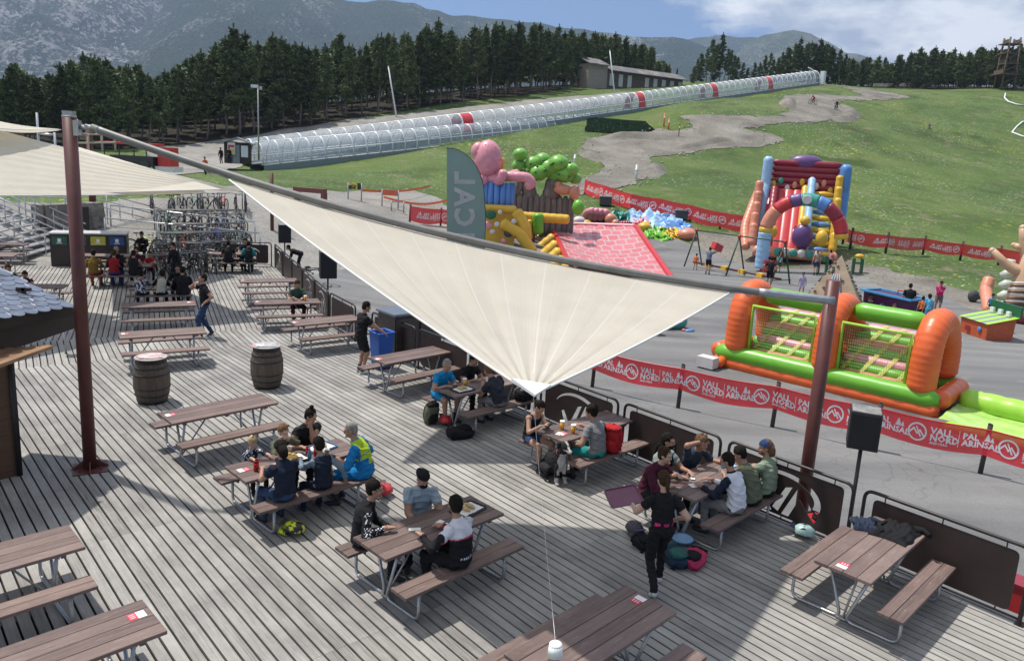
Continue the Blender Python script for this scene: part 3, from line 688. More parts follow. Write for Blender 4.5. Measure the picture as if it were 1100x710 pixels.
for i in range(len(PINES)):
    if i not in used:
        for ch in list(PINES[i].children): bpy.data.objects.remove(ch)
        bpy.data.objects.remove(PINES[i])
# ================================================================ DECK
DECKM = boardmat('deck_boards', (.275, .264, .246), (.415, .402, .376), (.095, .090, .084))
UNDERSHADE = pmat('deck_shade_slab', (.012, .011, .010), .95)
WOODT = boardmat('table_wood', (.165, .115, .102), (.26, .19, .165), (.075, .052, .046), rough=.6, wear=(.42, .36, .32), objvar=.16)
GALV = pmat('galvanised_steel', (.42, .43, .44), .42, .85, var=.15, scale=12)
BLACKM = pmat('dark_railing_paint', (.022, .017, .016), .45, var=.2)
PANELM = pmat('dark_panel_paint', (.030, .018, .016), .5, var=.25, scale=3)
RUST = pmat('red_brown_post_paint', (.105, .030, .024), .45, var=.2, scale=4)
def ang2(d): return math.atan2(d[1], d[0])
U0 = Vector((math.cos(R(-48.3)), math.sin(R(-48.3)), 0))      # along the near fence, towards the viewer's right
F0 = Vector((5.1, 10.11, 0))                                   # a joint between two railing panels
def fp(k): return F0 + U0*(2.21*k)
FA = fp(-6.35)                                                 # where the fence bends
U1 = Vector((math.cos(R(-56.5)), math.sin(R(-56.5)), 0)); FB = FA - U1*2.2
U2 = Vector((math.cos(R(-64.6)), math.sin(R(-64.6)), 0)); FC = FB - U2*11.6
edge_out = .12
nrm0 = Vector((-U0.y, U0.x, 0)); nrm1 = Vector((-U1.y, U1.x, 0)); nrm2 = Vector((-U2.y, U2.x, 0))   # outwards, to the lot
def clip(poly, p, n):
    """keep the side where (x-p).n <= 0 ; verts are (pos, gc)"""
    out_ = []
    for i in range(len(poly)):
        a, b = poly[i], poly[(i+1) % len(poly)]; da = (a[0]-p).dot(n); db = (b[0]-p).dot(n)
        if da <= 0: out_.append(a)
        if (da < 0) != (db < 0) and abs(da-db) > 1e-9:
            t = da/(da-db); out_.append((a[0].lerp(b[0], t), tuple(x+(y-x)*t for x, y in zip(a[1], b[1]))))
    return out_
SA = Vector((-10.45, 17.15, 0)); dA = Vector((math.cos(R(36.6)), math.sin(R(36.6)), 0)); nA = Vector((-dA.y, dA.x, 0))   # seam main/mid, normal to far side
SB = Vector((-9.5, 20.4, 0)); dB = Vector((math.cos(R(30)), math.sin(R(30)), 0)); nB = Vector((-dB.y, dB.x, 0))
EL = gp(-60, 285); ER = FC + Vector((0, .05, 0)); dE = (ER-EL).normalized(); nE = Vector((-dE.y, dE.x, 0))
NEARY = 2.2; LEFTX = -24.
mb = MB()
def sector(u, cons, lo, hi, olo, ohi, org):
    v = Vector((-u.y, u.x, 0)); pitch = .142; gap = .026
    k = int(lo/pitch)
    while k*pitch < hi:
        c = org+v*(k*pitch); a = olo+(2.0 if k % 2 and rng.random() < .35 else 0)
        while a < ohi:
            ln = 3.9; r_ = rng.random()*100; h = (pitch-gap)/2; dz = rng.uniform(-.0015, .0015)
            p = [(c+u*a-v*h, (a, 0, r_)), (c+u*(a+ln-.004)-v*h, (a+ln, 0, r_)), (c+u*(a+ln-.004)+v*h, (a+ln, .13, r_)), (c+u*a+v*h, (a, .13, r_))]
            for q, n in cons:
                p = clip(p, q, n)
                if len(p) < 3: break
            if len(p) >= 3:
                n_ = len(p)
                vs = [(x[0].x, x[0].y, dz) for x in p]+[(x[0].x, x[0].y, dz-.03) for x in p]; g = [x[1] for x in p]*2
                vs = [v if i < n_ else (v[0], v[1], v[2]-.015) for i, v in enumerate(vs)]; mb.add(vs, [tuple(range(n_))]+[(i, n_+i, n_+(i+1) % n_, (i+1) % n_) for i in range(n_)], 0, g)
            a += ln
        k += 1
near_c = [(Vector((0, NEARY, 0)), Vector((0, -1, 0))), (Vector((LEFTX, 0, 0)), Vector((-1, 0, 0)))]
sector(U0, [(F0+nrm0*edge_out, nrm0), (SA, nA)]+near_c, -26, 1, -22, 14, F0)
sector(U1, [(FA+nrm1*edge_out, nrm1), (SB, nB), (SA, -nA)]+near_c, -24, 2, -14, 8, FA)
sector(U2, [(FB+nrm2*edge_out, nrm2), (EL, nE), (SB, -nB)]+near_c, -22, 2, -26, 10, FB)
mb.build('deck', DECKM, kind='structure')
# near-black slab standing in for the shade under the boards, and the fascia at the edge
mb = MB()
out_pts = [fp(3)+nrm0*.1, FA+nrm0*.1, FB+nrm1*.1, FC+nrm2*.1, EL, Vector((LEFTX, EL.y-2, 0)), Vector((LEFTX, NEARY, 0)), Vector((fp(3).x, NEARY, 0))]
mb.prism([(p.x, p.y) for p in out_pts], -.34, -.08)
mb.build('deck_shade_slab', UNDERSHADE, kind='structure')
mb = MB()
for a, b, n in ((fp(3), FA, nrm0), (FA, FB, nrm1), (FB, FC, nrm2)):
    for z in (-.02, -.2, -.38, -.56):
        mb.board(a+n*.135+Vector((0, 0, z)), b+n*.135+Vector((0, 0, z)), .03, .16, side=(b-a).normalized().cross(Vector((0, 0, 1))))
mb.build('deck_edge', DECKM, kind='structure')

# ---------------------------------------------------------------- railing panels
def cut_panel(Lx, H, logo, mirror=False):
    """dark sheet with the emblem cut out of it"""
    cu = bpy.data.curves.new('t', 'CURVE'); cu.dimensions = '2D'; cu.fill_mode = 'BOTH'; cu.extrude = .006
    def sp(pts):
        s = cu.splines.new('POLY'); s.points.add(len(pts)-1); s.use_cyclic_u = True
        for i, p in enumerate(pts): s.points[i].co = (p[0], p[1], 0, 1)
    rc = [(x.x, x.y) for x in round_poly([(0, 0, 0), (Lx, 0, 0), (Lx, H, 0), (0, H, 0)], .08, 4, True)]; sp(rc)
    if logo:
        f = lambda x, y: ((Lx-x) if mirror else x, y)
        cx, cy_ = Lx*.47, H*.42
        arc = []
        for i in range(25):
            a = R(205-188*i/24); arc.append((cx+.60*math.cos(a)+.06, cy_+.36*math.sin(a)+.02))
        inn = []
        for i in range(25):
            a = R(200-180*i/24); t = i/24; inn.append((cx+.60*(.80+.18*t)*math.cos(a)+.06, cy_+.36*(.66+.26*t)*math.sin(a)+.02))
        sp([f(*p) for p in arc+inn[::-1]])
        sp([f(*p) for p in [(cx-.52, cy_-.14), (cx-.47, cy_-.26), (cx-.36, cy_-.15), (cx-.20, cy_+.04), (cx-.06, cy_-.30), (cx+.06, cy_-.30), (cx-.16, cy_+.20), (cx-.24, cy_+.20), (cx-.38, cy_-.02)]])
        sp([f(*p) for p in [(cx-.07, cy_+.18), (cx+.04, cy_+.14), (cx+.22, cy_-.24), (cx+.12, cy_-.28)]])
        sp([f(*p) for p in [(cx+.22, cy_-.30), (cx+.40, cy_-.02), (cx+.47, cy_-.06), (cx+.36, cy_-.33)]])
    o = bpy.data.objects.new('t', cu); COL.objects.link(o); dg = bpy.context.evaluated_depsgraph_get(); me = bpy.data.meshes.new_from_object(o.evaluated_get(dg))
    vs = [tuple(v.co) for v in me.vertices]; fs = [tuple(p.vertices) for p in me.polygons]
    bpy.data.objects.remove(o); bpy.data.curves.remove(cu); bpy.data.meshes.remove(me)
    return vs, fs
def railing(a, u, ln, logo, label, group='railing panels along the deck edge', mirror=True, zb=0.):
    rz = ang2(u); t = thing('railing_panel', label, 'railing', (a.x, a.y, zb), rz, group)
    r_ = MB(); r_.tube(round_poly([(0, 0, -.15), (0, 0, 1.02), (ln, 0, 1.02), (ln, 0, -.15)], .13, 5), .025, 10)
    r_.tube([(0, 0, .08), (ln, 0, .08)], .016, 6)
    for x in (0, ln): r_.box((x, .05, -.06), (.1, .14, .14))
    for x in (.28, ln/2, ln-.28): r_.tube([(x, 0, .88), (x, 0, 1.0)], .009, 6); r_.tube([(x, 0, .08), (x, 0, .14)], .009, 6)
    r_.build('handrail', BLACKM, t)
    p = MB(); vs, fs = cut_panel(ln-.26, .80, logo, mirror)
    M = frame(Vector((.13, -.0, .13)), (1, 0, 0), (0, 0, 1)); p.add([M @ Vector(v) for v in vs], fs); p.build('panel', PANELM, t)
    return t
names = {1: 'dark railing panel at the right rim of the picture, past the empty corner table', 0: 'plain dark railing panel behind the empty table with the black jacket', -1: 'railing panel with a cut-out mountain emblem behind the large group of men',
         -2: 'plain dark railing panel between the dog couple and the large group', -3: 'railing panel with a big cut-out crescent emblem behind the couple with the dog', -4: 'plain dark railing panel half hidden by the low corner of the sail'}
for k in range(-6, 2):
    lab = names.get(k, 'dark railing panel %s the grey waste cabinet, partly under the sail' % ('beside' if k == -5 else 'just past'))
    railing(fp(k), U0, 2.05, k in (-1, -3), lab)
railing(FB+U1*.05, U1, 2.0, False, 'short dark railing panel at the bend of the deck, left of the cabinet')
for k in range(5):
    railing(FB-U2*(2.25*(k+1)), U2, 2.1, k in (1, 4, 0), ['railing panel with a round cut-out emblem beside the man at the bins', 'railing panel with cut-out emblem behind the drinker in the green shirt', 'plain railing panel between the two tall black speakers', 'plain railing panel behind the farthest speaker', 'last railing panel of the long side, by the bike racks'][k])
for k in range(1):
    railing(FC+Vector((-2.15, -.45, 0)), Vector((.98, .2, 0)).normalized(), 2.1, True, 'railing panel across the far end of the deck, in front of the bike racks', mirror=False)

# ---------------------------------------------------------------- picnic tables
TL, TW, BO, BW = 1.87, .68, .59, .30
PAPER = pmat('white_card', (.72, .72, .70), .6, var=.04); REDC = pmat('red_card', (.55, .05, .08), .6, var=.1)
STK = {}
def make_table():
    t = thing('picnic_table', 'x', 'picnic table')
    tp = MB(); n = 4; w_ = TW/n
    for i in range(n):
        y = -TW/2+w_*(i+.5); tp.board((-TL/2, y, .75), (TL/2, y, .75), w_-.006, .038)
    for x in (-.72, 0, .72): tp.box((x, 0, .69), (.05, TW-.06, .04))
    tp.build('tabletop', WOODT, t)
    for s in (-1, 1):
        b = MB()
        for i in (-1, 1): b.board((-TL/2, s*BO+i*BW/4, .45), (TL/2, s*BO+i*BW/4, .45), BW/2-.006, .038)
        for x in (-.68, .68): b.box((x, s*BO, .40), (.04, BW-.04, .02))
        b.build('bench_seat', WOODT, t)
    for x in (-.68, .68):
        f = MB()
        for s in (-1, 1):
            f.tube(round_poly([(x, s*(BO+.06), .40), (x, s*(BO+.06), .022), (x+.02*s, s*.035, .022), (x+.02*s, s*.25, .68)], .10, 4), .021, 8)
        f.tube([(x, -BO-.06, .395), (x, -BO+.14, .395)], .016, 6); f.tube([(x, BO+.06, .395), (x, BO-.14, .395)], .016, 6)
        f.tube([(x, 0, .022), (x*.25, 0, .70)], .014, 6)
        f.tube([(x, -.26, .66), (x, .26, .66)], .016, 6); f.tube([(x, -.08, .022), (x, .08, .022)], .021, 6)
        f.build('leg_frame', GALV, t)
    return t
def sticker(t, x, y, red_first=True):
    k = 'stk'
    if k not in STK:
        m_ = MB(); m_.box((-.04, 0, .0025), (.08, .12, .003)); m_.box((.04, 0, .0025), (.08, .12, .003), mi=1)
        for i in range(3): m_.box((.04, -.035+.03*i, .0045), (.05, .008, .001), mi=0)
        o = m_.build('sticker', [PAPER, REDC], t); STK[k] = o
    else: o = STK[k].copy(); COL.objects.link(o); o.parent = t
    o.location = (x, y, .750); o.rotation_euler = (0, 0, 0 if red_first else PI)
T0 = make_table(); _first = [True]
TAB = {}
def table(key, c, yaw, label, stk=None):
    if _first[0]: t = T0; _first[0] = False
    else:
        t = T0.copy(); COL.objects.link(t)
        for ch in T0KIDS: 
            d = ch.copy(); COL.objects.link(d); d.parent = t
    t.location = (c[0], c[1], 0); t.rotation_euler = (0, 0, R(yaw)); t['label'] = label; t['group'] = 'picnic tables on the deck'
    TAB[key] = (Vector((c[0], c[1], 0)), R(yaw))
    if stk: sticker(t, *stk)
    return t
T0KIDS = list(T0.children)
YW = 44.8
table('T1', (4.72, 8.96), YW, 'empty picnic table at the lower right with black jackets on its far end', (-.78, .05))
table('T2', (-.86, 8.90), YW, 'picnic table of the three young men, one in a white and black jersey')
table('T3', (1.00, 6.86), YW, 'empty picnic table at the bottom edge, nearest one to the viewer', (.80, .06, False))
table('T4', (-5.01, 12.74), YW, 'empty picnic table between the two barrels and the family', (-.80, .10))
table('T5', (-2.26, 16.93), YW+1, 'empty picnic table in front of the blue bin and waste cabinet', (-.8, .1))
table('T6', (-3.10, 10.72), YW, 'picnic table crowded by the family with food trays', (-.78, .06))
table('T7', (1.42, 12.87), 43.5, 'picnic table of the couple with beers and a dog', (-.66, -.05))
table('T8', (-.55, 14.95), YW, 'picnic table of the grey-haired man in blue, under the sail corner')
table('T9', (3.14, 10.92), YW, 'picnic table of the large group of men by the brown sail post', (-.70, .1))
table('T10', (-5.58, 7.51), YW, 'empty picnic table at the left edge, upper of the two near ones')
table('T11', (-4.01, 6.09), YW, 'empty picnic table in the bottom left corner with a red and white sticker', (.80, .08, False))
table('T12', (-9.78, 20.78), 26, 'empty picnic table with bleached pale planks, just behind the left barrel row', (.8, .1))
table('T13', (-8.27, 17.70), 31, 'empty picnic table directly behind the left barrel', (-.8, .1))
table('Ta', (-8.22, 25.4), 26, 'empty picnic table behind the drinker in green, second from the two men in black', (-.8, .05))
table('Tb', (-6.62, 22.1), 24, 'picnic table of the lone drinker in a green shirt', (-.8, .05))
table('Tc', (-4.96, 19.95), 38, 'empty picnic table left of the man at the blue bin', (-.8, .05))
table('A', (-15.45, 28.9), 17, 'long occupied picnic table in front of the recycling station')
table('A2', (-13.9, 26.95), 17, 'occupied picnic table behind the brown post, with the red jacket at it')
table('B', (-11.2, 23.95), 22, 'picnic table of the riders in patterned and cream shirts')
table('D', (-11.55, 31.1), 20, 'picnic table of the two people in black at the far corner of the deck', (-.8, .1))
table('Te', (-20.5, 30.3), 17, 'empty picnic table by the metal grandstand, farther of two')
table('Tf', (-19.1, 27.4), 17, 'empty picnic table by the metal grandstand, nearer of two')
table('Tp', (-14.3, 22.3), 17, 'picnic table of the two children left of the brown post')

# ---------------------------------------------------------------- barrels
STAVE = pmat('barrel_oak', (.105, .075, .052), .7, var=.35, scale=14, stretch=(1, 1, .12), bump=.3)
HOOP = pmat('barrel_hoop', (.05, .047, .045), .5, .6, var=.4, scale=9)
LID = pmat('barrel_lid', (.30, .29, .28), .5, var=.25, scale=6, second=(.55, .30, .32), thr=(.52, .6))
def barrel(p, label, tilt, lidm):
    t = thing('barrel', label, 'barrel', (p.x, p.y, 0), 0, 'oak barrels standing on the deck')
    b = MB(); prof = []
    for i in range(17):
        z = i/16; prof.append((.265+.085*math.sin(PI*z)**.9, z*.92))
    vs = []; n = 72
    for r_, z in prof:
        for k in range(n):
            a = 2*PI*k/n; q = r_*(1-.012*(k % 3 == 0)); vs.append((q*math.cos(a), q*math.sin(a), z))
    b.add(vs, [(i*n+k, i*n+(k+1) % n, (i+1)*n+(k+1) % n, (i+1)*n+k) for i in range(16) for k in range(n)]+[tuple(range(n))[::-1], tuple(16*n+k for k in range(n))], smooth=False)
    b.build('staves', STAVE, t)
    for z, h in ((.02, .07), (.16, .04), (.31, .035), (.60, .035), (.74, .04), (.85, .07)):
        r0 = .270+.085*math.sin(PI*z/.92)**.9 if z > 0 else .27; r1 = .270+.085*math.sin(PI*min(.92, z+h)/.92)**.9
        hb = MB(); hb.lathe([(r0-.02, z), (r0+.004, z), (r1+.004, z+h), (r1-.02, z+h)], n=48)
        for k in range(12):
            a = k*PI/6+.1; hb.ball(((r0+r1)/2*math.cos(a)+.003*math.cos(a), (r0+r1)/2*math.sin(a), z+h/2), .008, 6)
        hb.build('hoop', HOOP, t)
    l = MB(); l.lathe([(.30, .925), (.31, .93), (.31, .945), (.30, .95)], n=40)
    l.build('lid', lidm, t)
    l = MB(); l.box((.03, .02, .958), (.34, .42, .012), rz=tilt); l.box((-.12, -.08, .966), (.2, .26, .003), rz=tilt+.2, mi=1)
    l.build('poster_board', [pmat('grey_board', (.38, .38, .38), .6, var=.25, scale=9) if lidm is LID else pmat('faded_pink_poster', (.42, .30, .30), .6, var=.5, scale=12, second=(.6, .58, .55)), pmat('faded_pink_print', (.48, .28, .28), .6, var=.5, scale=14, second=(.55, .52, .48)) if lidm is not LID else pmat('grey_print', (.5, .5, .5), .6, var=.4, scale=14)], t)
    return t
barrel(gp(164, 431), 'left oak barrel with a faded pink poster board on its top', .5, pmat('barrel_top', (.35, .31, .29), .6, var=.3, scale=9))
barrel(gp(287, 415), 'right oak barrel with a pale grey lid, nearest to the mother in black', .3, LID)

# ---------------------------------------------------------------- sail posts, boom and sails
PL = Vector((-6.69, 11.61, 0)); PR = Vector((4.74, 11.30, 0))
def post(p, z0, z1, r_, label, base=True):
    t = thing('sail_post', label, 'post', (p.x, p.y, z0), 0, 'red-brown steel posts holding the sails')
    m_ = MB(); m_.tube([(0, 0, 0), (0, 0, z1-z0)], r_, 28); m_.build('pole', RUST, t)
    if base:
        m_ = MB(); m_.box((0, 0, .008), (.5, .5, .016), rz=.5)
        for k in range(4):
            a = .5+k*PI/2; m_.prism([(.0, 0), (.19, 0), (.0, .14)], -.008, .008, M=Matrix.Rotation(a, 4, 'Z') @ Matrix.Translation((r_-.01, 0, .016)) @ Matrix.Rotation(PI/2, 4, 'X'))
            m_.tube([(.21*math.cos(a+PI/4), .21*math.sin(a+PI/4), .01), (.21*math.cos(a+PI/4), .21*math.sin(a+PI/4), .05)], .014, 6)
        m_.build('base_plate', RUST, t)
    return t
t = post(PL, 0, 5.55, .098, 'tall red-brown sail post on the left, with its base plate on the deck boards')
m_ = MB(); m_.box((0, 0, 5.585), (.14, .14, .07), rz=.1); m_.tube([(0, 0, 5.53), (0, 0, 5.555)], .101, 24); m_.build('cap', GALV, t)
m_ = MB(); m_.box((.13, -.03, 5.38), (.08, .10, .22)); m_.tube([(.18, -.03, 5.40), (.32, -.03, 5.38)], .035, 8); m_.tube([(.2, -.1, 5.30), (.2, .06, 5.30)], .02, 6); m_.build('bracket', GALV, t)
post(PR, -1.3, 3.78, .10, 'red-brown sail post on the right, behind the railing and the group of men')
A_ = PL+Vector((.34, -.03, 5.40)); B_ = PR+Vector((-.02, -.16, 3.50))
def boom_at(t): return A_.lerp(B_, t)-Vector((0, 0, .36*4*t*(1-t)))
GREYT = pmat('grey_boom_tube', (.20, .195, .18), .5, .3, var=.2, scale=3)
t = thing('boom', 'long grey steel tube spanning between the two sail posts, carrying the sail', 'boom', A_)
m_ = MB(); m_.tube([boom_at(k/60)-A_ for k in range(61)], .055, 18); m_.build('tube', GREYT, t)
d = (B_-A_).normalized(); m_ = MB(); m_.tube([d*-.10, boom_at(.01)-A_], [.03, .058], 16); m_.build('end_fitting', GALV, t); m_ = MB(); m_.tube([boom_at(.90+.01*k)-A_ for k in range(11)], .060, 18); m_.build('end_fitting', GALV, t)
SAILM = bpy.data.materials.new('sail_cloth'); SAILM.use_nodes = True; t_ = SAILM.node_tree; N = t_.nodes; K = t_.links.new
b = N['Principled BSDF']; b.inputs['Roughness'].default_value = .75; b.inputs['Specular IOR Level'].default_value = .2
a = N.new('ShaderNodeAttribute'); a.attribute_name = 'gc'; s_ = N.new('ShaderNodeSeparateXYZ'); K(a.outputs['Vector'], s_.inputs[0])
f1 = N.new('ShaderNodeMath'); f1.operation = 'FRACT'; K(s_.outputs[0], f1.inputs[0])
f2 = N.new('ShaderNodeMath'); f2.operation = 'SUBTRACT'; K(f1.outputs[0], f2.inputs[0]); f2.inputs[1].default_value = .5
f3 = N.new('ShaderNodeMath'); f3.operation = 'ABSOLUTE'; K(f2.outputs[0], f3.inputs[0])
# seam width grows where the panels narrow
f4 = N.new('ShaderNodeMath'); f4.operation = 'GREATER_THAN'; K(f3.outputs[0], f4.inputs[0]); K(s_.outputs[2], f4.inputs[1])
f5 = N.new('ShaderNodeMath'); f5.operation = 'LESS_THAN'; K(s_.outputs[1], f5.inputs[0]); f5.inputs[1].default_value = .865
f6 = N.new('ShaderNodeMath'); f6.operation = 'MULTIPLY'; K(f4.outputs[0], f6.inputs[0]); K(f5.outputs[0], f6.inputs[1])
c_ = N.new('ShaderNodeTexCoord'); nz = N.new('ShaderNodeTexNoise'); nz.inputs['Scale'].default_value = 1.4; nz.inputs['Detail'].default_value = 8; nz.inputs['Roughness'].default_value = .65; K(c_.outputs['Object'], nz.inputs['Vector'])
r_ = N.new('ShaderNodeValToRGB'); r_.color_ramp.elements[0].position = .3; r_.color_ramp.elements[0].color = (.63, .585, .49, 1); r_.color_ramp.elements[1].position = .65; r_.color_ramp.elements[1].color = (.71, .665, .565, 1); K(nz.outputs[0], r_.inputs[0])
m1 = N.new('ShaderNodeMixRGB'); K(f6.outputs[0], m1.inputs[0]); K(r_.outputs[0], m1.inputs[1]); m1.inputs[2].default_value = (.80, .77, .70, 1); K(m1.outputs[0], b.inputs['Base Color'])
tl = N.new('ShaderNodeBsdfTranslucent'); tl.inputs['Color'].default_value = (.72, .67, .57, 1); ms = N.new('ShaderNodeMixShader'); ms.inputs[0].default_value = .38
K(b.outputs[0], ms.inputs[1]); K(tl.outputs[0], ms.inputs[2]); K(ms.outputs[0], N['Material Output'].inputs['Surface'])
wv = N.new('ShaderNodeTexNoise'); wv.inputs['Scale'].default_value = 1.0; wv.inputs['Detail'].default_value = 4
mpw = N.new('ShaderNodeMapping'); mpw.inputs['Scale'].default_value = (3.2, .5, 2); K(a.outputs['Vector'], mpw.inputs[0]); K(mpw.outputs[0], wv.inputs['Vector'])
bp = N.new('ShaderNodeBump'); bp.inputs['Strength'].default_value = .3; bp.inputs['Distance'].default_value = .03; K(wv.outputs[0], bp.inputs['Height']); K(bp.outputs[0], b.inputs['Normal']); K(bp.outputs[0], tl.inputs['Normal'])
WHITEP = pmat('white_webbing', (.78, .78, .76), .6, var=.04)
def sail(name, label, P, Q, T, sag, nseam, curve=(.35, .35), hemw=.03, top=None, group='cream shade sails over the terrace'):
    """triangular sail: P-Q is one edge, T the opposite corner"""
    t = thing(name, label, 'shade sail', P, 0, group)
    P, Q, T = Vector(P), Vector(Q), Vector(T); n = (Q-P).cross(T-P).normalized()
    if n.z < 0: n = -n
    c = (P+Q+T)/3
    def fn(u, v):
        # v: 0 at the edge PQ, 1 at T
        a = top(u) if top else P.lerp(Q, u); p = a.lerp(T, v)
        # edges curve inwards
        e = math.sin(PI*v)
        mid = P.lerp(Q, .5).lerp(T, v)
        p = p.lerp(mid, (curve[0] if u < .5 else curve[1])*e*abs(2*u-1)*.35)
        p = p - n*sag*math.sin(PI*min(1, v*.95+.02))*(1-(2*u-1)**2*.55)
        p += n*.012*math.sin(u*60)*(v*.6+.2)
        return p-P
    nu, nv = 90, 40; mb = MB(); vs = [fn(i/nu, j/nv) for j in range(nv+1) for i in range(nu+1)]
    L0 = (Q-P).length
    g = [(i/nu*nseam, j/nv, .5-.5*min(1, .011*nseam/(L0*max(.06, 1-j/nv)))) for j in range(nv+1) for i in range(nu+1)]
    fs = [(j*(nu+1)+i, j*(nu+1)+i+1, (j+1)*(nu+1)+i+1, (j+1)*(nu+1)+i) for j in range(nv) for i in range(nu)]
    if ((vs[1]-vs[0]).cross(vs[nu+1]-vs[0])).z < 0: fs = [f[::-1] for f in fs]
    mb.add(vs, fs, 0, g, True); o = mb.build('cloth', SAILM, t)
    h = MB()
    for ed in ([fn(0, j/nv) for j in range(nv)], [fn(1, j/nv) for j in range(nv)]): h.tube(ed, .012, 6)
    h.build('edge_rope', WHITEP, t)
    return t, fn
TOPF = lambda u: boom_at(.185+(.862-.185)*u)+Vector((0, -.03, -.06)); P1 = TOPF(0); P2 = TOPF(1); TC = at(572, 423, 6.6)
t1, f1_ = sail('shade_sail', 'big cream triangular sail hanging from the grey boom, its low corner pulled towards the viewer', P1, P2, TC, .16, 11, (.0, .0), top=TOPF)
for q_, d_ in ((P1, (A_-P1).normalized()), (P2, (B_-P2).normalized())):
    m_ = MB(); m_.tube([q_-P1, q_-P1+d_*.28+Vector((0, 0, .02))], .012, 8); m_.tube([q_-P1+d_*.28+Vector((.05*math.cos(a), 0, .02+.05*math.sin(a))) for a in [2*PI*k/14 for k in range(14)]], .010, 6, closed=True); m_.build('shackle', GALV, t1)
# corner webbing plate and tie-down rope with its white fitting
m_ = MB(); e1 = (P1-TC).normalized(); e2 = (P2-TC).normalized()
o0 = at(573, 424, 6.45)-P1
nn_ = e1.cross(e2).normalized()*.012
if nn_.z < 0: nn_ = -nn_
m_.add([o0-e1*.02+nn_, o0+e1*.30+nn_, o0+e2*.30+nn_, o0-e1*.02-nn_, o0+e1*.30-nn_, o0+e2*.30-nn_], [(0, 1, 2), (5, 4, 3), (0, 3, 4, 1), (1, 4, 5, 2), (2, 5, 3, 0)])
m_.build('corner_plate', WHITEP, t1)
t = thing('tie_rope', 'thin pale rope running down from the low corner of the big sail', 'rope', at(573, 425, 6.4))
m_ = MB(); a0 = at(573, 425, 6.4); a1 = at(597, 692, 2.9); m_.tube([a.lerp(b_, k/10)-a0-Vector((0, 0, .05*math.sin(PI*k/10))) for k in range(11) for a, b_ in [(a0, a1)]],   .0014, 5); m_.build('cord', GALV, t)
t = thing('rope_cleat', 'small white rope fitting at the bottom edge, over the nearest table', 'fitting', a1)
m_ = MB(); m_.tube([(0, 0, 0), (0, 0, -.05)], [.028, .034], 16); m_.ball((0, 0, 0), (.029, .029, .012), 14); m_.build('cap', WHITEP, t)
m_ = MB(); m_.tube([(0, 0, -.05), (.01, 0, -.4)], .02, 10); m_.build('stem', pmat('tan_rod', (.45, .25, .16), .6), t)
# the left sail, the one hidden behind, and the far one
t2, _ = sail('shade_sail', 'cream sail behind the left post, its tip pointing at the bike racks', at(-170, 92, 27), at(-120, 210, 21.5), at(262, 206, 27), .12, 6, (.25, .0))
t5, _ = sail('shade_sail', 'unseen cream sail added behind the left sail to shade the busy tables', at(84, 158, 37), at(238, 203.5, 25), at(80, 206.5, 24), .08, 5, (.1, .1))  # unseen sail, added to cast shade on the back tables
t6, _ = sail('shade_sail', 'unseen cream sail added farthest back to shade the tables by the recycling station', at(84, 161, 42), at(222, 199, 33), at(80, 206, 27), .06, 5, (.1, .1))  # another unseen sail, added to darken the farthest tables
t3, _ = sail('shade_sail', 'small cream sail with a brown underside at the top left edge', at(-40, 120, 30), at(-70, 128, 24), at(66, 139, 27), .25, 5, (.1, .1))
t4, _ = sail('shade_sail', 'cream sail hidden behind the big sail, shading the couple and the man in blue', Vector((-2.6, 16.4, 3.7)), Vector((1.9, 13.6, 2.9)), Vector((-3.4, 13.4, 4.1)), .12, 6, (.3, .3))
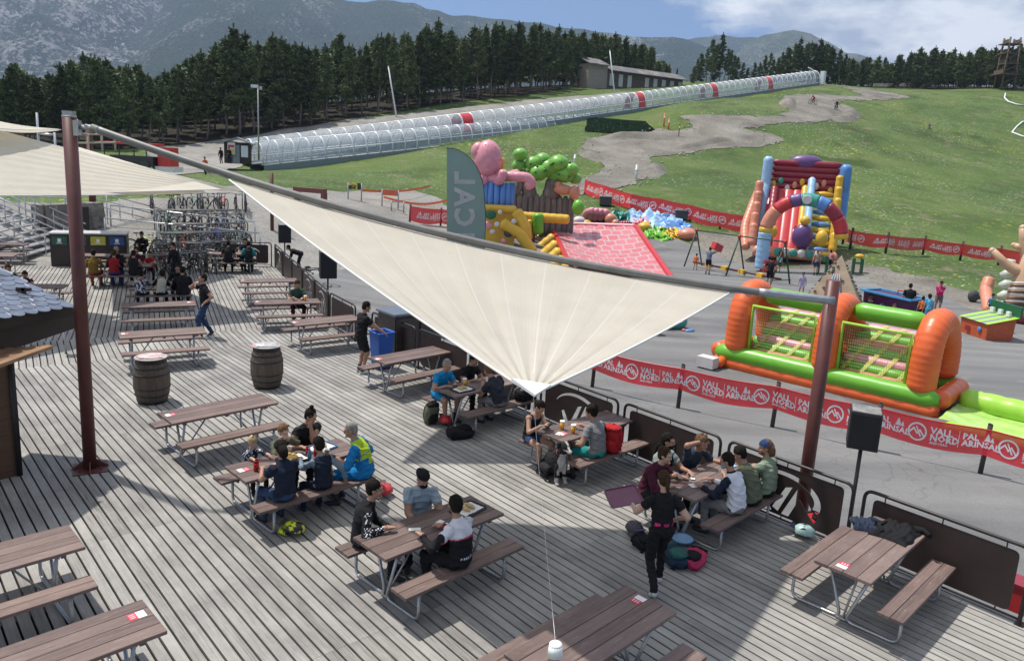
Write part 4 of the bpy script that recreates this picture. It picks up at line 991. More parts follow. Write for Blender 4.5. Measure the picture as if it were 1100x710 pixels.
# ================================================================ BUILT THINGS BEYOND THE DECK
STEEL = pmat('pale_steel', (.55, .56, .57), .35, .7, var=.1)
WHITEM = pmat('white_metal', (.74, .76, .78), .4, .2, var=.08)
GLASSM = pmat('tunnel_plastic', (.66, .72, .76), .15, 0, var=.2, scale=2.5, alpha=.32, spec=.7)
REDP = pmat('red_plastic', (.55, .03, .035), .35, var=.12)
BELT = pmat('conveyor_belt', (.06, .06, .065), .8)
GREYB = pmat('tunnel_base', (.20, .24, .24), .7, var=.15)
def tunnel(name, label, a, b, r, h, nseg, reds=(), cut0=False):
    a, b = Vector(a), Vector(b); d = b-a; Ln = d.length; rz = math.atan2(d.y, d.x)
    t = thing(name, label, 'conveyor tunnel', a, rz)
    dl = Vector((math.hypot(d.x, d.y), 0, d.z)); dn = dl.normalized()
    def pt(s, w, z):
        x = dl.x*s; wx, wy = a.x+math.cos(rz)*x-math.sin(rz)*w, a.y+math.sin(rz)*x+math.cos(rz)*w
        g = max(tz(wx, wy), 0) if False else a.z+dl.z*s
        return Vector((x, w, g-a.z+z))
    arc = [(r*math.cos(PI-PI*k/12)*(1 if True else 0), .35+(h-.35)*math.sin(PI*k/12)**.75) for k in range(13)]
    gl = MB(); rd = MB(); hp = MB()
    for i in range(nseg):
        s0, s1 = i/nseg, (i+1)/nseg
        tgt = rd if i in reds else gl
        A0 = [pt(s0, w, z) for w, z in arc]; A1 = [pt(s1, w, z) for w, z in arc]
        tgt.add(A0+A1, [(k, k+1, 13+k+1, 13+k) for k in range(12)], smooth=True)
    for i in range(nseg+1):
        hp.tube([pt(i/nseg, w*1.02, z+.02) for w, z in arc], .085, 5)
    for w in (-r, r):
        for z in (.35, 1.35):
            hp.tube([pt(0, w*(1.02 if z < 1 else .97), z), pt(1, w*(1.02 if z < 1 else .97), z)], .05, 4)
    hp.tube([pt(0, 0, h), pt(1, 0, h)], .05, 4)
    gl.build('glazing', GLASSM, t); hp.build('hoops', WHITEM, t)
    for i in reds:
        rd = MB(); A0 = [pt(i/nseg, w, z) for w, z in arc]; A1 = [pt((i+1)/nseg, w, z) for w, z in arc]; rd.add(A0+A1, [(k, k+1, 13+k+1, 13+k) for k in range(12)], smooth=True); rd.build('red_panel', REDP, t)
    bs = MB()
    bs.grid(lambda u, v: pt(u, [-r-.12, -r-.12, r+.12, r+.12][int(round(v*3))], [-1.6, .33, .33, -1.6][int(round(v*3))]), nseg, 3, smooth=False)
    bs.build('base_wall', GREYB, t)
    bl = MB(); bl.grid(lambda u, v: pt(u, -.6+1.2*v, .38), nseg, 1); bl.build('belt', BELT, t)
    return t, pt
S0 = at(276, 180.5, 89); S1 = at(631, 141.5, 128)
tunnel('conveyor_tunnel', 'nearer glass-roofed walkway tunnel running from the hut to the dark ground net', S0, S1, 1.35, 2.75, 30)
S2 = at(267, 178, 93); S3 = at(873, 91, 190)
L2 = (S3-S2).length
def seg_at(px):
    best = min(range(66), key=lambda i: abs((lambda q: q)(550+FPX*float(np.dot(np.array(S2+(S3-S2)*((i+.5)/66))-CP, _r2))/float(np.dot(np.array(S2+(S3-S2)*((i+.5)/66))-CP, _fw))-px)))
    return best
reds = [seg_at(x) for x in (497, 683, 760, 822)]
t, _pt = tunnel('conveyor_tunnel', 'longer glass-roofed walkway tunnel climbing the whole hill, with red sections', S2, S3, 1.5, 2.9, 66, reds)
m_ = MB(); c = Vector(((S3-S2).xy.length+.5, 0, (S3-S2).z)); m_.box(c+Vector((0, -1.9, 1.4)), (1.0, .9, 2.8)); m_.tube([c+Vector((-3.5, 0, 3.3)), c+Vector((-1, 0, 3.0))], .12, 6); m_.build('end_housing', WHITEM, t)

# hut at the foot of the tunnels
def box_part(t, name, c, d, m, **k):
    b = MB(); b.box(c, d, **k); return b.build(name, m, t)
hp_ = at(255, 176, 88)
DWOOD = pmat('dark_wood', (.045, .035, .028), .8, var=.3, scale=4)
t = thing('lift_hut', 'small dark operator hut with a pitched roof at the foot of the glass tunnels', 'hut', hp_, R(15))
box_part(t, 'wall', (0, 1.0, 1.1), (2.6, 2.2, 2.2), DWOOD)
m_ = MB(); m_.prism([(-1.7, 2.1), (0, 2.75), (1.7, 2.1), (1.7, 2.0), (0, 2.62), (-1.7, 2.0)], -1.5, 1.5, M=Matrix.Translation((0, 1.0, 0)) @ Matrix.Rotation(PI/2, 4, 'X')); m_.build('roof', pmat('grey_roof', (.28, .30, .33), .5, .3), t)
box_part(t, 'window', (.75, -.13, 1.3), (.7, .05, 1.2), WHITEM)
box_part(t, 'door', (-.1, -.13, 1.0), (.7, .05, 1.9), pmat('hut_glass', (.25, .28, .30), .2))
s_ = MB(); s_.box((-.55, -.35, 1.55), (.75, .04, 1.2)); s_.box((-.55, -.38, 1.3), (.6, .03, .4), mi=1); s_.box((-.55, -.38, 1.8), (.6, .03, .25), mi=2)
s_.build('notice', [PAPER, pmat('sign_yellow', (.75, .5, .05), .5), REDC], t)
# lamp post beside it
lp = at(278, 172, 87); t = thing('lamp_post', 'slim grey lamp post standing by the hut and the tunnel mouths', 'lamp post', lp)
m_ = MB(); m_.tube([(0, 0, 0), (0, 0, 7.6)], [.09, .06], 8); m_.build('pole', GALV, t)
m_ = MB(); m_.box((-.35, 0, 7.5), (.7, .4, .3), rz=.2); m_.build('lamp', WHITEM, t); m_ = MB(); m_.box((.3, 0, 7.35), (.25, .2, .35)); m_.build('bracket', GALV, t)
# leaning poles
for (x0, y0, x1, y1, D), lb in zip([(427,129,417,71,124),(661,103,655,54,158)], ['pale pole leaning to the left in front of the forest', 'pale pole standing by the corner of the timber stable']):
    a, b_ = at(x0, y0, D), at(x1, y1, D); t = thing('slope_pole', lb, 'pole', a)
    m_ = MB(); m_.tube([(0, 0, -.5), b_-a], [.14, .09], 8); m_.build('shaft', WHITEM, t)
    m_ = MB(); m_.tube([(b_-a)*.98, (b_-a)], .12, 8); m_.build('cap', GALV, t)

# timber stable on the hill
a0, a1 = at(652, 91, 168), at(733, 96, 182); d = a1-a0; rz = math.atan2(d.y, d.x); Ln = d.xy.length
t = thing('timber_stable', 'long low timber stable with white doors and grey roof above the tunnel', 'stable', a0-Vector((0, 0, 1.2)), rz)
PALEW = pmat('pale_timber', (.30, .26, .21), .8, var=.2, scale=3, stretch=(.3, .3, 3)); BRW = pmat('brown_timber', (.12, .085, .06), .8, var=.3, scale=2)
box_part(t, 'wall', (Ln/2, 2.6, 1.9), (Ln, 5, 4.6), BRW)
nd = 9
for i in range(nd):
    dr = MB(); x = 1.2+i*(Ln-2.0)/(nd-1)
    if i in (3,): continue
    dr.box((x, .04, 2.3), (1.1, .10, 2.5)); dr.build('door', pmat('white_door', (.55, .55, .52), .6, var=.1), t)
box_part(t, 'gable', (-2.5, 3.2, 2.4), (5.0, 6.2, 5.2), PALEW)
m_ = MB()
m_.prism([(-.9, 4.1), (2.6, 5.5), (6.1, 4.1), (6.1, 3.95), (2.6, 5.3), (-.9, 3.95)], -.0, Ln+.5, M=frame(Vector((0, 0, 0)), (0, 1, 0), (0, 0, 1)))
m_.prism([(-.6, 5.0), (3.2, 6.5), (6.8, 5.0), (6.8, 4.8), (3.2, 6.3), (-.6, 4.8)], -5.4, -.05, M=frame(Vector((0, 0, 0)), (0, 1, 0), (0, 0, 1)))
m_.build('roof', pmat('weathered_roof', (.13, .125, .13), .7, var=.3, scale=1, second=(.25, .22, .19), thr=(.5, .6)), t)
# split rail fences by the wood
FW = pmat('grey_fence_wood', (.25, .23, .20), .9)
def rail_fence(label, pts, name='rail_fence', h=1.2, nr=2, m=FW, cat='fence', r=.06, pr=.08, step=2.5):
    P = [G(*p) if len(p) == 2 else Vector(p) for p in pts]; o = P[0].copy(); t = thing(name, label, cat, o)
    Q = []
    for i in range(len(P)-1):
        k = max(1, round((P[i+1]-P[i]).length/step))
        for j in range(k): q = P[i].lerp(P[i+1], j/k); Q.append(q)
    Q.append(P[-1]); Q = [Vector((q.x, q.y, tz(q.x, q.y))) for q in Q]
    for q in Q:
        m_ = MB(); m_.tube([q-o+Vector((0, 0, -.2)), q-o+Vector((0, 0, h))], pr, 6); m_.build('post', m, t)
    for k in range(nr):
        m_ = MB(); z = h*(.45+.45*k/(max(1, nr-1))); m_.tube([q-o+Vector((0, 0, z)) for q in Q], r, 5); m_.build('rail', m, t)
    return t
rail_fence('weathered split rail fence at the edge of the forest, left of the stable', [(478,109),(500,105),(520,101),(550,97)])
rail_fence('low grey fence on the skyline at the top of the meadow', [(938,95.5),(960,94),(985,94.5),(1010,95)], h=1.1)
# timber tower
a = at(1078, 97, 226); t = thing('timber_tower', 'rickety brown timber climbing tower at the right end of the skyline', 'tower', a)
for i, (x, y) in enumerate([(-1.6, -1.6), (1.6, -1.6), (1.6, 1.6), (-1.6, 1.6)]):
    m_ = MB(); m_.tube([(x, y, -1), (x*.75, y*.75, 12)], .22, 6); m_.build('leg', BRW, t)
for z, w_ in ((3.5, 3.8), (6, 2.6), (8.3, 2.4), (10.5, 2.6)):
    m_ = MB(); m_.box((rng.uniform(-.8, .5), 0, z), (w_+1, w_+.6, .22)); m_.box((-w_*.5, 0, z+.6), (.12, w_, .9)); m_.box((w_*.4, 0, z+.6), (.12, w_, 1.0)); m_.build('platform', BRW, t)
m_ = MB()
for k in range(8): m_.tube([(-1.5, -1.5, k*1.4), (1.4, -1.4, k*1.4+1.4)], .12, 5)
m_.build('braces', BRW, t)
# small things on the far slope
def bollard(px, py, h, w_, m, label, name='marker_post', cat='marker', group=None):
    p = G(px, py); t = thing(name, label, cat, p, 0, group); m_ = MB(); m_.tube([(0, 0, -.1), (0, 0, h)], [w_, w_*.8], 8); m_.ball((0, 0, h), w_*.85, 8); m_.build('body', m, t)
    m_ = MB(); m_.tube([(0, 0, h*.6), (0, 0, h*.75)], w_*1.1, 8); m_.build('band', WHITEM, t); return t
ORA = pmat('orange_plastic', (.75, .16, .04), .5)
bollard(713, 136, 1.9, .12, ORA, 'orange marker pole beside the dark ground net, left one', group='orange marker poles')
bollard(718, 139, 1.5, .12, ORA, 'orange marker pole beside the dark ground net, right one', group='orange marker poles')
bollard(729, 147, 1.9, .06, DWOOD, 'thin dark stake on the gravel bank right of the orange poles')
bollard(683, 193, 1.5, .16, WHITEM, 'white marker cylinder by the tight bend of the bike trail')
bollard(617, 178, 1.2, .15, WHITEM, 'white marker cylinder on the grass right of the inflatable tree')
for pts, lb in [([(1080,101),(1079,106),(1083,110),(1092,113),(1100,114)], 'white hose line curving on the upper meadow near the tower'), ([(1110,130),(1098,132),(1092,137),(1087,143),(1097,147),(1110,150)], 'white and orange hose line at the right rim of the meadow')]:
    P = [G(*p, .12) for p in pts]; m_ = MB(); m_.tube([p-P[0] for p in P], .16, 5); o = m_.build('boundary_hose', PAPER, None, label=lb, cat='hose'); o.location = P[0]

# ---------------------------------------------------------------- course netting, red banner fences
BANR = pmat('red_banner', (.80, .028, .045), .55, var=.12, scale=1.5, alpha=.93)
BWHT = pmat('banner_white', (.78, .74, .76), .6)
POSTD = pmat('dark_wood_post', (.045, .036, .032), .8, var=.3)
def banner(label, P, h, top, rep, mir=False, start=.4, detail=True, sag=.05, size=1., pr=.055, ph=1.25, group='red advertising banners strung on posts'):
    o = P[0].copy(); t = thing('banner_fence', label, 'banner fence', o, 0, group)
    for q in P:
        m_ = MB(); m_.tube([q-o+Vector((0, 0, -.2)), q-o+Vector((.04, 0, ph))], pr, 10); m_.tube([q-o+Vector((.035, 0, ph)), q-o+Vector((.04, 0, ph+.02))], [pr*1.05, pr*.5], 10); m_.build('post', POSTD, t)
    cum = [0]
    for i in range(len(P)-1): cum.append(cum[-1]+(P[i+1]-P[i]).length)
    tot = cum[-1]
    def pos(s):
        s = min(max(s, 0), tot-1e-6); i = 0
        while cum[i+1] < s: i += 1
        f = (s-cum[i])/(cum[i+1]-cum[i]); p = P[i].lerp(P[i+1], f)-o; return p, f, (P[i+1]-P[i]).normalized()
    side0 = (P[-1]-P[0]).normalized().cross(Vector((0, 0, 1)))
    if side0.dot(-(P[0])) < 0: side0 = -side0
    def surf(s, z):
        p, f, d = pos(s); sg = sag*math.sin(PI*f); return p+side0*(pr+.012+.05*math.sin(s*2.1+z*2)*(1-z)*.6)+Vector((0, 0, top-sg-(1-z)*h*(1+.12*math.sin(PI*f))))
    m_ = MB(); m_.grid(lambda u, v: surf(u*tot, v), max(20, int(tot*8)), 8); m_.build('banner', BANR, t)
    m_ = MB(); m_.tube([surf(tot*k/60, 1) for k in range(61)], .018, 5); m_.build('hem', REDP, t)
    lt = MB(); s = start; off = side0*.006
    # s runs along the fence; text laid on the cloth
    def emit(vs, fs, s0, sc_):
        out_ = []
        for x, y in vs:
            ss = s0+(x if not mir else -x)*sc_; out_.append(surf(ss, min(.97, max(.03, .5+y*sc_/h)))+off)
        lt.add(out_, fs if not mir else [f[::-1] for f in fs])
    def words():
        V = []; Fa = []
        def addt(body, x, y, size_, b=.03):
            k = (body, 'B', b)
            if k not in TXT: TXT[k] = text_mesh(body, 1., 0, 'LEFT', b, 1)
            vs, fs = TXT[k]; n_ = len(V); V.extend([(x+q[0]*size_, y+q[1]*size_) for q in vs]); Fa.extend([tuple(n_+i for i in f) for f in fs])
        def poly(ps): n_ = len(V); V.extend(ps); Fa.append(tuple(range(n_, n_+len(ps))))
        # ring with the zigzag peaks
        n = 20
        for k in range(n):
            a0_, a1_ = 2*PI*k/n, 2*PI*(k+1)/n; poly([(.27*math.cos(a0_), .27*math.sin(a0_)), (.27*math.cos(a1_), .27*math.sin(a1_)), (.22*math.cos(a1_), .22*math.sin(a1_)), (.22*math.cos(a0_), .22*math.sin(a0_))])
        zz = [(-.22, -.06), (-.10, .09), (0, -.05), (.07, .06), (.21, -.12)]
        for i in range(4):
            (xa, ya), (xb, yb) = zz[i], zz[i+1]; poly([(xa, ya-.035), (xb, yb-.035), (xb, yb+.035), (xa, ya+.035)])
        poly([(-.06, .16), (-.02, .16), (.13, -.13), (.08, -.13)])
        addt('VALL', .36, .03, .27); addt('NORD', .36, -.17, .27); addt('ANDORRA', .37, -.27, .10, .02)
        poly([(1.12, -.24), (1.135, -.24), (1.135, .24), (1.12, .24)])
        addt('PAL', 1.22, .03, .25); addt('ARINSAL', 1.22, -.17, .25)
        for x_, h_ in ((1.86, .22), (1.98, .14)):
            for q in range(3): y0 = .04+q*h_*.28; w_ = (.10-.025*q)*h_/.22; poly([(x_-w_, y0), (x_+w_, y0), (x_, y0+h_*.5)])
        return V, Fa
    V, Fa = words()
    if not detail:
        pass
    sc_ = size
    while s+2.2*sc_ < tot:
        # split long faces so the writing follows the cloth
        emit(V, Fa, s+(0 if not mir else 2.2*sc_), sc_); s += rep
    if lt.v: lt.build('lettering', BWHT, t)
    return t
NB = [gp(558,398,-1.3), gp(636,415,-1.3), gp(728,438,-1.3), gp(829,459.5,-1.3), gp(937,485,-1.3), gp(1052,511,-1.3), gp(1190,545,-1.3)]
banner('long red banner fence with white lettering across the asphalt in front of the bouncy goal', NB, .60, 1.14, 1.83, start=.14, size=.76)
FB_ = [G(440,240), G(473,243), G(520,246)]
banner('piece of red banner fence behind the tall grey-green flag', FB_, .95, 1.15, 2.6, mir=True, size=1.0, pr=.07)
FB2 = [G(x, y) for x, y in [(628,209),(649,216),(678,226),(709,231),(741,238),(773,246),(808,251),(840,258)]]
banner('red banner fence running behind the flattened blue inflatable', FB2, 1.15, 1.35, 3.0, mir=True, size=1.15, pr=.09)
FB3 = [G(x, y) for x, y in [(905,262),(913,267),(951,272),(991,274),(1031,280),(1072,285),(1112,291)]]
banner('red banner fence along the meadow at the right, behind the woman in pink', FB3, .85, 1.3, 2.8, mir=True, size=.9, pr=.09, ph=1.5)

# orange tape, striped board, brown arch, red-orange sign on the gravel
def tape(pts, label, D=None):
    P = [at(*p) for p in pts]; m_ = MB(); m_.grid(lambda u, v: P[0].lerp(P[-1], u)-P[0]+Vector((0, 0, .16*v-.1*math.sin(PI*u)))+(P[1]-P[0].lerp(P[-1], .5))*math.sin(PI*u), 16, 1); m_.grid(lambda u, v: P[0].lerp(P[-1], u)-P[0]+Vector((.01, .02, .16*v-.1*math.sin(PI*u)))+(P[1]-P[0].lerp(P[-1], .5))*math.sin(PI*u), 16, 1)
    o = m_.build('barrier_tape', ORA, None, label=label, cat='tape'); o.location = P[0]
tape([(388,206,58),(430,205,60),(462,201,66)], 'orange tape strung over the gravel from the striped board towards the meadow')
tape([(412,213,58),(450,219,56),(482,216,55)], 'orange tape strung on posts behind the red banner and the flag')
YEL = pmat('sign_yellow_black', (.55, .45, .06), .5, var=.9, scale=3, second=(.02, .02, .02), thr=(.48, .52))
def signframe(px, py, D, w_, h_, lb, m, z0=.8, name='barrier_board'):
    p = at(px, py, D); p.z = tz(p.x, p.y); t = thing(name, lb, 'barrier', p, R(-8))
    for x in (-w_/2, w_/2): m_ = MB(); m_.tube([(x, 0, 0), (x, 0, z0+h_)], .05, 6); m_.build('leg', GALV, t)
    m_ = MB(); m_.box((0, 0, z0+h_/2), (w_-.1, .08, h_)); m_.build('board', m, t)
signframe(381, 216, 57, 1.0, .45, 'black and yellow striped board on legs on the gravel', YEL)
signframe(419, 221, 56, 1.2, .4, 'orange board on a thin frame right of the striped board', pmat('orange_board', (.60, .14, .06), .6), .9)
signframe(427, 226, 55, .9, .08, 'low bare steel barrier frame under the orange board', GALV, .7)
p = at(337, 219, 53); p.z = tz(p.x, p.y); t = thing('brown_gate', 'low brown padded gate behind the big sail, on the gravel', 'gate', p, R(-20)); BRN = pmat('brown_vinyl', (.16, .045, .035), .5)
m_ = MB(); m_.box((-.3, 0, .95), (2.4, .4, .3)); m_.build('beam', BRN, t)
for x in (-1.6, 1.0): m_ = MB(); m_.box((x*.8, 0, .4), (.25, .4, .8)); m_.build('leg', BRN, t)

# ---------------------------------------------------------------- red pick-up train and railings behind the left sail
p = at(142, 175, 62); p.z = at(142, 172, 62).z-.6; t = thing('tractor_wagon', 'red roofed open wagon seen over the left sail', 'wagon', p, R(-5))
box_part(t, 'roof', (0, 0, 1.75), (3.9, 1.8, .14), REDP); box_part(t, 'body', (0.4, 0, .55), (3.2, 1.5, .7), pmat('black_vehicle', (.02, .02, .025), .4))
box_part(t, 'box', (2.6, .2, .9), (.9, 1.2, 1.4), REDP); box_part(t, 'bench', (2.7, .1, .1), (1.4, 1.3, .35), PAPER)
for x in (-1.6, -.5, .6, 1.5): m_ = MB(); m_.tube([(x, -.7, .6), (x, -.7, 1.7)], .04, 6); m_.build('upright', BELT, t)
for x in (-1.1, 1.4):
    for y in (-.75, .75): m_ = MB(); m_.tube([(x, y-.1, .3), (x, y+.1, .3)], .34, 16); m_.build('wheel', BELT, t)
YW2 = pmat('yellowed_wood_rail', (.42, .40, .28), .8)
def gallery(label, a, b, h, nr, npost, m, r=.03):
    a, b = Vector(a), Vector(b); t = thing('guard_rail', label, 'railing', a)
    d = b-a
    for i in range(npost): m_ = MB(); q = d*(i/(npost-1)); m_.tube([q, q+Vector((0, 0, h))], r, 6); m_.build('post', m, t)
    for k in range(nr): m_ = MB(); z = h*(k+1)/nr; m_.tube([Vector((0, 0, z)), d+Vector((0, 0, z))], r, 6); m_.build('rail', m, t)
    return t
gallery('yellowish wooden guard rail just right of the left post top', at(80, 163, 40), at(124, 162, 42), .75, 2, 4, YW2, .045)
a = at(97, 170, 41); t = thing('brown_stub_post', 'short thick brown post behind the left sail post', 'post', a); m_ = MB(); m_.tube([(0, 0, -2), (0, 0, 1.5)], .15, 10); m_.build('pole', RUST, t); m_ = MB(); m_.tube([(0, 0, 1.2), (-.9, .2, 1.9)], .07, 8); m_.build('strut', RUST, t)
a = at(50, 162, 40); t = thing('steel_ladder_frame', 'pale steel ladder frame poking over the left sail', 'ladder', a)
for x in (-.4, .5): m_ = MB(); m_.tube([(x*.8, 0, -1), (x*.8, 0, 1.6 if x < 0 else .8)], .05, 6); m_.build('upright', STEEL, t)
m_ = MB(); m_.tube([(-.35, 0, .7), (.4, 0, .7)], .05, 6); m_.build('rung', STEEL, t)

# ---------------------------------------------------------------- metal grandstand stairs on the left
GR0 = Vector((-20.2, 33.4, 0)); 
t = thing('metal_stairs', 'wide galvanised metal staircase with diagonal handrails at the left', 'staircase', GR0, R(8))
rise, run, nst, wd = .19, .40, 15, 5.6
for i in range(nst):
    x = -.3-i*run; z = rise*(i+1); m_ = MB()
    m_.box((x, 0, z), (run*.86, wd, .05)); m_.build('tread', GALV, t)
for y in (-wd/2, -wd/6, wd/6, wd/2):
    m_ = MB(); m_.board((0, y, .0), (-nst*run, y, rise*nst), .05, .22); m_.build('stringer', GALV, t)
    h = MB()
    for z in (.35, .68, 1.0): h.tube([(.2, y, z), (-nst*run, y, rise*nst+z)], .028, 6)
    for i in range(0, nst+1, 3): h.tube([(-i*run, y, rise*i), (-i*run, y, rise*i+1.0)], .026, 6)
    h.build('handrail', STEEL, t)
# stone wall and raised terrace behind the stairs
STONE = pmat('rubble_stone', (.20, .18, .16), .9, var=.5, scale=2.2, bump=.6)
a = at(48, 232, 42); b_ = at(112, 236, 44)
t = thing('stone_wall', 'rough stone wall with a railing on top behind the metal staircase', 'wall', Vector((a.x, a.y, 0)), math.atan2(b_.y-a.y, b_.x-a.x))
Lw = (b_-a).xy.length; m_ = MB(); m_.grid(lambda u, v: Vector((Lw*u, -.25*(1-v)+.12*noise.noise(Vector((u*17, v*5, 0))), -.4+2.2*v)), 40, 10, smooth=False); m_.box((Lw/2, .5, .8), (Lw, .8, 2.0)); m_.build('masonry', STONE, t)
h = MB()
for z in (2.1, 2.45, 2.8): h.tube([(-6, .3, z+.5), (Lw*.4, .3, z), (Lw, .2, z-.5), (Lw+3.6, -.6, z-1.55)], .03, 6)
for k in range(9): x = -1+k*(Lw+3)/8; h.tube([(x, .3, .5), (x, .3, 2.9 if x < Lw*.5 else 2.9-.33*(x-Lw*.5))], .03, 6)
h.build('railing', STEEL, t)
box_part(t, 'door', (Lw*.52, -.36, .9), (.7, .1, 1.6), BLACKM)

# ---------------------------------------------------------------- recycling station, waste cabinet, blue bin
a = Vector((-17.9, 31.0, 0)); b_ = Vector((-15.0, 32.0, 0)); rz = math.atan2(b_.y-a.y, b_.x-a.x)
RP = gp(60, 285); RQ = gp(141, 285); rz = math.atan2(RQ.y-RP.y, RQ.x-RP.x); RW = (RQ-RP).length
t = thing('recycling_station', 'dark cabinet with green, brown, yellow and blue recycling openings', 'recycling bins', RP+Vector((0, -.3, 0)), rz)
box_part(t, 'body', (RW/2, .45, .64), (RW, .9, 1.28), pmat('dark_brown_laminate', (.035, .024, .02), .4, var=.15))
box_part(t, 'top', (RW/2, .45, 1.31), (RW+.06, .96, .05), pmat('pale_laminate', (.50, .50, .50), .4))
cl = [('green', (.02, .09, .05)), ('brown', (.08, .06, .05)), ('yellow', (.42, .40, .05)), ('blue', (.02, .07, .22))]
for i, (n_, c_) in enumerate(cl):
    x = RW*(i+.5)/4; f_ = MB(); f_.box((x, -.008, .62), (RW/4-.05, .02, 1.14)); f_.build('flap_door', pmat('bin_front', (.028, .018, .016), .35), t)
    s_ = MB(); s_.box((x, -.03, 1.03), (RW/4*.78, .03, .34)); s_.box((x, -.05, 1.04), (.12, .012, .14), mi=1); s_.box((x, -.05, .93), (.2, .012, .025), mi=1); s_.build('colour_plate', [pmat('plate_'+n_, c_, .4), PAPER], t, label=n_+' recycling plate')
c = pmat('grey_cabinet', (.045, .038, .036), .4); CQ = Vector((-2.94, 18.75, 0))
t = thing('waste_cabinet', 'dark waste cabinet with a grey top and round hole beside the blue bin', 'cabinet', CQ, R(YW-3))
box_part(t, 'body', (.75, .42, .60), (1.4, .8, 1.2), c)
m_ = MB(); m_.box((.75, .42, 1.225), (1.5, .88, .05)); m_.build('top', pmat('steel_blue_top', (.20, .23, .27), .3, .4), t)
m_ = MB(); m_.lathe([(.14, 1.252), (.17, 1.252), (.17, 1.262), (.14, 1.262)], (1.15, .42, 0), 24); m_.lathe([(0.01, 1.2535), (.139, 1.2535)], (1.15, .42, 0), 24, mi=1); m_.build('hole_ring', [GALV, BELT], t)
for x in (.05, .78): m_ = MB(); m_.box((x+.36, -.01, .6), (.66, .03, 1.05)); m_.build('door', pmat('cabinet_door', (.05, .04, .038), .35), t)
BLUE = pmat('blue_plastic', (.02, .10, .42), .45, var=.1)
bp_ = Vector((-3.15, 18.25, 0)); t = thing('blue_bin', 'bright blue open waste bin beside the man in black shorts', 'waste bin', bp_, R(YW-3))
m_ = MB(); vs = []
for s_, z in ((.17, .05), (.225, .93)): vs += [(-s_, -s_, z), (s_, -s_, z), (s_, s_, z), (-s_, s_, z)]
vs += [(-.20, -.20, .93), (.20, -.20, .93), (.20, .20, .93), (-.20, .20, .93), (-.15, -.15, .12), (.15, -.15, .12), (.15, .15, .12), (-.15, .15, .12)]
m_.add(vs, [(3, 2, 1, 0)]+[(i, (i+1) % 4, 4+(i+1) % 4, 4+i) for i in range(4)]+[(4+i, 4+(i+1) % 4, 8+(i+1) % 4, 8+i) for i in range(4)]+[(8+i, 8+(i+1) % 4, 12+(i+1) % 4, 12+i) for i in range(4)]+[(12, 13, 14, 15)]); m_.build('tub', BLUE, t)
m_ = MB(); m_.tube([(-.23, -.23, .93), (.23, -.23, .93), (.23, .23, .93), (-.23, .23, .93)], .02, 6, closed=True); m_.build('rim', BLUE, t)
for y in (-.13, .13): m_ = MB(); m_.tube([(.19, y-.03, .08), (.19, y+.03, .08)], .08, 12); m_.build('wheel', BELT, t)

# ---------------------------------------------------------------- speakers on poles
SPK = pmat('speaker_black', (.018, .018, .02), .6, var=.15); SPT = pmat('speaker_top_grey', (.20, .20, .19), .8, var=.4, scale=9)  # second material: greyer tone for the top faces
def speaker(base, z0, z1, w_, d_, yaw, tilt, label):
    t = thing('loudspeaker', label, 'loudspeaker', (base.x, base.y, base.z), yaw, 'black loudspeakers on poles along the railing')
    m_ = MB(); m_.tube([(0, 0, -.1), (0, 0, z0-base.z+.1)], .028, 10); m_.build('pole', BLACKM, t)
    M = Matrix.Translation((0, 0, (z0+z1)/2-base.z)) @ Matrix.Rotation(tilt, 4, 'X'); h = z1-z0
    m_ = MB(); m_.box((0, 0, 0), (w_, d_, h)); m_.v = [tuple(M @ Vector(v)) for v in m_.v]
    o = m_.build('cabinet', SPK, t); bv = o.modifiers.new('b', 'BEVEL'); bv.width = .012; bv.segments = 2
    m_ = MB(); m_.box((0, 0, h/2+.003), (w_-.03, d_-.03, .004)); m_.v = [tuple(M @ Vector(v)) for v in m_.v]; m_.build('grey_top', SPT, t)
    m_ = MB(); m_.box((0, -d_/2-.006, 0), (w_-.05, .012, h-.06)); m_.v = [tuple(M @ Vector(v)) for v in m_.v]; m_.build('grille', pmat('grille_black', (.012, .012, .013), .8), t)
sb = Vector((5.02, 10.27, 0)); speaker(sb, 1.60, 2.14, .40, .40, R(-22), R(0), 'black box loudspeaker on a pole at the railing, right of the sail post')
speaker(gp(352, 336), 1.15, 2.0, .52, .45, R(20), 0, 'black box loudspeaker by the railing, nearer of the two beside the big sail edge')
speaker(gp(306, 291), 1.2, 1.95, .5, .45, R(20), 0, 'black box loudspeaker farther along the railing, behind the people in black')
p = gp(283, 262); t = thing('sail_post', 'thin red-brown post at the far corner of the deck, by the bike racks', 'post', (p.x-.3, p.y+2.4, -.3), 0, 'red-brown steel posts holding the sails'); m_ = MB(); m_.tube([(0, 0, 0), (0, 0, 3.9)], .10, 14); m_.build('pole', RUST, t); m_ = MB(); m_.box((0, 0, .01), (.4, .4, .02)); m_.build('base_plate', RUST, t)

# ---------------------------------------------------------------- kiosk with slate roof at the left edge
SLATE = pmat('slate', (.13, .155, .205), .45, var=.35, scale=3, spec=.5)
K0 = Vector((-7.62, 11.2, 0))
t = thing('kiosk', 'timber bar kiosk with a rounded slate roof at the left edge', 'kiosk', K0)
u_ = Vector((-.62, -.78, 0)); v_ = Vector((-.85, .52, 0))
KW = pmat('kiosk_timber', (.11, .055, .028), .6, var=.35, scale=5, stretch=(.2, .2, 3))
m_ = MB(); pl = [Vector((0, 0, 0)), u_*3, u_*3+v_*3, v_*3]; m_.prism([(p.x, p.y) for p in pl], 0, 1.95); m_.build('wall', KW, t)
m_ = MB(); m_.tube([(0.03, .02, 0), (0.03, .02, 2.0)], .055, 4); m_.build('corner_post', BLACKM, t)
CTRW = boardmat('counter_wood', (.26, .15, .085), (.42, .26, .15), (.13, .07, .04), rough=.5)
cr_ = at(57, 371, 12.9)-K0; z_ = cr_.z
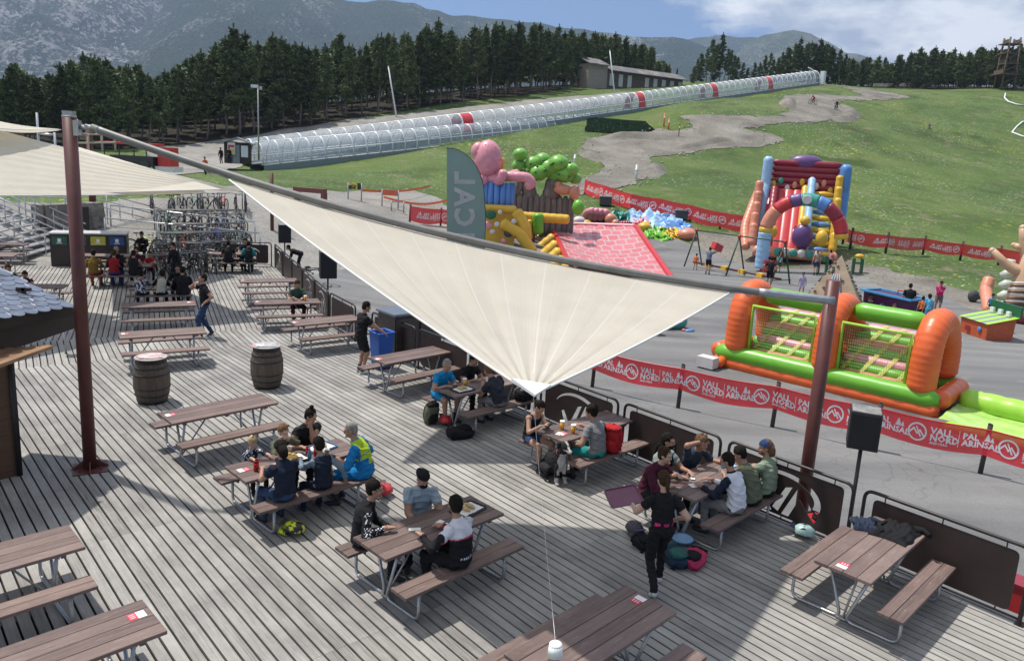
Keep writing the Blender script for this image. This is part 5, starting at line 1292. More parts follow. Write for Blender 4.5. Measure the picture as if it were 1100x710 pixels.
c0 = at(57, 371, 12.9)-K0; c1 = at(-40, 383, 11.6)-K0; c2 = at(-40, 352, 14.4)-K0; c3 = at(0, 364, 13.6)-K0
for q in (c0, c1, c2, c3): q.z = z_
m_ = MB()
dirx = (c1-c0); wv_ = (c3-c0); nb_ = 5
dx = dirx.normalized(); sv = Vector((-dx.y, dx.x, 0)); 
if sv.dot(Vector((-1, 1, 0))) < 0: sv = -sv
for i in range(nb_):
    o_ = sv*(.13*i+.065)+Vector((0, 0, 0)); m_.board(c0+o_-dx*(-.09*i), c0+o_+dx*3.2, .125, .05)
m_.build('hatch_board', CTRW, t)
# roof: courses of rounded slates on two slopes
R0 = at(77, 329, 13.8)-K0; Rt = at(-12, 283, 15.0)-K0; Rn = at(-60, 352, 12.2)-K0; Rb = at(-120, 296, 14)-K0
sl_ = MB(); nrow = 11
for i in range(nrow):
    f0 = i/nrow
    rowL = R0.lerp(Rt, f0); rowR = Rn.lerp(Rb, f0); Lr = (rowR-rowL).length; k = int(Lr/.24)
    upv = (Rt-R0).normalized(); alv = (rowR-rowL).normalized(); nv = upv.cross(alv)
    if nv.z < 0: nv = -nv
    upv = alv.cross(nv); upv = upv if upv.z > 0 else -upv
    for j in range(k):
        c = rowL+alv*(.24*(j+.5*(i % 2))+.1); pts_ = []
        for a in range(7): th = PI+PI*a/6; pts_.append(c+alv*(.118*math.cos(th))+upv*(.10*math.sin(th)+.02)+nv*(.030+rng.uniform(0, .006)))
        pts_ += [c+alv*.118+upv*.30+nv*.008, c-alv*.118+upv*.30+nv*.008]
        n_ = len(pts_); sl_.add(pts_+[p-nv*.012 for p in pts_], [tuple(range(n_))]+[(q, n_+q, n_+(q+1) % n_, (q+1) % n_) for q in range(n_)])
sl_.build('slate_roof', SLATE, t)
m_ = MB(); ft = Rt+Vector((-1.2, 1.2, -.25)); m_.add([R0, Rn, Rb, Rt, R0-Vector((0, 0, .16)), Rn-Vector((0, 0, .16)), Rb-Vector((0, 0, .16)), Rt-Vector((0, 0, .16))], [(0, 1, 2, 3), (7, 6, 5, 4), (0, 4, 5, 1), (1, 5, 6, 2), (2, 6, 7, 3), (3, 7, 4, 0)]); m_.build('eave', BLACKM, t)
m_ = MB(); e0 = R0-Vector((.25, -.1, .16)); m_.box(Vector(((R0.x+Rn.x)/2-.9, (R0.y+Rn.y)/2+.6, (R0.z+z_)/2-.1)), (2.2, 1.6, R0.z-z_-.05), rz=math.atan2(dx.y, dx.x)); m_.build('under_roof_dark', BLACKM, t)  # solid black block standing in for the darkness under the roof
m_ = MB(); q = at(26, 319, 13.9)-K0; m_.box(q, (.05, .05, .3)); m_.box(q+Vector((0, 0, .12)), (.22, .05, .05)); m_.build('snow_hook', BLACKM, t)
t = thing('bar_stool', 'small grey bar stool peeping out under the kiosk eave', 'stool', (-10.8, 18.0, 0)); m_ = MB(); m_.tube([(0, 0, .68), (0, 0, .71)], .17, 20); m_.build('seat', GALV, t); m_ = MB(); m_.tube([(0, 0, 0), (0, 0, .68)], .03, 8); m_.build('leg', GALV, t)

# ---------------------------------------------------------------- bikes and racks
TYRE = pmat('tyre_rubber', (.02, .02, .02), .8); SPOKE = pmat('spoke_metal', (.3, .3, .3), .4, .7)
def make_bike(fr_m, i):
    t = thing('mountain_bike', 'x', 'bicycle')
    def wheel(x):
        m_ = MB(); m_.tube([(x+.345*math.cos(2*PI*k/28), 0, .37+.345*math.sin(2*PI*k/28)) for k in range(28)], .028, 6, closed=True)
        w_ = m_.build('wheel', TYRE, t); s_ = MB()
        s_.tube([(x+.30*math.cos(2*PI*k/24), 0, .37+.30*math.sin(2*PI*k/24)) for k in range(24)], .010, 4, closed=True)
        for k in range(14): a = 2*PI*k/14; s_.tube([(x, 0, .37), (x+.3*math.cos(a), .01*(-1)**k, .37+.3*math.sin(a))], .003, 3)
        s_.tube([(x, -.05, .37), (x, .05, .37)], .025, 8); s_.build('rim', SPOKE, w_)
    wheel(-.56); wheel(.62)
    m_ = MB(); bb = (-.12, 0, .34); hd = (.40, 0, .80); st = (-.24, 0, .78)
    m_.tube([bb, (.43, 0, .70)], .028, 7); m_.tube([(.43, 0, .68), (.38, 0, .84)], .026, 7); m_.tube([hd, st], .02, 7); m_.tube([bb, (-.27, 0, .86)], .019, 7)
    for y in (-.05, .05): m_.tube([(-.56, y, .37), bb], .012, 5); m_.tube([(-.56, y, .37), (-.2, y*.4, .68)], .011, 5)
    m_.build('frame', fr_m, t)
    m_ = MB()
    for y in (-.06, .06): m_.tube([(.62, y, .37), (.47, y, .74)], .019, 6)
    m_.tube([(.47, -.07, .74), (.47, .07, .74)], .02, 6); m_.build('fork', BLACKM, t)
    m_ = MB(); m_.tube([(.40, 0, .84), (.38, 0, .95)], .018, 6); m_.tube([(.30, -.37, .98), (.40, -.12, .95), (.40, .12, .95), (.30, .37, .98)], .013, 6); m_.tube([(.30, -.38, .98), (.33, -.27, .97)], .02, 6); m_.tube([(.30, .38, .98), (.33, .27, .97)], .02, 6); m_.build('handlebar', BLACKM, t)
    m_ = MB(); m_.tube([(-.27, 0, .84), (-.30, 0, .97)], .014, 6); m_.ball((-.30, 0, .99), (.14, .055, .03), 10); m_.build('saddle', BLACKM, t)
    m_ = MB(); m_.tube([(-.12, -.06, .34), (-.12, .06, .34)], .08, 14); m_.tube([(-.12, -.09, .34), (.02, -.09, .25)], .013, 5); m_.tube([(-.12, .09, .34), (-.26, .09, .43)], .013, 5); m_.box((.03, -.13, .25), (.09, .08, .02)); m_.box((-.27, .13, .43), (.09, .08, .02)); m_.build('crankset', SPOKE, t)
    return t
BC = [('black', (.03, .03, .03)), ('grey', (.25, .26, .27)), ('green', (.03, .22, .16)), ('red', (.45, .04, .03)), ('white', (.6, .6, .6)), ('yellow', (.6, .7, .05)), ('blue', (.05, .12, .35)), ('purple', (.28, .2, .5))]
BK = {}
def bike(p, yaw, ci, label, lean=.04):
    k = ci
    if k not in BK: BK[k] = make_bike(pmat('bike_'+BC[ci][0], BC[ci][1], .35, .3), ci); t = BK[k]
    else: t = copy_tree(BK[k])
    t.location = p; t.rotation_euler = (lean, 0, yaw); t['label'] = label; t['group'] = 'mountain bikes hung on the racks'; return t
rows = [(247,217,165,262),(241,213,168,240)]
RK = []; RKM = pmat('dull_rack_steel', (.20, .205, .21), .55, .5, var=.2)
for r_i, (y0, xa, xb, dep) in enumerate([(259,159,222,31.8),(251,166,262,34.2),(243,171,262,36.8),(236,178,262,39.6),(229,168,262,42.6),(222,164,263,45.8)]):
    a = at(xa, y0, dep); b_ = at(xb, y0+1.5, dep+1.2); za = tz((a.x+b_.x)/2, (a.y+b_.y)/2); a.z = b_.z = za
    RK.append((a, b_)); 
    t = thing('bike_rack', ['front', 'second', 'third', 'fourth', 'fifth', 'rearmost'][r_i]+' steel bike rack of the six rows behind the deck', 'bike rack', a, math.atan2(b_.y-a.y, b_.x-a.x), 'parallel steel bike racks')
    Lr = (b_-a).length; m_ = MB(); m_.tube([(0, 0, 1.12), (Lr, 0, 1.12)], .030, 8); m_.build('rail', RKM, t)
    m_ = MB(); m_.tube([(0, .45, 1.12), (Lr, .45, 1.12)], .026, 6); m_.build('rail', RKM, t)
    n_ = max(3, int(Lr/2.6)+1)
    for k in range(n_): m_ = MB(); x = Lr*k/(n_-1); m_.tube([(x, 0, -.1), (x, 0, 1.12), (x, .45, 1.12), (x, .45, -.1)], .034, 8); m_.build('upright', RKM, t)
    if r_i >= 0:
        nbk = [4, 13, 13, 14, 13, 11][r_i]
        for k in range(nbk):
            f = (k+.5)/nbk+rng.uniform(-.04, .04); q = a.lerp(b_, min(.98, f)); ci = [0, 1, 0, 3, 0, 6, 0, 1, 0, 2, 0, 1, 4][(k*5+r_i*3) % 13]
            yw = math.atan2(b_.y-a.y, b_.x-a.x)-PI/2+rng.uniform(-.35, .35)+(PI if rng.random() < .4 else 0)
            bike(Vector((q.x+rng.uniform(-.2, .2), q.y+rng.uniform(-.3, .3), tz(q.x, q.y)+.04)), yw, ci, '%s mountain bike parked at the %s rack, %s along it' % (BC[ci][0], ['front', 'second', 'third', 'fourth', 'fifth', 'rearmost'][r_i], ['first', 'second', 'third', 'fourth', 'fifth', 'sixth', 'seventh', 'eighth', 'ninth', 'tenth', 'eleventh', 'twelfth', 'thirteenth', 'fourteenth'][k]))
q = gp(219, 284.5); bike(Vector((q.x, q.y+.3, .02)), R(15), 0, 'black mountain bike standing right at the deck edge in front of the racks')
q = gp(163, 283); bike(Vector((q.x, q.y+.4, .02)), R(-80), 1, 'grey mountain bike facing the deck edge at the end of the front rack')
q = gp(154, 246); q = at(154, 245, 37.5); bike(Vector((q.x, q.y, tz(q.x, q.y)+.02)), R(10), 5, 'yellow-tagged mountain bike propped apart, left of the racks')
q = gp(292, 276, 0); bike(Vector((-8.9, 33.2, -.2)), R(25), 0, 'black mountain bike lying by the thin far post', 1.2)
q = at(146, 225, 42)
for px, py, D, lab, Lr in [(118,219,44,'long low steel rail left of the racks, upper one',7), (112,226,41,'long low steel rail left of the racks, lower one',7)]:
    a = at(px, py, D); gallery(lab, Vector((a.x, a.y, tz(a.x, a.y))), Vector((a.x+Lr, a.y+1, tz(a.x+Lr, a.y+1))), 1.1, 1, 4, STEEL, .04)
# ================================================================ INFLATABLES AND GAMES
def vin(name, c, rough=.38, var=.08, **k): return pmat('vinyl_'+name, c, rough, 0, var, 2.5, bump=.25, bscale=3.5, **k)
V_OR = vin('orange', (.72, .13, .03)); V_GR = vin('green', (.14, .42, .03)); V_LG = vin('lime', (.33, .62, .06)); V_RD = vin('red', (.50, .035, .04)); V_MR = vin('maroon', (.25, .02, .04))
V_BL = vin('blue', (.10, .25, .58)); V_LB = vin('pale_blue', (.32, .52, .74)); V_YE = vin('yellow', (.68, .42, .04)); V_PK = vin('pink', (.66, .27, .32), var=.15); V_PU = vin('purple', (.13, .06, .20)); V_TE = vin('teal', (.05, .30, .24)); V_WH = vin('white', (.62, .60, .58)); V_BG = vin('beige', (.52, .34, .21)); V_WD = pmat('vinyl_bark', (.17, .15, .135), .55, 0, .5, 5, stretch=(1, 1, .15)); V_SA = vin('salmon', (.62, .25, .16)); V_DG = vin('dark_green', (.02, .12, .05))
def ribs(m_, pts, r, n=16, per=.35, amp=.035, mi=0, caps=True, ends=True):
    """inflated tube with its seams pinched in"""
    pts = [Vector(p) for p in pts]; Q = []; Rr = []; s = 0
    for i in range(len(pts)-1):
        L_ = (pts[i+1]-pts[i]).length; k = max(2, int(L_/(per/4)))
        for j in range(k): Q.append(pts[i].lerp(pts[i+1], j/k)); Rr.append(s+L_*j/k)
        s += L_
    Q.append(pts[-1]); Rr.append(s)
    rr = []
    for x in Rr:
        e = 1.
        if ends: 
            d_ = min(x, s-x)/r
            if d_ < .55: e = math.sqrt(max(.02, 1-(1-d_/.55)**2*.75))
        rr.append(r*e*(1-amp+amp*2*abs(math.sin(PI*x/per))**.5))
    return m_.tube(Q, rr, n, mi, caps)
def arcp(c, r, a0, a1, n, ax='xz', rz=0):
    out_ = []
    for k in range(n+1):
        a = R(a0+(a1-a0)*k/n); u, v = r*math.cos(a), r*math.sin(a)
        out_.append(Vector(c)+(Vector((u, 0, v)) if ax == 'xz' else Vector((0, u, v))))
    return out_
def part(t, name, m, fn, **k):
    m_ = MB(); fn(m_); return m_.build(name, m, t, **k)

# ---- bouncy goal
ga, gb = Vector((7.05, 25.3, -1.3)), Vector((12.0, 20.75, -1.3)); gd = gb-ga; gl_ = gd.length
t = thing('bouncy_goal', 'orange and green inflatable football goal with three fat orange arches on the asphalt', 'inflatable', (ga.x, ga.y, tz(ga.x, ga.y)), math.atan2(gd.y, gd.x))
DP = 2.5
part(t, 'front_tube', V_GR, lambda m: ribs(m, [(-.1, .1, .52), (gl_+.1, .1, .52)], .29, 18, .9, .03))
part(t, 'back_tube', V_GR, lambda m: ribs(m, [(0, DP, .52), (gl_, DP, .52)], .26, 18, .5))
part(t, 'base_tube', V_OR, lambda m: ribs(m, [(-.15, .05, .20), (gl_+.15, .05, .20)], .24, 14, .5))
part(t, 'base_tube', V_OR, lambda m: ribs(m, [(-.15, DP, .20), (gl_+.1, DP, .20)], .24, 14, .5))
part(t, 'side_tube', V_OR, lambda m: ribs(m, [(-.1, .1, .5), (-.1, DP, .5)], .28, 14, .5)); part(t, 'side_tube', V_OR, lambda m: ribs(m, [(gl_+.05, .1, .5), (gl_+.05, DP, .5)], .28, 14, .5))
for x in (.55, gl_*.52, gl_-.45):
    pts = round_poly([(x, .18, .62), (x, .22, 2.05), (x, .75, 2.62), (x, 1.6, 2.55), (x, DP-.1, 1.7), (x, DP-.05, .7)], .6, 6)
    part(t, 'arch', V_OR, lambda m: ribs(m, pts, .39, 22, .17, .025))
for xa, xb in ((.9, gl_*.52-.3), (gl_*.52+.3, gl_-.75)):
    part(t, 'top_tube', V_LG if False else V_GR, lambda m: ribs(m, [(xa, 1.15, 2.50), (xb, 1.15, 2.50)], .27, 18, .9, .02))
    # striped floor and rear wall
    bands = [V_SA, V_GR, V_PK, V_GR, V_SA, V_GR, V_PK]
    m_ = MB()
    for i in range(7):
        ribs(m_, [(xa, .45+i*.28, .62+.20*i), (xb, .45+i*.28, .62+.20*i)], .185, 10, 1.2, .02, mi=i % 4)
    m_.build('striped_bed', [V_SA, V_GR, V_PK, V_GR], t)
    m_ = MB()
    for i in range(4):
        x0 = xa+(xb-xa)*(.05+i*.25); m_.add([(x0, .36, .80), (x0+.14, .36, .80), (x0+.75, DP-.46, 2.03), (x0+.6, DP-.46, 2.03)], [(0, 1, 2, 3)])
    m_.build('yellow_stripes', pmat('thin_lime_band', (.55, .52, .05), .5, alpha=.55), t)
    part(t, 'goal_frame', V_LG, lambda m: (m.tube([(xa+.12, .12, .8), (xa+.12, .12, 2.25), (xb-.12, .12, 2.25), (xb-.12, .12, .8)], .055, 6)))
    m_ = MB()
    for k in range(30): x = xa+.15+(xb-xa-.3)*k/29; m_.tube([(x, .12, .8), (x, .12, 2.25)], .004, 3)
    for k in range(16): z = .8+1.45*k/15; m_.tube([(xa+.15, .12, z), (xb-.15, .12, z)], .004, 3)
    m_.build('net', pmat('net_cord', (.45, .55, .25), .7), t)
part(t, 'blower_tube', V_OR, lambda m: ribs(m, [(.3, -.55, .22), (.25, .0, .3)], .17, 12, .3))
part(t, 'blower', V_WH, lambda m: m.box((.05, -.75, .28), (.6, .4, .35)))
t = thing('water_slide_lane', 'lime green inflatable lane lying at the right end of the bouncy goal', 'inflatable', Vector((ga.x, ga.y, tz(ga.x, ga.y))), math.atan2(gd.y, gd.x))
part(t, 'back_rail', V_LG, lambda m: ribs(m, [(gl_+.35, 1.35, .42), (gl_+6, 1.15, .42)], .34, 16, .55, .04))
part(t, 'front_rail', V_LG, lambda m: ribs(m, [(gl_+.5, -.9, .16), (gl_+6, -1.0, .16)], .16, 14, .5, .05))
part(t, 'mat', vin('lime_mat', (.40, .62, .16), rough=.22, var=.2), lambda m: m.grid(lambda u, v: Vector((gl_+.35+5.6*u, -.9+2.1*v, .20+.05*noise.noise(Vector((u*9, v*4, 0)))+.12*(1-u)**3)), 40, 14))

# ---- rainbow arch
c = gp(857, 292, -1.3); yaw = -R(20)
t = thing('rainbow_arch', 'inflatable arch of coloured segments, red and green, in front of the big slide', 'inflatable', c, yaw)
P = [Vector((-2.35, 0, 0)), Vector((-2.35, 0, 2.4))]+arcp((0, 0, 2.4), 2.35, 180, 0, 22)+[Vector((2.35, 0, 2.4)), Vector((2.35, 0, 0))]
seg = [(0, 1, V_LB), (1, 5, V_YE), (4, 9, V_RD), (8, 11, V_BL), (10, 15, V_TE), (14, 17, V_BL), (16, 22, V_RD), (21, 24, V_YE), (24, 26, V_LB)]
for a_, b_, m in [(0, 1, V_LB), (1, 3, V_YE), (3, 7, V_SA), (7, 10, V_RD), (10, 12, V_PU), (12, 15, V_TE), (15, 17, V_BL), (17, 20, V_MR), (20, 23, V_RD), (23, 24, V_YE), (24, 25, V_LB)]:
    part(t, 'arch_segment', m, lambda mm: ribs(mm, P[a_:b_+1], .42, 16, .35, .03, ends=False))
m_ = MB(); M = frame(Vector((0, -.46, 4.72)), (1, 0, 0), (0, 0, 1))
m_.lathe([(.27, -.02), (.30, 0), (.27, .02)], n=20, M=frame(Vector((0, -.44, 4.75)), (1, 0, 0), (0, 0, 1))); m_.build('medallion', V_WH, t)

# ---- big slide
c = gp(849, 284, -1.3)+Vector((.5, 1.3, 0)); t = thing('inflatable_slide', 'tall red and blue inflatable slide with a yellow-edged staircase on its right', 'inflatable', (c.x, c.y, tz(c.x, c.y)), -R(19))
part(t, 'base', V_SA, lambda m: (ribs(m, [(-2.7, -2.0, .35), (2.9, -2.0, .35)], .38, 14, .6), m.box((0.1, 1.2, .25), (5.6, 6.4, .5))))
m_ = MB()
for k in range(7): m_.ball((-1.0+k*.52, -2.36, .45), (.27, .12, .32), 10, mi=k % 2)
m_.build('scalloped_lip', [V_TE, V_WH], t)
part(t, 'corner_column', V_LB, lambda m: ribs(m, [(-2.45, .2, .5), (-2.45, 2.2, 5.0), (-2.45, 2.2, 7.0)], .36, 14, .8))
part(t, 'corner_column', V_BL, lambda m: ribs(m, [(2.95, 1.2, 1.8), (3.0, 2.2, 4.6), (2.95, 2.2, 6.7)], .40, 14, .8))
part(t, 'side_wall', V_SA, lambda m: [ribs(m, [(-2.85, -1.8+i*.55, .7+i*.1), (-2.85, -1.2+i*.55, 2.2+i*.75)], .30, 10, .4) for i in range(5)])
part(t, 'side_wall', V_YE, lambda m: [ribs(m, [(2.55, -1.7+i*.6, .7), (2.6, -1.3+i*.6, 2.0+i*.78)], .26, 10, .4) for i in range(6)])
part(t, 'divider', V_LB, lambda m: ribs(m, [(.75, -1.6, .7), (.75, -.6, 2.6), (.75, 1.8, 5.6)], .27, 12, .7)); part(t, 'divider', V_YE, lambda m: ribs(m, [(.35, -1.8, .6), (.35, -.7, 2.3), (.35, 1.8, 5.0)], .24, 12, .7))
part(t, 'slide_bed', V_RD, lambda m: m.grid(lambda u, v: Vector((-2.2+2.4*u, -1.7+4.0*v, .5+4.1*v**.9+.10*abs(math.sin(u*PI*4))**.5)), 32, 20))
part(t, 'slide_bumper', V_MR, lambda m: ribs(m, [(-1.75, -1.5, .8), (-1.75, 2.0, 4.8)], .30, 12, .4))
m_ = MB()
for k in range(10): y = -1.2+k*.34; ribs(m_, [(1.0, y, .7+k*.42), (2.3, y, .7+k*.42)], .22, 8, 2, .0, mi=k % 2)
m_.build('stairs', [V_BL, V_YE], t)
part(t, 'back_wall', V_MR, lambda m: [ribs(m, [(-2.2, 2.7, 4.5+i*.42), (2.7, 2.7, 4.5+i*.42)], .24, 10, 1.2) for i in range(6)])
m_ = MB(); 
for i in range(9):
    x = -1.9+i*.5; m_.ball((x, 2.42, 5.0+.3*math.sin(i*2.1)), (.2, .06, .28), 8, mi=i % 4)
m_.build('painted_patches', [V_YE, V_TE, V_WH, V_SA], t)
part(t, 'top_dome', V_PU, lambda m: m.ball((0.2, 2.9, 6.7), (1.2, .5, .55), 16))
part(t, 'bumper_ball', V_PU, lambda m: m.ball((.5, -1.9, 1.6), (.72, .55, .9), 14)); part(t, 'bumper_knob', V_YE, lambda m: m.ball((.55, -1.9, 2.7), .35, 10))
part(t, 'bumper_knob', V_YE, lambda m: (m.ball((-1.6, -2.2, 1.8), (.45, .4, .5), 10))); part(t, 'bumper_knob', V_YE, lambda m: m.ball((1.75, -2.2, 1.6), (.42, .4, .6), 10))
part(t, 'flank_arch', V_SA, lambda m: ribs(m, round_poly([(-3.2, -1.8, .4), (-3.5, -.5, 1.8), (-3.1, 1.0, 3.6), (-2.8, 1.6, 4.6)], .8), .33, 12, .35))

# ---- climbing pyramid
c = gp(893, 335, -1.3); t = thing('climbing_pyramid', 'beige climbing pyramid with dark holds behind the sail post top', 'climbing wall', c, -R(25))
HB_ = 1.55; hh = 2.75; BE = pmat('climbing_plywood', (.34, .25, .17), .7, var=.2, scale=3)
apx = Vector((.1, .2, hh)); cs = [Vector((-HB_, -HB_*.8, 0)), Vector((HB_, -HB_*.8, 0)), Vector((HB_, HB_, 0)), Vector((-HB_, HB_, 0))]
part(t, 'panels', BE, lambda m: m.add(cs+[apx], [(0, 1, 4), (1, 2, 4), (2, 3, 4), (3, 0, 4), (3, 2, 1, 0)]))
m_ = MB()
for a_, b_ in ((0, 1), (1, 2), (3, 0)):
    n = (cs[b_]-cs[a_]).cross(apx-cs[a_]).normalized()
    for k in range(26):
        u, v = rng.random(), rng.random()*.9; p = cs[a_].lerp(cs[b_], u).lerp(apx, v); m_.ball(p+n*.02, (.07, .07, .055), 6, mi=k % 4, nz=.4, seed=k)
m_.build('holds', [pmat('hold_black', (.03, .03, .03), .6), pmat('hold_green', (.08, .12, .05), .6), V_WD, pmat('hold_grey', (.2, .2, .2), .6)], t)
part(t, 'net_ladder', pmat('rope_blue_grey', (.25, .30, .36), .8), lambda m: [m.tube([(-.45+k*.3, -1.30, 0), (-.1+k*.08, -.35, 1.9)], .03, 5) for k in range(4)]+[m.tube([(-.4+.05*k, -1.3+.2*k, .1+.38*k), (.45-.05*k, -1.3+.2*k, .1+.38*k)], .025, 5) for k in range(4)])
for px, py, lb in ((878, 295, 'left'), (915, 297, 'right')):
    q = gp(px, py, -1.3); tt = thing('green_stand', 'small dark green game stand on the %s side of the climbing pyramid' % lb, 'game stand', q, -R(15)); part(tt, 'leg', V_DG, lambda m: m.box((0, 0, .6), (.14, .5, 1.2))); part(tt, 'leg', V_DG, lambda m: m.box((.5, 0, .6), (.14, .5, 1.2))); part(tt, 'shelf', V_DG, lambda m: m.box((.25, 0, .9), (.36, .4, .1)))
    part(tt, 'ornament', V_YE, lambda m: m.ball((.3, 0, 1.35), (.3, .2, .16), 10))

# ---- booths
a, b_ = gp(926, 334, -1.3), gp(974, 346, -1.3); d = b_-a; Lb = d.length
t = thing('purple_game_table', 'dark purple carnival game table with round target pictures and a blue rim', 'game booth', (a.x, a.y, tz(a.x, a.y)), math.atan2(d.y, d.x))
PB = pmat('purple_paint', (.075, .012, .075), .5, var=.15); part(t, 'body', PB, lambda m: m.add([(0, 0, 0), (Lb, 0, 0), (Lb, 1.1, 0), (0, 1.1, 0), (-.03, -.03, 1.0), (Lb+.03, -.03, 1.0), (Lb+.03, 1.13, 1.0), (-.03, 1.13, 1.0)], [(3, 2, 1, 0), (4, 5, 6, 7), (0, 1, 5, 4), (1, 2, 6, 5), (2, 3, 7, 6), (3, 0, 4, 7)]))
part(t, 'rim', pmat('blue_rim', (.06, .30, .55), .4), lambda m: (m.box((Lb/2, -.1, 1.04), (Lb+.3, .12, .09)), m.box((Lb/2, 1.18, 1.04), (Lb+.3, .12, .09)), m.box((-.1, .54, 1.04), (.12, 1.2, .09)), m.box((Lb+.1, .54, 1.04), (.12, 1.2, .09))))
m_ = MB()
for k, (x, z, r_) in enumerate([(.45, .68, .17), (1.15, .42, .19), (1.8, .62, .12)]):
    m_ = MB()
    M = frame(Vector((x, -.02, z)), (1, 0, 0), (0, .1, 1)); M2 = M.copy()
    m_.lathe([(.01, .03), (r_, .03)], n=16, mi=k % 2, M=M); m_.lathe([(.01, .045), (r_*.6, .045)], n=14, mi=2, M=M)
    m_.build('target_picture', [PAPER, V_LB, V_SA], t)
part(t, 'handrail', REDP, lambda m: m.tube([(Lb*.6, .4, 1.1), (Lb*.6, .4, 1.3), (Lb*1.0, .5, 1.3)], .03, 6))
a, b_ = gp(1031, 357, -1.3), gp(1057, 366, -1.3); d = b_-a; Lb = d.length*1.05
t = thing('orange_game_table', 'orange carnival game table with a green striped sloping top', 'game booth', (a.x, a.y, tz(a.x, a.y)), math.atan2(d.y, d.x))
OP = pmat('orange_paint', (.45, .09, .03), .5, var=.15); part(t, 'body', OP, lambda m: m.add([(0, 0, 0), (Lb, 0, 0), (Lb, 1.2, 0), (0, 1.2, 0), (-.03, -.03, .75), (Lb+.03, -.03, .75), (Lb+.03, 1.23, 1.05), (-.03, 1.23, 1.05)], [(3, 2, 1, 0), (0, 1, 5, 4), (1, 2, 6, 5), (2, 3, 7, 6), (3, 0, 4, 7)]))
m_ = MB()
for i in range(7): x0, x1 = -.1+(Lb+.2)*i/7, -.1+(Lb+.2)*(i+1)/7; m_.add([(x0, -.1, .76), (x1, -.1, .76), (x1, 1.3, 1.06), (x0, 1.3, 1.06)], [(0, 1, 2, 3)], mi=i % 2)
m_.build('striped_top', [V_LG, GREYB], t)
part(t, 'back_board', V_DG, lambda m: m.box((Lb/2, 1.35, 1.25), (Lb+.2, .1, .55)))
for i in range(3): m_ = MB(); m_.box((Lb*(.2+.3*i), 1.1, 1.15), (.2, .1, .22)); m_.build('score_box', PAPER, t)
m_ = MB(); m_.box((.5, -.075, .35), (.22, .02, .2), rz=.1); m_.ball((Lb*.75, -.06, .45), (.12, .03, .12), 8, mi=1); m_.build('stickers', [V_MR, V_BL], t)

# ---- swing frame obstacle
SWG = pmat('green_steel', (.03, .07, .04), .5, .3); SWR = pmat('red_joint', (.45, .03, .02), .5)
A1, A2, A3 = gp(745, 281, -1.3), gp(790, 293, -1.3), gp(838, 305, -1.3)
for q in (A1, A2, A3): q.z = tz(q.x, q.y)
dirs = (A3-A1).normalized(); sd = Vector((-dirs.y, dirs.x, 0)); hh = 2.55
t = thing('play_frame', 'long green and red A-frame swing structure with a low chained beam', 'play frame', A1)
for q in (A1, A2, A3):
    o_ = q-A1
    for s_ in (-1, 1): part(t, 'leg', SWG, lambda m: m.tube([o_+sd*(s_*.85)+dirs*(-.15*s_), o_+Vector((0, 0, hh))], .05, 7))
    part(t, 'joint', SWR, lambda m: m.ball(o_+Vector((0, 0, hh)), .13, 8))
part(t, 'top_beam', SWG, lambda m: m.tube([Vector((0, 0, hh)), A3-A1+Vector((0, 0, hh))], .045, 7))
part(t, 'low_beam', pmat('dark_beam', (.06, .012, .015), .5), lambda m: m.tube([Vector((0, 0, .35)), A3-A1+Vector((0, 0, .35))], .07, 7))
for k in range(4): q = (A3-A1)*(.2+.2*k); part(t, 'yellow_pad', V_YE, lambda m: m.box(q+Vector((0, 0, .35)), (.5, .3, .26), rz=math.atan2(dirs.y, dirs.x)))
for k in range(5): part(t, 'rung', SWG, lambda m: m.tube([A3-A1+sd*(.75-.12*k)+Vector((0, 0, .3+.45*k)), A3-A1-sd*(.75-.12*k)+Vector((0, 0, .3+.45*k))], .03, 5))
q = gp(824, 289, -1.3); tt = thing('red_box', 'red foam box lying by the left foot of the rainbow arch', 'foam block', (q.x, q.y, tz(q.x, q.y)), .2); part(tt, 'block', V_RD, lambda m: m.box((0, 0, .45), (.75, .6, .8)))

# ---- tree inflatable at the right rim
c = gp(1088, 346, -1.3); t = thing('tree_inflatable', 'beige tree-shaped inflatable with bare branches cut by the right edge', 'inflatable', (c.x+.6, c.y+.5, tz(c.x, c.y)), -R(28))
def limb(m, pts, rr): 
    Q = round_poly(pts, .5, 5); n = len(Q); m.tube(Q, [rr[0]+(rr[1]-rr[0])*i/(n-1) for i in range(n)], 12); m.ball(Q[-1], rr[1], 10)
part(t, 'trunk', V_BG, lambda m: limb(m, [(.2, .3, .3), (.1, .3, 1.8), (.2, .3, 3.4)], (.85, .55)))
for pts, rr in [([(.1, .3, 2.4), (-.7, .2, 2.5), (-1.6, .1, 3.3)], (.33, .17)), ([(.1, .3, 3.0), (-.3, .3, 3.6), (-.5, .3, 4.5)], (.34, .18)), ([(-.3, .3, 3.5), (-.75, .3, 3.65)], (.2, .13)), ([(.2, .3, 3.2), (.7, .3, 3.9), (.8, .3, 4.5)], (.3, .16)), ([(.0, .3, 3.6), (.3, .4, 4.0)], (.22, .14))]:
    part(t, 'branch', V_BG, lambda m: limb(m, pts, rr))
m_ = MB(); 
for k in range(9): z = .7+k*.15; ribs(m_, [(-.7+.05*math.sin(k*2), -.50, z), (-.1, -.60, z+.07), (.55, -.50, z-.03+.08*math.sin(k))], .055, 6, 2, 0, mi=k % 2)
m_.build('striped_patch', [V_WH, BELT], t)
part(t, 'base_tube', V_MR, lambda m: ribs(m, [(-1.0, -.7, .35), (2.2, -1.0, .35)], .38, 12, .6)); part(t, 'base_tube', V_SA, lambda m: ribs(m, [(-1.3, -.3, .3), (-1.5, 1.4, 1.2), (-1.4, 1.8, 1.8)], .28, 12, .4))
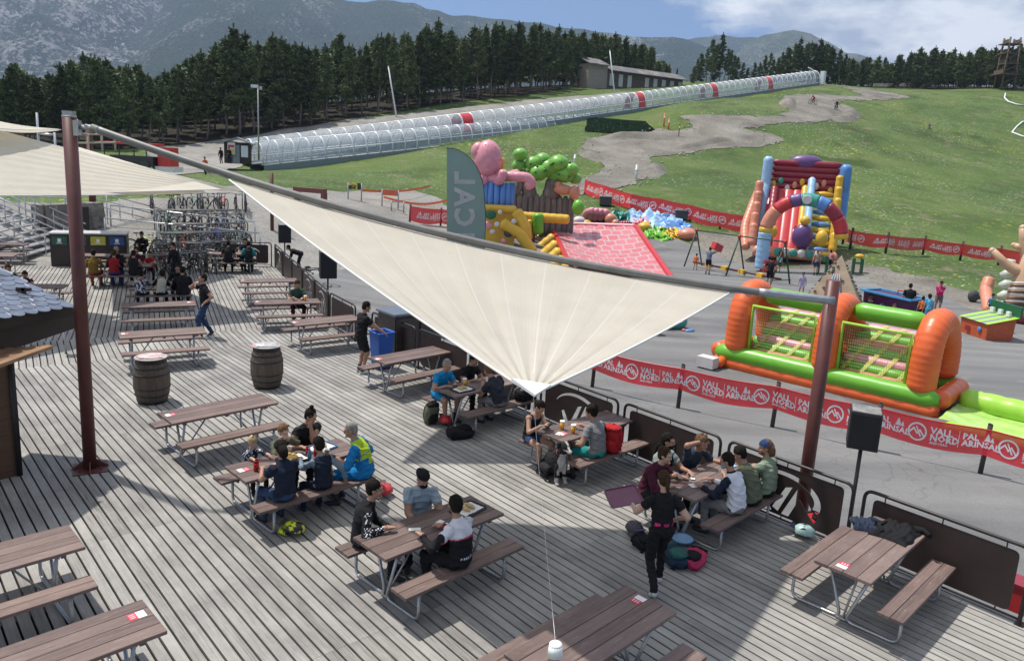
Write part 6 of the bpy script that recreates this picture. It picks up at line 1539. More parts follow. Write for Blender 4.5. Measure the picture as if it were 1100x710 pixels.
part(t, 'pale_slide', vin('pale_green', (.45, .52, .45)), lambda m: [ribs(m, [(-1.0, .5+.3*k, .5+.5*k), (-.4, .5+.3*k, .7+.5*k)], .27, 8, 2) for k in range(5)])
q = gp(1068, 332, -1.3)+Vector((-.3, 1.5, 0)); tt = thing('black_blower', 'small black blower beside the tree-shaped inflatable', 'blower', (q.x, q.y, tz(q.x, q.y))); part(tt, 'housing', BELT, lambda m: m.ball((0, 0, .35), (.3, .25, .35), 10)); part(tt, 'pipe', BELT, lambda m: m.tube([(0, 0, .3), (.5, 0, .3)], .12, 8))

# ---- sea and tree castle
def PX(px, py, D): return at(px, py, D)
OD = 52.
c = at(540, 262, OD); c.z = tz(c.x, c.y); t = thing('sea_castle', 'inflatable castle with a pink octopus on a blue tower above yellow sea pictures', 'inflatable', c)
def L_(px, py, D): return at(px, py, D)-c
s_ = OD/824.
def blob(m, px, py, D, rx, rz_, ry=None, nz=0, seed=0, n=16, mi=0): m.ball(L_(px, py, D), (rx*s_, (ry or rx)*s_, rz_*s_), n, mi=mi, nz=nz, seed=seed)
part(t, 'octopus_head', V_PK, lambda m: (blob(m, 524, 172, OD, 15.5, 21, 15), blob(m, 514, 163, OD, 8, 10)))
part(t, 'octopus_arm', V_PK, lambda m: ribs(m, round_poly([L_(530, 187, OD), L_(548, 190, OD-.4), L_(566, 190, OD-.5), L_(572, 197, OD-.5), L_(564, 201, OD-.5)], .6, 5), .32, 12, .5))
part(t, 'octopus_arm', V_PK, lambda m: ribs(m, round_poly([L_(528, 188, OD), L_(536, 197, OD-.9), L_(542, 183, OD-1.1)], .5, 5), .30, 12, .5))
part(t, 'octopus_arm', V_PK, lambda m: ribs(m, round_poly([L_(520, 190, OD), L_(530, 194, OD-.6), L_(558, 186, OD+.2)], .5, 5), .30, 12, .5))
part(t, 'octopus_arm', V_PK, lambda m: ribs(m, round_poly([L_(522, 185, OD), L_(520, 195, OD-.5), L_(512, 192, OD-.9)], .5, 5), .34, 12, .5))
m_ = MB(); [m_.ball(L_(524+13*math.cos(a_), 172+17*math.sin(a_), OD-.75), .045, 6) for a_ in [k*.9 for k in range(9)]]; m_.build('octopus_spots', V_RD, t)
part(t, 'small_figure', V_YE, lambda m: blob(m, 539, 176, OD+.5, 3.5, 7)); 
def bluetower(m):
    for k in range(9):
        a_ = PI+PI*k/8; x = 1.0*math.cos(a_)+.0; y = .7*math.sin(a_); b0 = L_(533, 224, OD); m.tube([b0+Vector((x, y, -.1)), b0+Vector((x*1.02, y, 1.75))], .21, 8)
part(t, 'blue_tower', V_BL, bluetower)
def yb(m):
    b0 = L_(534, 262, OD)
    m.box(b0+Vector((0, 0, 1.2)), (2.3, 1.6, 2.6))
    ribs(m, [b0+Vector((-1.2, -.9, 2.45)), b0+Vector((1.2, -.9, 2.45))], .25, 10, .5)
    ribs(m, [b0+Vector((1.1, -.8, 2.4)), b0+Vector((1.8, -.9, 1.3)), b0+Vector((1.9, -.9, .3))], .42, 12, .5)
    ribs(m, [b0+Vector((.2, -1.2, 1.6)), b0+Vector((1.5, -1.2, .9)), b0+Vector((2.5, -1.2, -.4))], .38, 12, .5)
part(t, 'yellow_wall', V_YE, yb)
m_ = MB()
for k, (px, py, rx, rz_, mi) in enumerate([(527, 231, 6, 5, 0), (523, 242, 6, 4, 1), (534, 241, 3, 3, 2), (546, 251, 5, 4, 3), (537, 228, 2.5, 2.5, 2), (552, 238, 3, 3, 2), (529, 249, 3, 2.5, 2), (541, 259, 3, 3, 1)]):
    m_ = MB(); m_.ball(L_(px, py, OD-1.35), (rx*s_, .10, rz_*s_), 10); m_.build('sea_picture', [V_DG, V_PK, V_WH, BELT][mi], t)
# tree castle
TD = 56.; c = at(590, 240, TD); c.z = tz(c.x, c.y); s_ = TD/824.
t = thing('tree_castle', 'inflatable castle with a green lumpy tree above a grey bark wall', 'inflatable', c)
part(t, 'bark_wall', V_WD, lambda m: [ribs(m, [L_(551+k*6.2, 236, TD)+Vector((0, .05*(k % 2), -1.2)), L_(552+k*6.2, 207+.4*k, TD)], .24, 8, 1.2) for k in range(11)])
part(t, 'trunk', V_WD, lambda m: (ribs(m, [L_(570, 215, TD+.3), L_(566, 194, TD+.3)], .55, 10, .8), ribs(m, [L_(590, 215, TD+.3), L_(597, 192, TD+.3)], .65, 10, .8), ribs(m, [L_(553, 210, TD), L_(560, 190, TD)], .35, 10, .8)))
TREEG = vin('tree_green', (.17, .42, .06), var=.3)
for px, py, r_ in [(559, 166, 8), (558, 178, 8), (573, 176, 9), (578, 186, 10), (583, 172, 9), (590, 181, 12), (600, 176, 11), (607, 187, 11), (614, 182, 8), (618, 192, 7), (570, 190, 8), (597, 189, 9)]:
    part(t, 'leaf_lump', TREEG, lambda m: m.ball(L_(px, py, TD+rng.uniform(-.4, .4)), (r_*s_, r_*s_, r_*s_*.85), 14))
for k in range(16): m_ = MB(); m_.ball(L_(rng.uniform(562, 615), rng.uniform(172, 192), TD-.85), .10, 6); m_.build('leaf_spot', pmat('leaf_spot_green', (.04, .15, .03), .5), t)
part(t, 'red_figure', V_SA, lambda m: (m.ball(L_(605, 204, TD-.4), (.7, .4, .38), 12), m.ball(L_(617, 207, TD-.6), (.42, .35, .5), 10), m.ball(L_(600, 199, TD-.4), .3, 8), m.tube([L_(612, 203, TD-.5), L_(622, 202, TD-.7)], .12, 8)))
part(t, 'yellow_rail', V_YE, lambda m: ribs(m, [L_(552, 232, TD-2.5), L_(612, 236, TD-2.5)], .33, 12, .5))
part(t, 'green_bollard', V_GR, lambda m: ribs(m, [L_(578, 252, TD-3), L_(578, 229, TD-3)], .38, 12, .4)); part(t, 'green_ball', V_GR, lambda m: m.ball(L_(621, 223, TD-2.5), (.42, .42, .55), 12))
part(t, 'low_wall', V_MR, lambda m: m.box(L_(563, 250, TD-1.5), (1.6, .3, 1.8)))
part(t, 'yellow_post', V_YE, lambda m: ribs(m, [L_(569, 258, TD-3), L_(569, 236, TD-3)], .2, 8, .4))
# red brick mat, half collapsed
c = gp(650, 262, -1.1); t = thing('red_brick_mat', 'slack red inflatable roof printed with a white brick pattern, right of the castles', 'inflatable', c)
q0, q1, q2, q3 = L_(591, 240, 59), L_(683, 243, 56.5), L_(722, 300, 43.5), L_(612, 285, 45)
BRK = bpy.data.materials.new('brick_vinyl'); BRK.use_nodes = True; nt_ = BRK.node_tree; bs_ = nt_.nodes['Principled BSDF']; bs_.inputs['Roughness'].default_value = .4
a_ = nt_.nodes.new('ShaderNodeAttribute'); a_.attribute_name = 'gc'; br = nt_.nodes.new('ShaderNodeTexBrick'); br.inputs['Scale'].default_value = 1; br.inputs['Color1'].default_value = (.50, .13, .15, 1); br.inputs['Color2'].default_value = (.55, .17, .19, 1); br.inputs['Mortar'].default_value = (.45, .38, .34, 1); br.inputs['Mortar Size'].default_value = .007; br.inputs['Brick Width'].default_value = .115; br.inputs['Row Height'].default_value = .085
nt_.links.new(a_.outputs['Vector'], br.inputs['Vector']); nt_.links.new(br.outputs['Color'], bs_.inputs['Base Color'])
def mat_fn(u, v):
    p = q0.lerp(q1, u).lerp(q3.lerp(q2, u), v); return p+Vector((0, 0, .10*noise.noise(Vector((u*9, v*6, 1)))+.05*noise.noise(Vector((u*25, v*4, 4)))-.55*math.sin(PI*u)*math.sin(PI*v)))
m_ = MB(); m_.grid(mat_fn, 60, 50, gc=True); m_.build('printed_sheet', BRK, t)
part(t, 'edge_tube', V_PK, lambda m: ribs(m, [q0, q1], .16, 10, .4)); part(t, 'edge_tube', V_RD, lambda m: ribs(m, [q1, q2], .18, 10, .5)); part(t, 'edge_tube', V_RD, lambda m: ribs(m, [q0, q3], .16, 10, .5))
for k in range(7): part(t, 'yellow_side', V_YE, lambda m: ribs(m, [q0.lerp(q3, k/6)+Vector((.0, 0, -.1)), q0.lerp(q3, k/6)+Vector((-.5-2.4*1*(k+1)/7, -.3, -.6-.42*k))], .42, 10, .5))
# loose figures by the mat
c = at(648, 240, 62); c.z = tz(c.x, c.y); t = thing('obstacle_inflatable', 'jumble of pink, orange and striped inflatable claws left of the flattened blue sheet', 'inflatable', c)
s_ = 62/824.
part(t, 'claw', V_PK, lambda m: [ribs(m, round_poly([L_(628+k*5, 236, 62)+Vector((0, 0, .0)), L_(630+k*6, 228-k*.2, 61.5), L_(638+k*5, 226+k, 61)], .3), .28, 10, .4) for k in range(4)])
part(t, 'shell', V_SA, lambda m: m.ball(L_(643, 230, 63), (1.1, .8, .5), 14)); part(t, 'ball', V_WH, lambda m: m.ball(L_(622, 238, 60), (.55, .4, .4), 12)); part(t, 'ball', V_YE, lambda m: m.ball(L_(630, 241, 60), (.45, .4, .35), 12)); part(t, 'ball', V_SA, lambda m: (m.ball(L_(656, 236, 61), (.5, .4, .5), 12), m.ball(L_(661, 240, 60), .3, 10)))
part(t, 'striped_roll', V_MR, lambda m: ribs(m, [L_(664, 242, 60), L_(678, 241, 60)], .3, 10, .2, .15))
# flattened inflatable
q = [G(x, y) for x, y in [(660, 229), (728, 232), (752, 250), (735, 259), (700, 262), (668, 246)]]
t = thing('flattened_inflatable', 'flattened crumpled inflatable, mostly pale blue with green and yellow folds', 'inflatable', Vector((q[0].x, q[0].y, tz(q[0].x, q[0].y)))); c = t.location.copy()
def crumple(name, m, pts, hgt, n=44, sd=0):
    P0, P1, P2, P3 = pts
    def fn(u, v):
        p = P0.lerp(P1, u).lerp(P3.lerp(P2, u), v); e = min(1, 6*u, 6*(1-u), 6*v, 6*(1-v)); z = (abs(noise.noise(Vector((u*7+sd, v*6, sd))))*.9+abs(noise.noise(Vector((u*17, v*15+sd, sd*2))))*.5)*hgt
        x, y = p.x+.5*noise.noise(Vector((u*5, v*5, sd+3))), p.y+.8*noise.noise(Vector((u*5, v*5, sd+8))); return Vector((x, y, tz(x, y)+.03+e*z+.05*e))-c
    mm = MB(); mm.grid(fn, n, n); mm.build(name, m, t)
G_ = G
crumple('blue_sheet', V_LB, [G_(658, 230), G_(725, 232), G_(748, 252), G_(690, 247)], .75, 60, 2)
crumple('blue_sheet', V_BL, [G_(700, 236), G_(742, 243), G_(750, 254), G_(712, 252)], .7, 44, 6)
crumple('green_fold', V_TE, [G_(655, 232), G_(680, 233), G_(676, 240), G_(655, 238)], .8, 24, 4); crumple('green_fold', V_GR, [G_(688, 247), G_(722, 250), G_(722, 260), G_(690, 257)], .8, 30, 9)
crumple('pink_fold', V_PK, [G_(680, 238), G_(700, 240), G_(698, 246), G_(682, 244)], .7, 24, 12); crumple('yellow_fold', V_YE, [G_(708, 249), G_(730, 251), G_(728, 258), G_(710, 257)], .9, 24, 15)
part(t, 'yellow_lump', V_YE, lambda m: m.ball(G(692, 248, .3)-c, (.6, .5, .4), 12, nz=.4)); part(t, 'orange_lump', V_SA, lambda m: m.ball(G(738, 256, .3)-c, (.8, .7, .5), 12, nz=.3))
for px, py, lb in ((650, 221, 'dark blower box on the grass behind the jumble of claws'), (731, 236, 'dark blower box at the far edge of the flattened inflatable')):
    q = G(px, py); tt = thing('blower_box', lb, 'blower', q); part(tt, 'housing', BELT, lambda m: m.box((0, 0, .4), (1.0, .7, .7))); part(tt, 'lid', GREYB, lambda m: m.box((0, 0, .78), (1.1, .8, .08)))
# green tube end by the deck
q = gp(712, 352, -1.3); t = thing('green_inflatable_tube', 'end of a dark green inflatable tube peeping out from under the big sail', 'inflatable', (q.x, q.y, tz(q.x, q.y)))
part(t, 'tube', V_TE, lambda m: ribs(m, [(-2.8, -.6, .4), (.9, .0, .35)], .42, 14, .6)); part(t, 'lip', V_SA, lambda m: ribs(m, [(-2.0, .5, .7), (.2, .6, .55)], .22, 10, .5)); part(t, 'tube', V_GR, lambda m: ribs(m, [(-2.6, -.9, .45), (-1.3, -.75, .4)], .45, 14, .6))
q = gp(703, 360, -1.3); t = thing('black_blower', 'black blower bag against the green tube end on the asphalt', 'blower', (q.x, q.y, tz(q.x, q.y))); part(t, 'bag', BELT, lambda m: m.ball((0, 0, .35), (.32, .25, .4), 12, nz=.2)); part(t, 'pipe', BELT, lambda m: m.tube([(0, 0, .3), (-.4, .3, .35)], .12, 8))
q = gp(740, 357, -1.3); t = thing('dropped_cloth', 'small blue and red scrap lying on the asphalt right of the green tube', 'cloth', (q.x, q.y, tz(q.x, q.y)+.05)); part(t, 'scrap', V_BL, lambda m: m.ball((0, 0, .04), (.2, .12, .07), 10, nz=.5)); part(t, 'scrap', V_RD, lambda m: m.ball((-.2, .05, .04), (.12, .1, .06), 8, nz=.5))

# ---- feather flag
q = Vector((-.95, 17.25, 0)); D_ = math.hypot(q.x, q.y); top = at(481, 159, D_); bl = at(480, 262, D_); 
FLG = translucent(pmat('flag_cloth', (.27, .37, .35), .7, var=.08, scale=1.5), .35, (.34, .46, .43)); t = thing('feather_flag', 'tall grey-green feather flag with white letters seen from behind', 'flag', Vector((top.x, top.y, -.6)))
c = t.location.copy(); rt_ = Vector(_r2).normalized(); rt_.z = 0; rt_.normalize()
outl = [(480, 262), (480, 159)]+[(480+40*math.sin(R(90*k/10))**1.0*(1 if k else 0)+0, 159+52*(1-math.cos(R(90*k/10)))) for k in range(1, 11)]+[(521.5, 235), (520, 270), (519, 330), (480, 330)]
P = [at(x, y, D_)-c for x, y in outl]; nf = Vector((-rt_.y, rt_.x, 0))
yd = (P[1]-P[0]).normalized(); M = frame(P[0], rt_, yd); Mi = M.inverted()
pl = [(Mi @ p)[:2] for p in P]
m_ = MB(); m_.prism(pl, -.004, .004, M=M); m_.build('cloth', FLG, t)
m_ = MB(); m_.tube([Vector((P[-2].x, P[-2].y, 0)), P[-2]]+P[1:-2][::-1][:-0 or None], .016, 6); m_.build('pole', BLACKM, t)
m_ = MB(); lo = at(498, 262, D_)-c
# letters climb the flag, their tops to the right: the mirrored back of the print
M2 = frame(at(515, 254, D_)-c-nf*0.012, yd, rt_); 
import itertools
def blockletters(m, M2, sz):
    for ch, py in (('P', 276), ('I', 256), ('C', 243.5), ('A', 222), ('L', 201)):
        x = (243-py)/824*D_*1.03
        k = ('flag'+ch)
        if k not in TXT: TXT[k] = text_mesh(ch, 1., .001, 'LEFT', .035)
        vs, fs = TXT[k]; m.add([M2 @ Vector((x+p[0]*sz*.95, (p[1]*1.02-.76)*sz, 0)) for p in vs], fs)
uv = Mi @ (at(511, 243, D_)-c); M2 = frame(M @ Vector((uv.x, uv.y, .014)), yd, rt_); blockletters(m_, M2, .60); m_.build('lettering', translucent(pmat('flag_letter_white', (.8, .8, .82), .6), .4, (.85, .85, .88)), t)
# ================================================================ PEOPLE
PM = {}
def cloth(name, c, rough=.85, var=.12, **k):
    return pmat('cloth_'+name, c, rough, 0, var, 9, bump=.5, bscale=14, spec=.2, **k)
SK1 = pmat('skin_tan', (.36, .20, .135), .55, 0, .08, 20); SK2 = pmat('skin_fair', (.50, .31, .225), .55, 0, .08, 20); SK3 = pmat('skin_brown', (.25, .135, .09), .55, 0, .08, 20)
EYE = pmat('eye_dark', (.02, .015, .012), .25); LIP = pmat('lip', (.30, .10, .09), .5)
def hairm(n, c): return pmat('hair_'+n, c, .8, 0, .35, 30, stretch=(1, 1, .3), bump=.6, bscale=60, spec=.12)
H_BK = hairm('black', (.015, .012, .01)); H_BR = hairm('brown', (.05, .028, .016)); H_GY = hairm('grey', (.26, .24, .22)); H_BL = hairm('blond', (.42, .32, .18)); H_LB = hairm('light_brown', (.14, .085, .045))
def orgn(co, k): return np.sin(47*k*co[:, 0]+3*np.sin(31*k*co[:, 2]))*np.sin(43*k*co[:, 2]+4*np.sin(29*k*co[:, 1]))
def ell(m, pts, rx, ry, lat, n=16, mi=0):
    pts = [Vector(p) for p in pts]; vs = []; N_ = len(pts)
    for i, p in enumerate(pts):
        d = (pts[min(i+1, N_-1)]-pts[max(i-1, 0)]).normalized(); u = (lat-d*lat.dot(d)).normalized(); v = d.cross(u)
        for k in range(n): a = 2*PI*k/n; vs.append(p+u*(rx[i]*math.cos(a))+v*(ry[i]*math.sin(a)))
    fs = [(i*n+k, i*n+(k+1) % n, (i+1)*n+(k+1) % n, (i+1)*n+k) for i in range(N_-1) for k in range(n)]+[tuple(range(n))[::-1], tuple((N_-1)*n+k for k in range(n))]
    m.add(vs, fs, mi, smooth=True)
def caps(m, a, b, ra, rb, n=10):
    a, b = Vector(a), Vector(b); d = (b-a).normalized(); L_ = (b-a).length
    P_ = [a-d*ra*.98, a-d*ra*.7, a, a.lerp(b, .5), b, b+d*rb*.7, b+d*rb*.98]; m.tube(P_, [ra*.15, ra*.7, ra, (ra+rb)/2, rb, rb*.7, rb*.15], n)
def ik(a, c, l1, l2, hint):
    a, c = Vector(a), Vector(c); d = c-a; L_ = min(d.length, (l1+l2)*.995); d.normalize(); c = a+d*L_
    x = (l1*l1-l2*l2+L_*L_)/(2*L_); h = math.sqrt(max(0, l1*l1-x*x)); hv = Vector(hint); hv = (hv-d*hv.dot(d)); hv = hv.normalized() if hv.length > 1e-5 else d.orthogonal().normalized()
    return a+d*x+hv*h, c
def person(label, pos, face, h=1.75, pose='sit', skin=SK1, shirt=None, trous=None, shoe=None, sleeve=.5, leg=1.0, hair='short', hm=None, lean=12, sway=0, hyaw=0, hpitch=10, hl=None, hr=None, fl=None, fr=None, seat=.45, vox=.012,
           build_=1., cat='person', group=None, paint=None, extra=(), cap=None, beard=None, mask=None, twist=0, long_body=False, lift=0, kid=False, glove=None, elbow=None):
    s = h/1.75; hs = s if not kid else s*1.18; seed0 = len(PM)
    t = thing('person', label, cat, pos, face-PI/2, group)
    shirt = shirt or cloth('black', (.012, .012, .014)); trous = trous or cloth('dark', (.015, .016, .02)); shoe = shoe or pmat('shoe_black', (.02, .02, .02), .6)
    b_ = build_; m = MB(); bones = []
    def B(a, b, r, mA, split=2, mB=None): bones.append((Vector(a), Vector(b), r, mA, split, mB if mB is not None else mA))
    # 0 skin 1 shirt 2 trousers 3 shoe 4 eye 5 lip 6.. extra
    if pose == 'sit': pz = seat+.105*s
    elif pose == 'walk': pz = .90*s
    elif pose == 'crouch': pz = .42*s
    else: pz = .93*s
    pel = Vector((0, 0, pz+lift)); ln, sd_ = R(lean), R(sway)
    dirt = Vector((math.sin(sd_), math.sin(ln)*math.cos(sd_), math.cos(ln)*math.cos(sd_))).normalized()
    spine = []
    for k in range(7):
        f = k/6; curve = Vector((0, -.035*math.sin(PI*f)*s if pose == 'sit' else .0, 0)); spine.append(pel+dirt*(.50*s*f)+curve+Vector((0, 0, 0)))
    lat0 = Vector((1, 0, 0)); lat1 = Vector((math.cos(R(twist)), math.sin(R(twist)), 0)); lat1 = (lat1-dirt*lat1.dot(dirt)).normalized()
    rx = [.150, .158, .150, .160, .172, .150, .07]; ry = [.115, .118, .112, .118, .118, .095, .06]
    if pose != 'sit': rx[0] = .145; ry[0] = .105
    ell(m, spine, [x*s*b_ for x in rx], [x*s*b_ for x in ry], lat1)
    nb = spine[-1]; ch = spine[4]
    for x in (-.09, 0, .09): B(spine[0]+lat0*x*s, spine[5]+lat1*x*s, .085*s*b_, 1)
    B(spine[5], nb-dirt*.02, .06*s, 1)
    # pelvis and hips
    m.ball(pel, (.158*s*b_, .125*s*b_, .115*s), 14); B(pel-lat0*.07*s-Vector((0, 0, .05*s)), pel+lat0*.07*s-Vector((0, 0, .05*s)), .10*s, 2)
    # head
    hd = Matrix.Rotation(R(hyaw+twist), 3, 'Z') @ Matrix.Rotation(-R(hpitch), 3, 'X')
    nk = nb+Vector((dirt.x, dirt.y+.12, dirt.z+.1)).normalized()*.062*s; hc = nk+hd @ Vector((0, .018, .092))*hs
    caps(m, nb-dirt*.03, nk+Vector((0, 0, .03*s)), .056*s*b_, .05*s, 12); B(nb+dirt*.01, nk, .05*s, 0)
    H4 = Matrix.Translation(hc) @ hd.to_4x4()
    def hb(c, r, n=14): m.ball((0, 0, 0), tuple(x*hs for x in r), n, M=H4 @ Matrix.Translation(Vector(c)*hs))
    hb((0, -.010, .03), (.074, .092, .095), 18); hb((0, .022, -.035), (.057, .068, .078)); hb((0, .098, -.012), (.012, .018, .024), 8); hb((0, .088, -.085), (.024, .018, .018), 8); hb((0, .075, .028), (.055, .025, .015), 8)
    for x in (-1, 1): hb((x*.076, -.005, -.005), (.011, .020, .031), 8); hb((x*.040, .062, -.025), (.022, .026, .020), 8)
    B(H4 @ Vector((0, -.01*hs, .03*hs)), H4 @ Vector((0, .02*hs, -.05*hs)), .085*hs, 0)
    pts = [(H4 @ (Vector((x*.031, .090, .012))*hs), .0125*hs, 4) for x in (-1, 1)]
    pts += [(H4 @ (Vector((x, .098, -.058))*hs), .0105*hs, 5) for x in (-.014, 0, .014)]
    # arms
    shw = .178*s*b_
    for q, tgt in ((-1, hl), (1, hr)):
        sh = spine[5]+lat1*q*shw*.93-dirt*.012*s
        if tgt is None:
            tgt = Vector((q*.13, .42, .80)) if pose == 'sit' else sh+Vector((q*.10*s, .06*s, -.52*s))
        else: tgt = Vector(tgt)
        hint = Vector((q*.6, -.5, -.6)) if elbow is None else Vector((q*elbow[0], elbow[1], elbow[2]))
        el, wr = ik(sh, tgt, .285*s, .25*s, hint)
        m.ball(sh, .068*s*b_, 12); ru = .052*s*b_
        cu = 1.18 if sleeve > 0 else 1
        caps(m, sh, sh.lerp(el, .98), ru*cu, ru*.86*(cu if sleeve > .5 else 1))
        if 0 < sleeve <= .6: caps(m, sh, sh.lerp(el, sleeve), ru*1.25, ru*1.28)
        fr_ = 1.2 if sleeve > 1.2 else 1.
        caps(m, el, wr, .043*s*b_*fr_, .028*s*fr_*1.05)
        B(sh, el, ru*1.1, 1 if sleeve > 0 else 0, min(1.01, sleeve) if sleeve > 0 else 2, 0)
        B(el, wr, .036*s*fr_, 1 if sleeve > 1 else 0, (sleeve-1) if sleeve > 1 else 2, 0)
        # hand: palm, four fingers, thumb off the side
        d = (wr-el).normalized(); fw_ = (d+Vector((0, 0, -.25 if tgt.z > .7 else 0))).normalized(); px_ = Vector((q*-1, 0, 0)); lt = (px_-fw_*px_.dot(fw_)).normalized(); nl = fw_.cross(lt)
        if nl.z > 0: nl = -nl
        pc = wr+fw_*.045*s; Mh = frame(pc, lt, fw_); m.ball((0, 0, 0), (.040*s, .050*s, .017*s), 10, M=Mh)
        for k in range(4):
            b0 = wr+fw_*.082*s+lt*(.030-.020*k)*s; ln_ = (.062, .072, .068, .052)[k]*s; f1 = b0+(fw_+nl*.25).normalized()*ln_*.55; f2 = f1+(fw_+nl*.9).normalized()*ln_*.5
            m.tube([b0-fw_*.02*s, b0, f1, f2], [.0095*s, .0095*s, .0088*s, .007*s], 6)
        tb = wr+fw_*.028*s+lt*.034*s; m.tube([tb-lt*.012*s, tb+(lt*.8+fw_*.6).normalized()*.034*s, tb+(lt*.5+fw_+nl*.3).normalized()*.060*s], [.013*s, .011*s, .008*s], 6)
        B(wr, wr+fw_*.15*s, .035*s, 0 if glove is None else glove)
    # legs
    for q, ft in ((-1, fl), (1, fr)):
        hp = pel+Vector((q*.088*s, 0, -.02*s))
        if ft is None: ft = Vector((q*.13, .40*s, .085*s)) if pose == 'sit' else Vector((q*.10, 0, .085*s))
        else: ft = Vector(ft)
        hint = Vector((q*.25, 1, .8)) if pose in ('sit', 'crouch') else Vector((q*.05, 1, 0))
        kn, an = ik(hp, ft, .435*s, .425*s, hint)
        k_ = 1.12 if leg < .95 else 1.06
        caps(m, hp, kn, .088*s*b_, .060*s*(1.15 if leg >= .4 else 1), 12); caps(m, kn, an, .056*s*(1.12 if leg > .9 else 1), .036*s*(1.35 if leg > .9 else 1), 10); m.ball(kn.lerp(an, .28)+Vector((0, -.02*s, 0)), (.050*s, .055*s, .10*s), 10)
        if .3 < leg < .8: caps(m, hp, hp.lerp(kn, leg+.22), .095*s*b_, .080*s)
        # foot
        td = Vector((q*.12, 1, 0)).normalized()
        if pose == 'walk' and ft.y < -.1: td = Vector((0, .8, -.55)).normalized()
        m.ball(an+Vector((0, -.02*s, -.035*s)), (.040*s, .048*s, .048*s), 10); Mf = frame(an+td*.085*s+Vector((0, 0, -.045*s)), Vector((td.y, -td.x, 0)), td); m.ball((0, 0, 0), (.046*s, .115*s, .038*s), 12, M=Mf)
        if leg >= 1: B(hp, kn, .075*s, 2); B(kn, an, .045*s, 2)
        else:
            B(hp, kn, .075*s, 2, leg+.25, 0); B(kn, an, .045*s, 0, .72, 7)
        B(an+Vector((0, -.02*s, -.04*s)), an+td*.19*s+Vector((0, 0, -.055*s)), .045*s, 3)
    o = m.build('tmp', SK1); md = o.modifiers.new('r', 'REMESH'); md.mode = 'VOXEL'; md.voxel_size = vox; md.use_smooth_shade = True
    sm = o.modifiers.new('s', 'SMOOTH'); sm.factor = .5; sm.iterations = 2
    dg = bpy.context.evaluated_depsgraph_get(); me = bpy.data.meshes.new_from_object(o.evaluated_get(dg)); bpy.data.objects.remove(o)
    nf_ = len(me.polygons); co = np.empty(nf_*3); me.polygons.foreach_get('center', co); co = co.reshape(-1, 3)
    best = np.full(nf_, 1e9); mi = np.zeros(nf_, int)
    for a, b, r_, mA, sp_, mB in bones:
        a, b = np.array(a), np.array(b); d = b-a; tt = np.clip(((co-a)@d)/max(1e-9, d@d), 0, 1); ds = np.linalg.norm(co-(a+tt[:, None]*d), axis=1)-r_; k = ds < best; best[k] = ds[k]; mi[k] = np.where(tt[k] < sp_, mA, mB)
    for p_, r_, k_ in pts:
        k = np.linalg.norm(co-np.array(p_), axis=1) < max(r_, vox*.8); mi[k & (mi == 0)] = k_
    if long_body:
        z0 = pel.z-.08*s; k = (mi == 2) & (co[:, 2] > z0); mi[k] = 1
    if paint:
        u = ((co-np.array(pel))@np.array(dirt))/(.5*s); x = (co-np.array(pel))@np.array(lat1)/s; fwv = np.cross(np.array(dirt), np.array(lat1)); y = (co-np.array(pel)-np.outer(u*.5*s, np.array(dirt)))@fwv/s
        for cond, k_ in paint(u, x, y, co, mi): mi[cond] = k_
    mats = [skin, shirt, trous, shoe, EYE, LIP]+list(extra)
    while len(mats) < 8: mats.append(pmat('sock_dark', (.03, .03, .03), .9) if len(mats) == 7 else shirt)
    # folds in the cloth
    lt_ = np.empty(nf_, int); me.polygons.foreach_get('loop_total', lt_); lv = np.empty(len(me.loops), int); me.loops.foreach_get('vertex_index', lv)
    isC = np.isin(mi, [1, 2]) | (mi > 5); vm = np.zeros(len(me.vertices), bool); vm[lv[np.repeat(isC, lt_)]] = True; sk_ = np.zeros(len(me.vertices), bool); sk_[lv[np.repeat(~isC, lt_)]] = True; vm &= ~sk_
    V_ = np.empty(len(me.vertices)*3); me.vertices.foreach_get('co', V_); V_ = V_.reshape(-1, 3); Nn = np.empty(len(me.vertices)*3); me.vertices.foreach_get('normal', Nn); Nn = Nn.reshape(-1, 3)
    ph = seed0*1.7; x_, y_, z_ = V_.T; w1 = np.sin(34*z_+11*x_+ph+2.2*np.sin(17*y_+9*x_+ph)); w2 = np.sin(27*x_-31*y_+19*z_+ph*2+1.8*np.sin(23*z_+ph)); dsp = (.0075*(1-np.abs(w1))**2*1.6+.005*w2)*s
    V_[vm] += Nn[vm]*dsp[vm][:, None]; me.vertices.foreach_set('co', V_.ravel()); me.update()
    me.materials.clear()
    for x in mats: me.materials.append(x)
    me.polygons.foreach_set('material_index', mi.astype(np.int32)); me.polygons.foreach_set('use_smooth', [True]*nf_)
    me.name = 'body'; bo = bpy.data.objects.new('body', me); COL.objects.link(bo); bo.parent = t
    # hair
    hm = hm or H_BK; hmb = MB(); seed = len(PM); PM[label] = t
    def hh(c, r, nz=.16, n=28): hmb.ball((0, 0, 0), tuple(x*hs for x in r), n, M=H4 @ Matrix.Translation(Vector(c)*hs), nz=nz, seed=seed, nf=4.5)
    if hair in ('short', 'long', 'pony', 'bun', 'curly', 'thin', 'bob'):
        k = 1.06 if hair == 'curly' else (.965 if hair == 'thin' else 1.)
        hh((0, -.022, .046), (.083*k, .096*k, .094*k), .34 if hair == 'curly' else .17)
        hh((0, -.050, .005), (.078*k, .062*k, .085*k), .15)
    if hair in ('long', 'bob'):
        ln_ = .20 if hair == 'long' else .09; hmb.tube([H4 @ (Vector(p)*hs) for p in ((0, -.06, .05), (0, -.085, -.05), (0, -.095, -.05-ln_*.6), (0, -.085, -.05-ln_))], [.07*hs, .072*hs, .06*hs, .02*hs], 10)
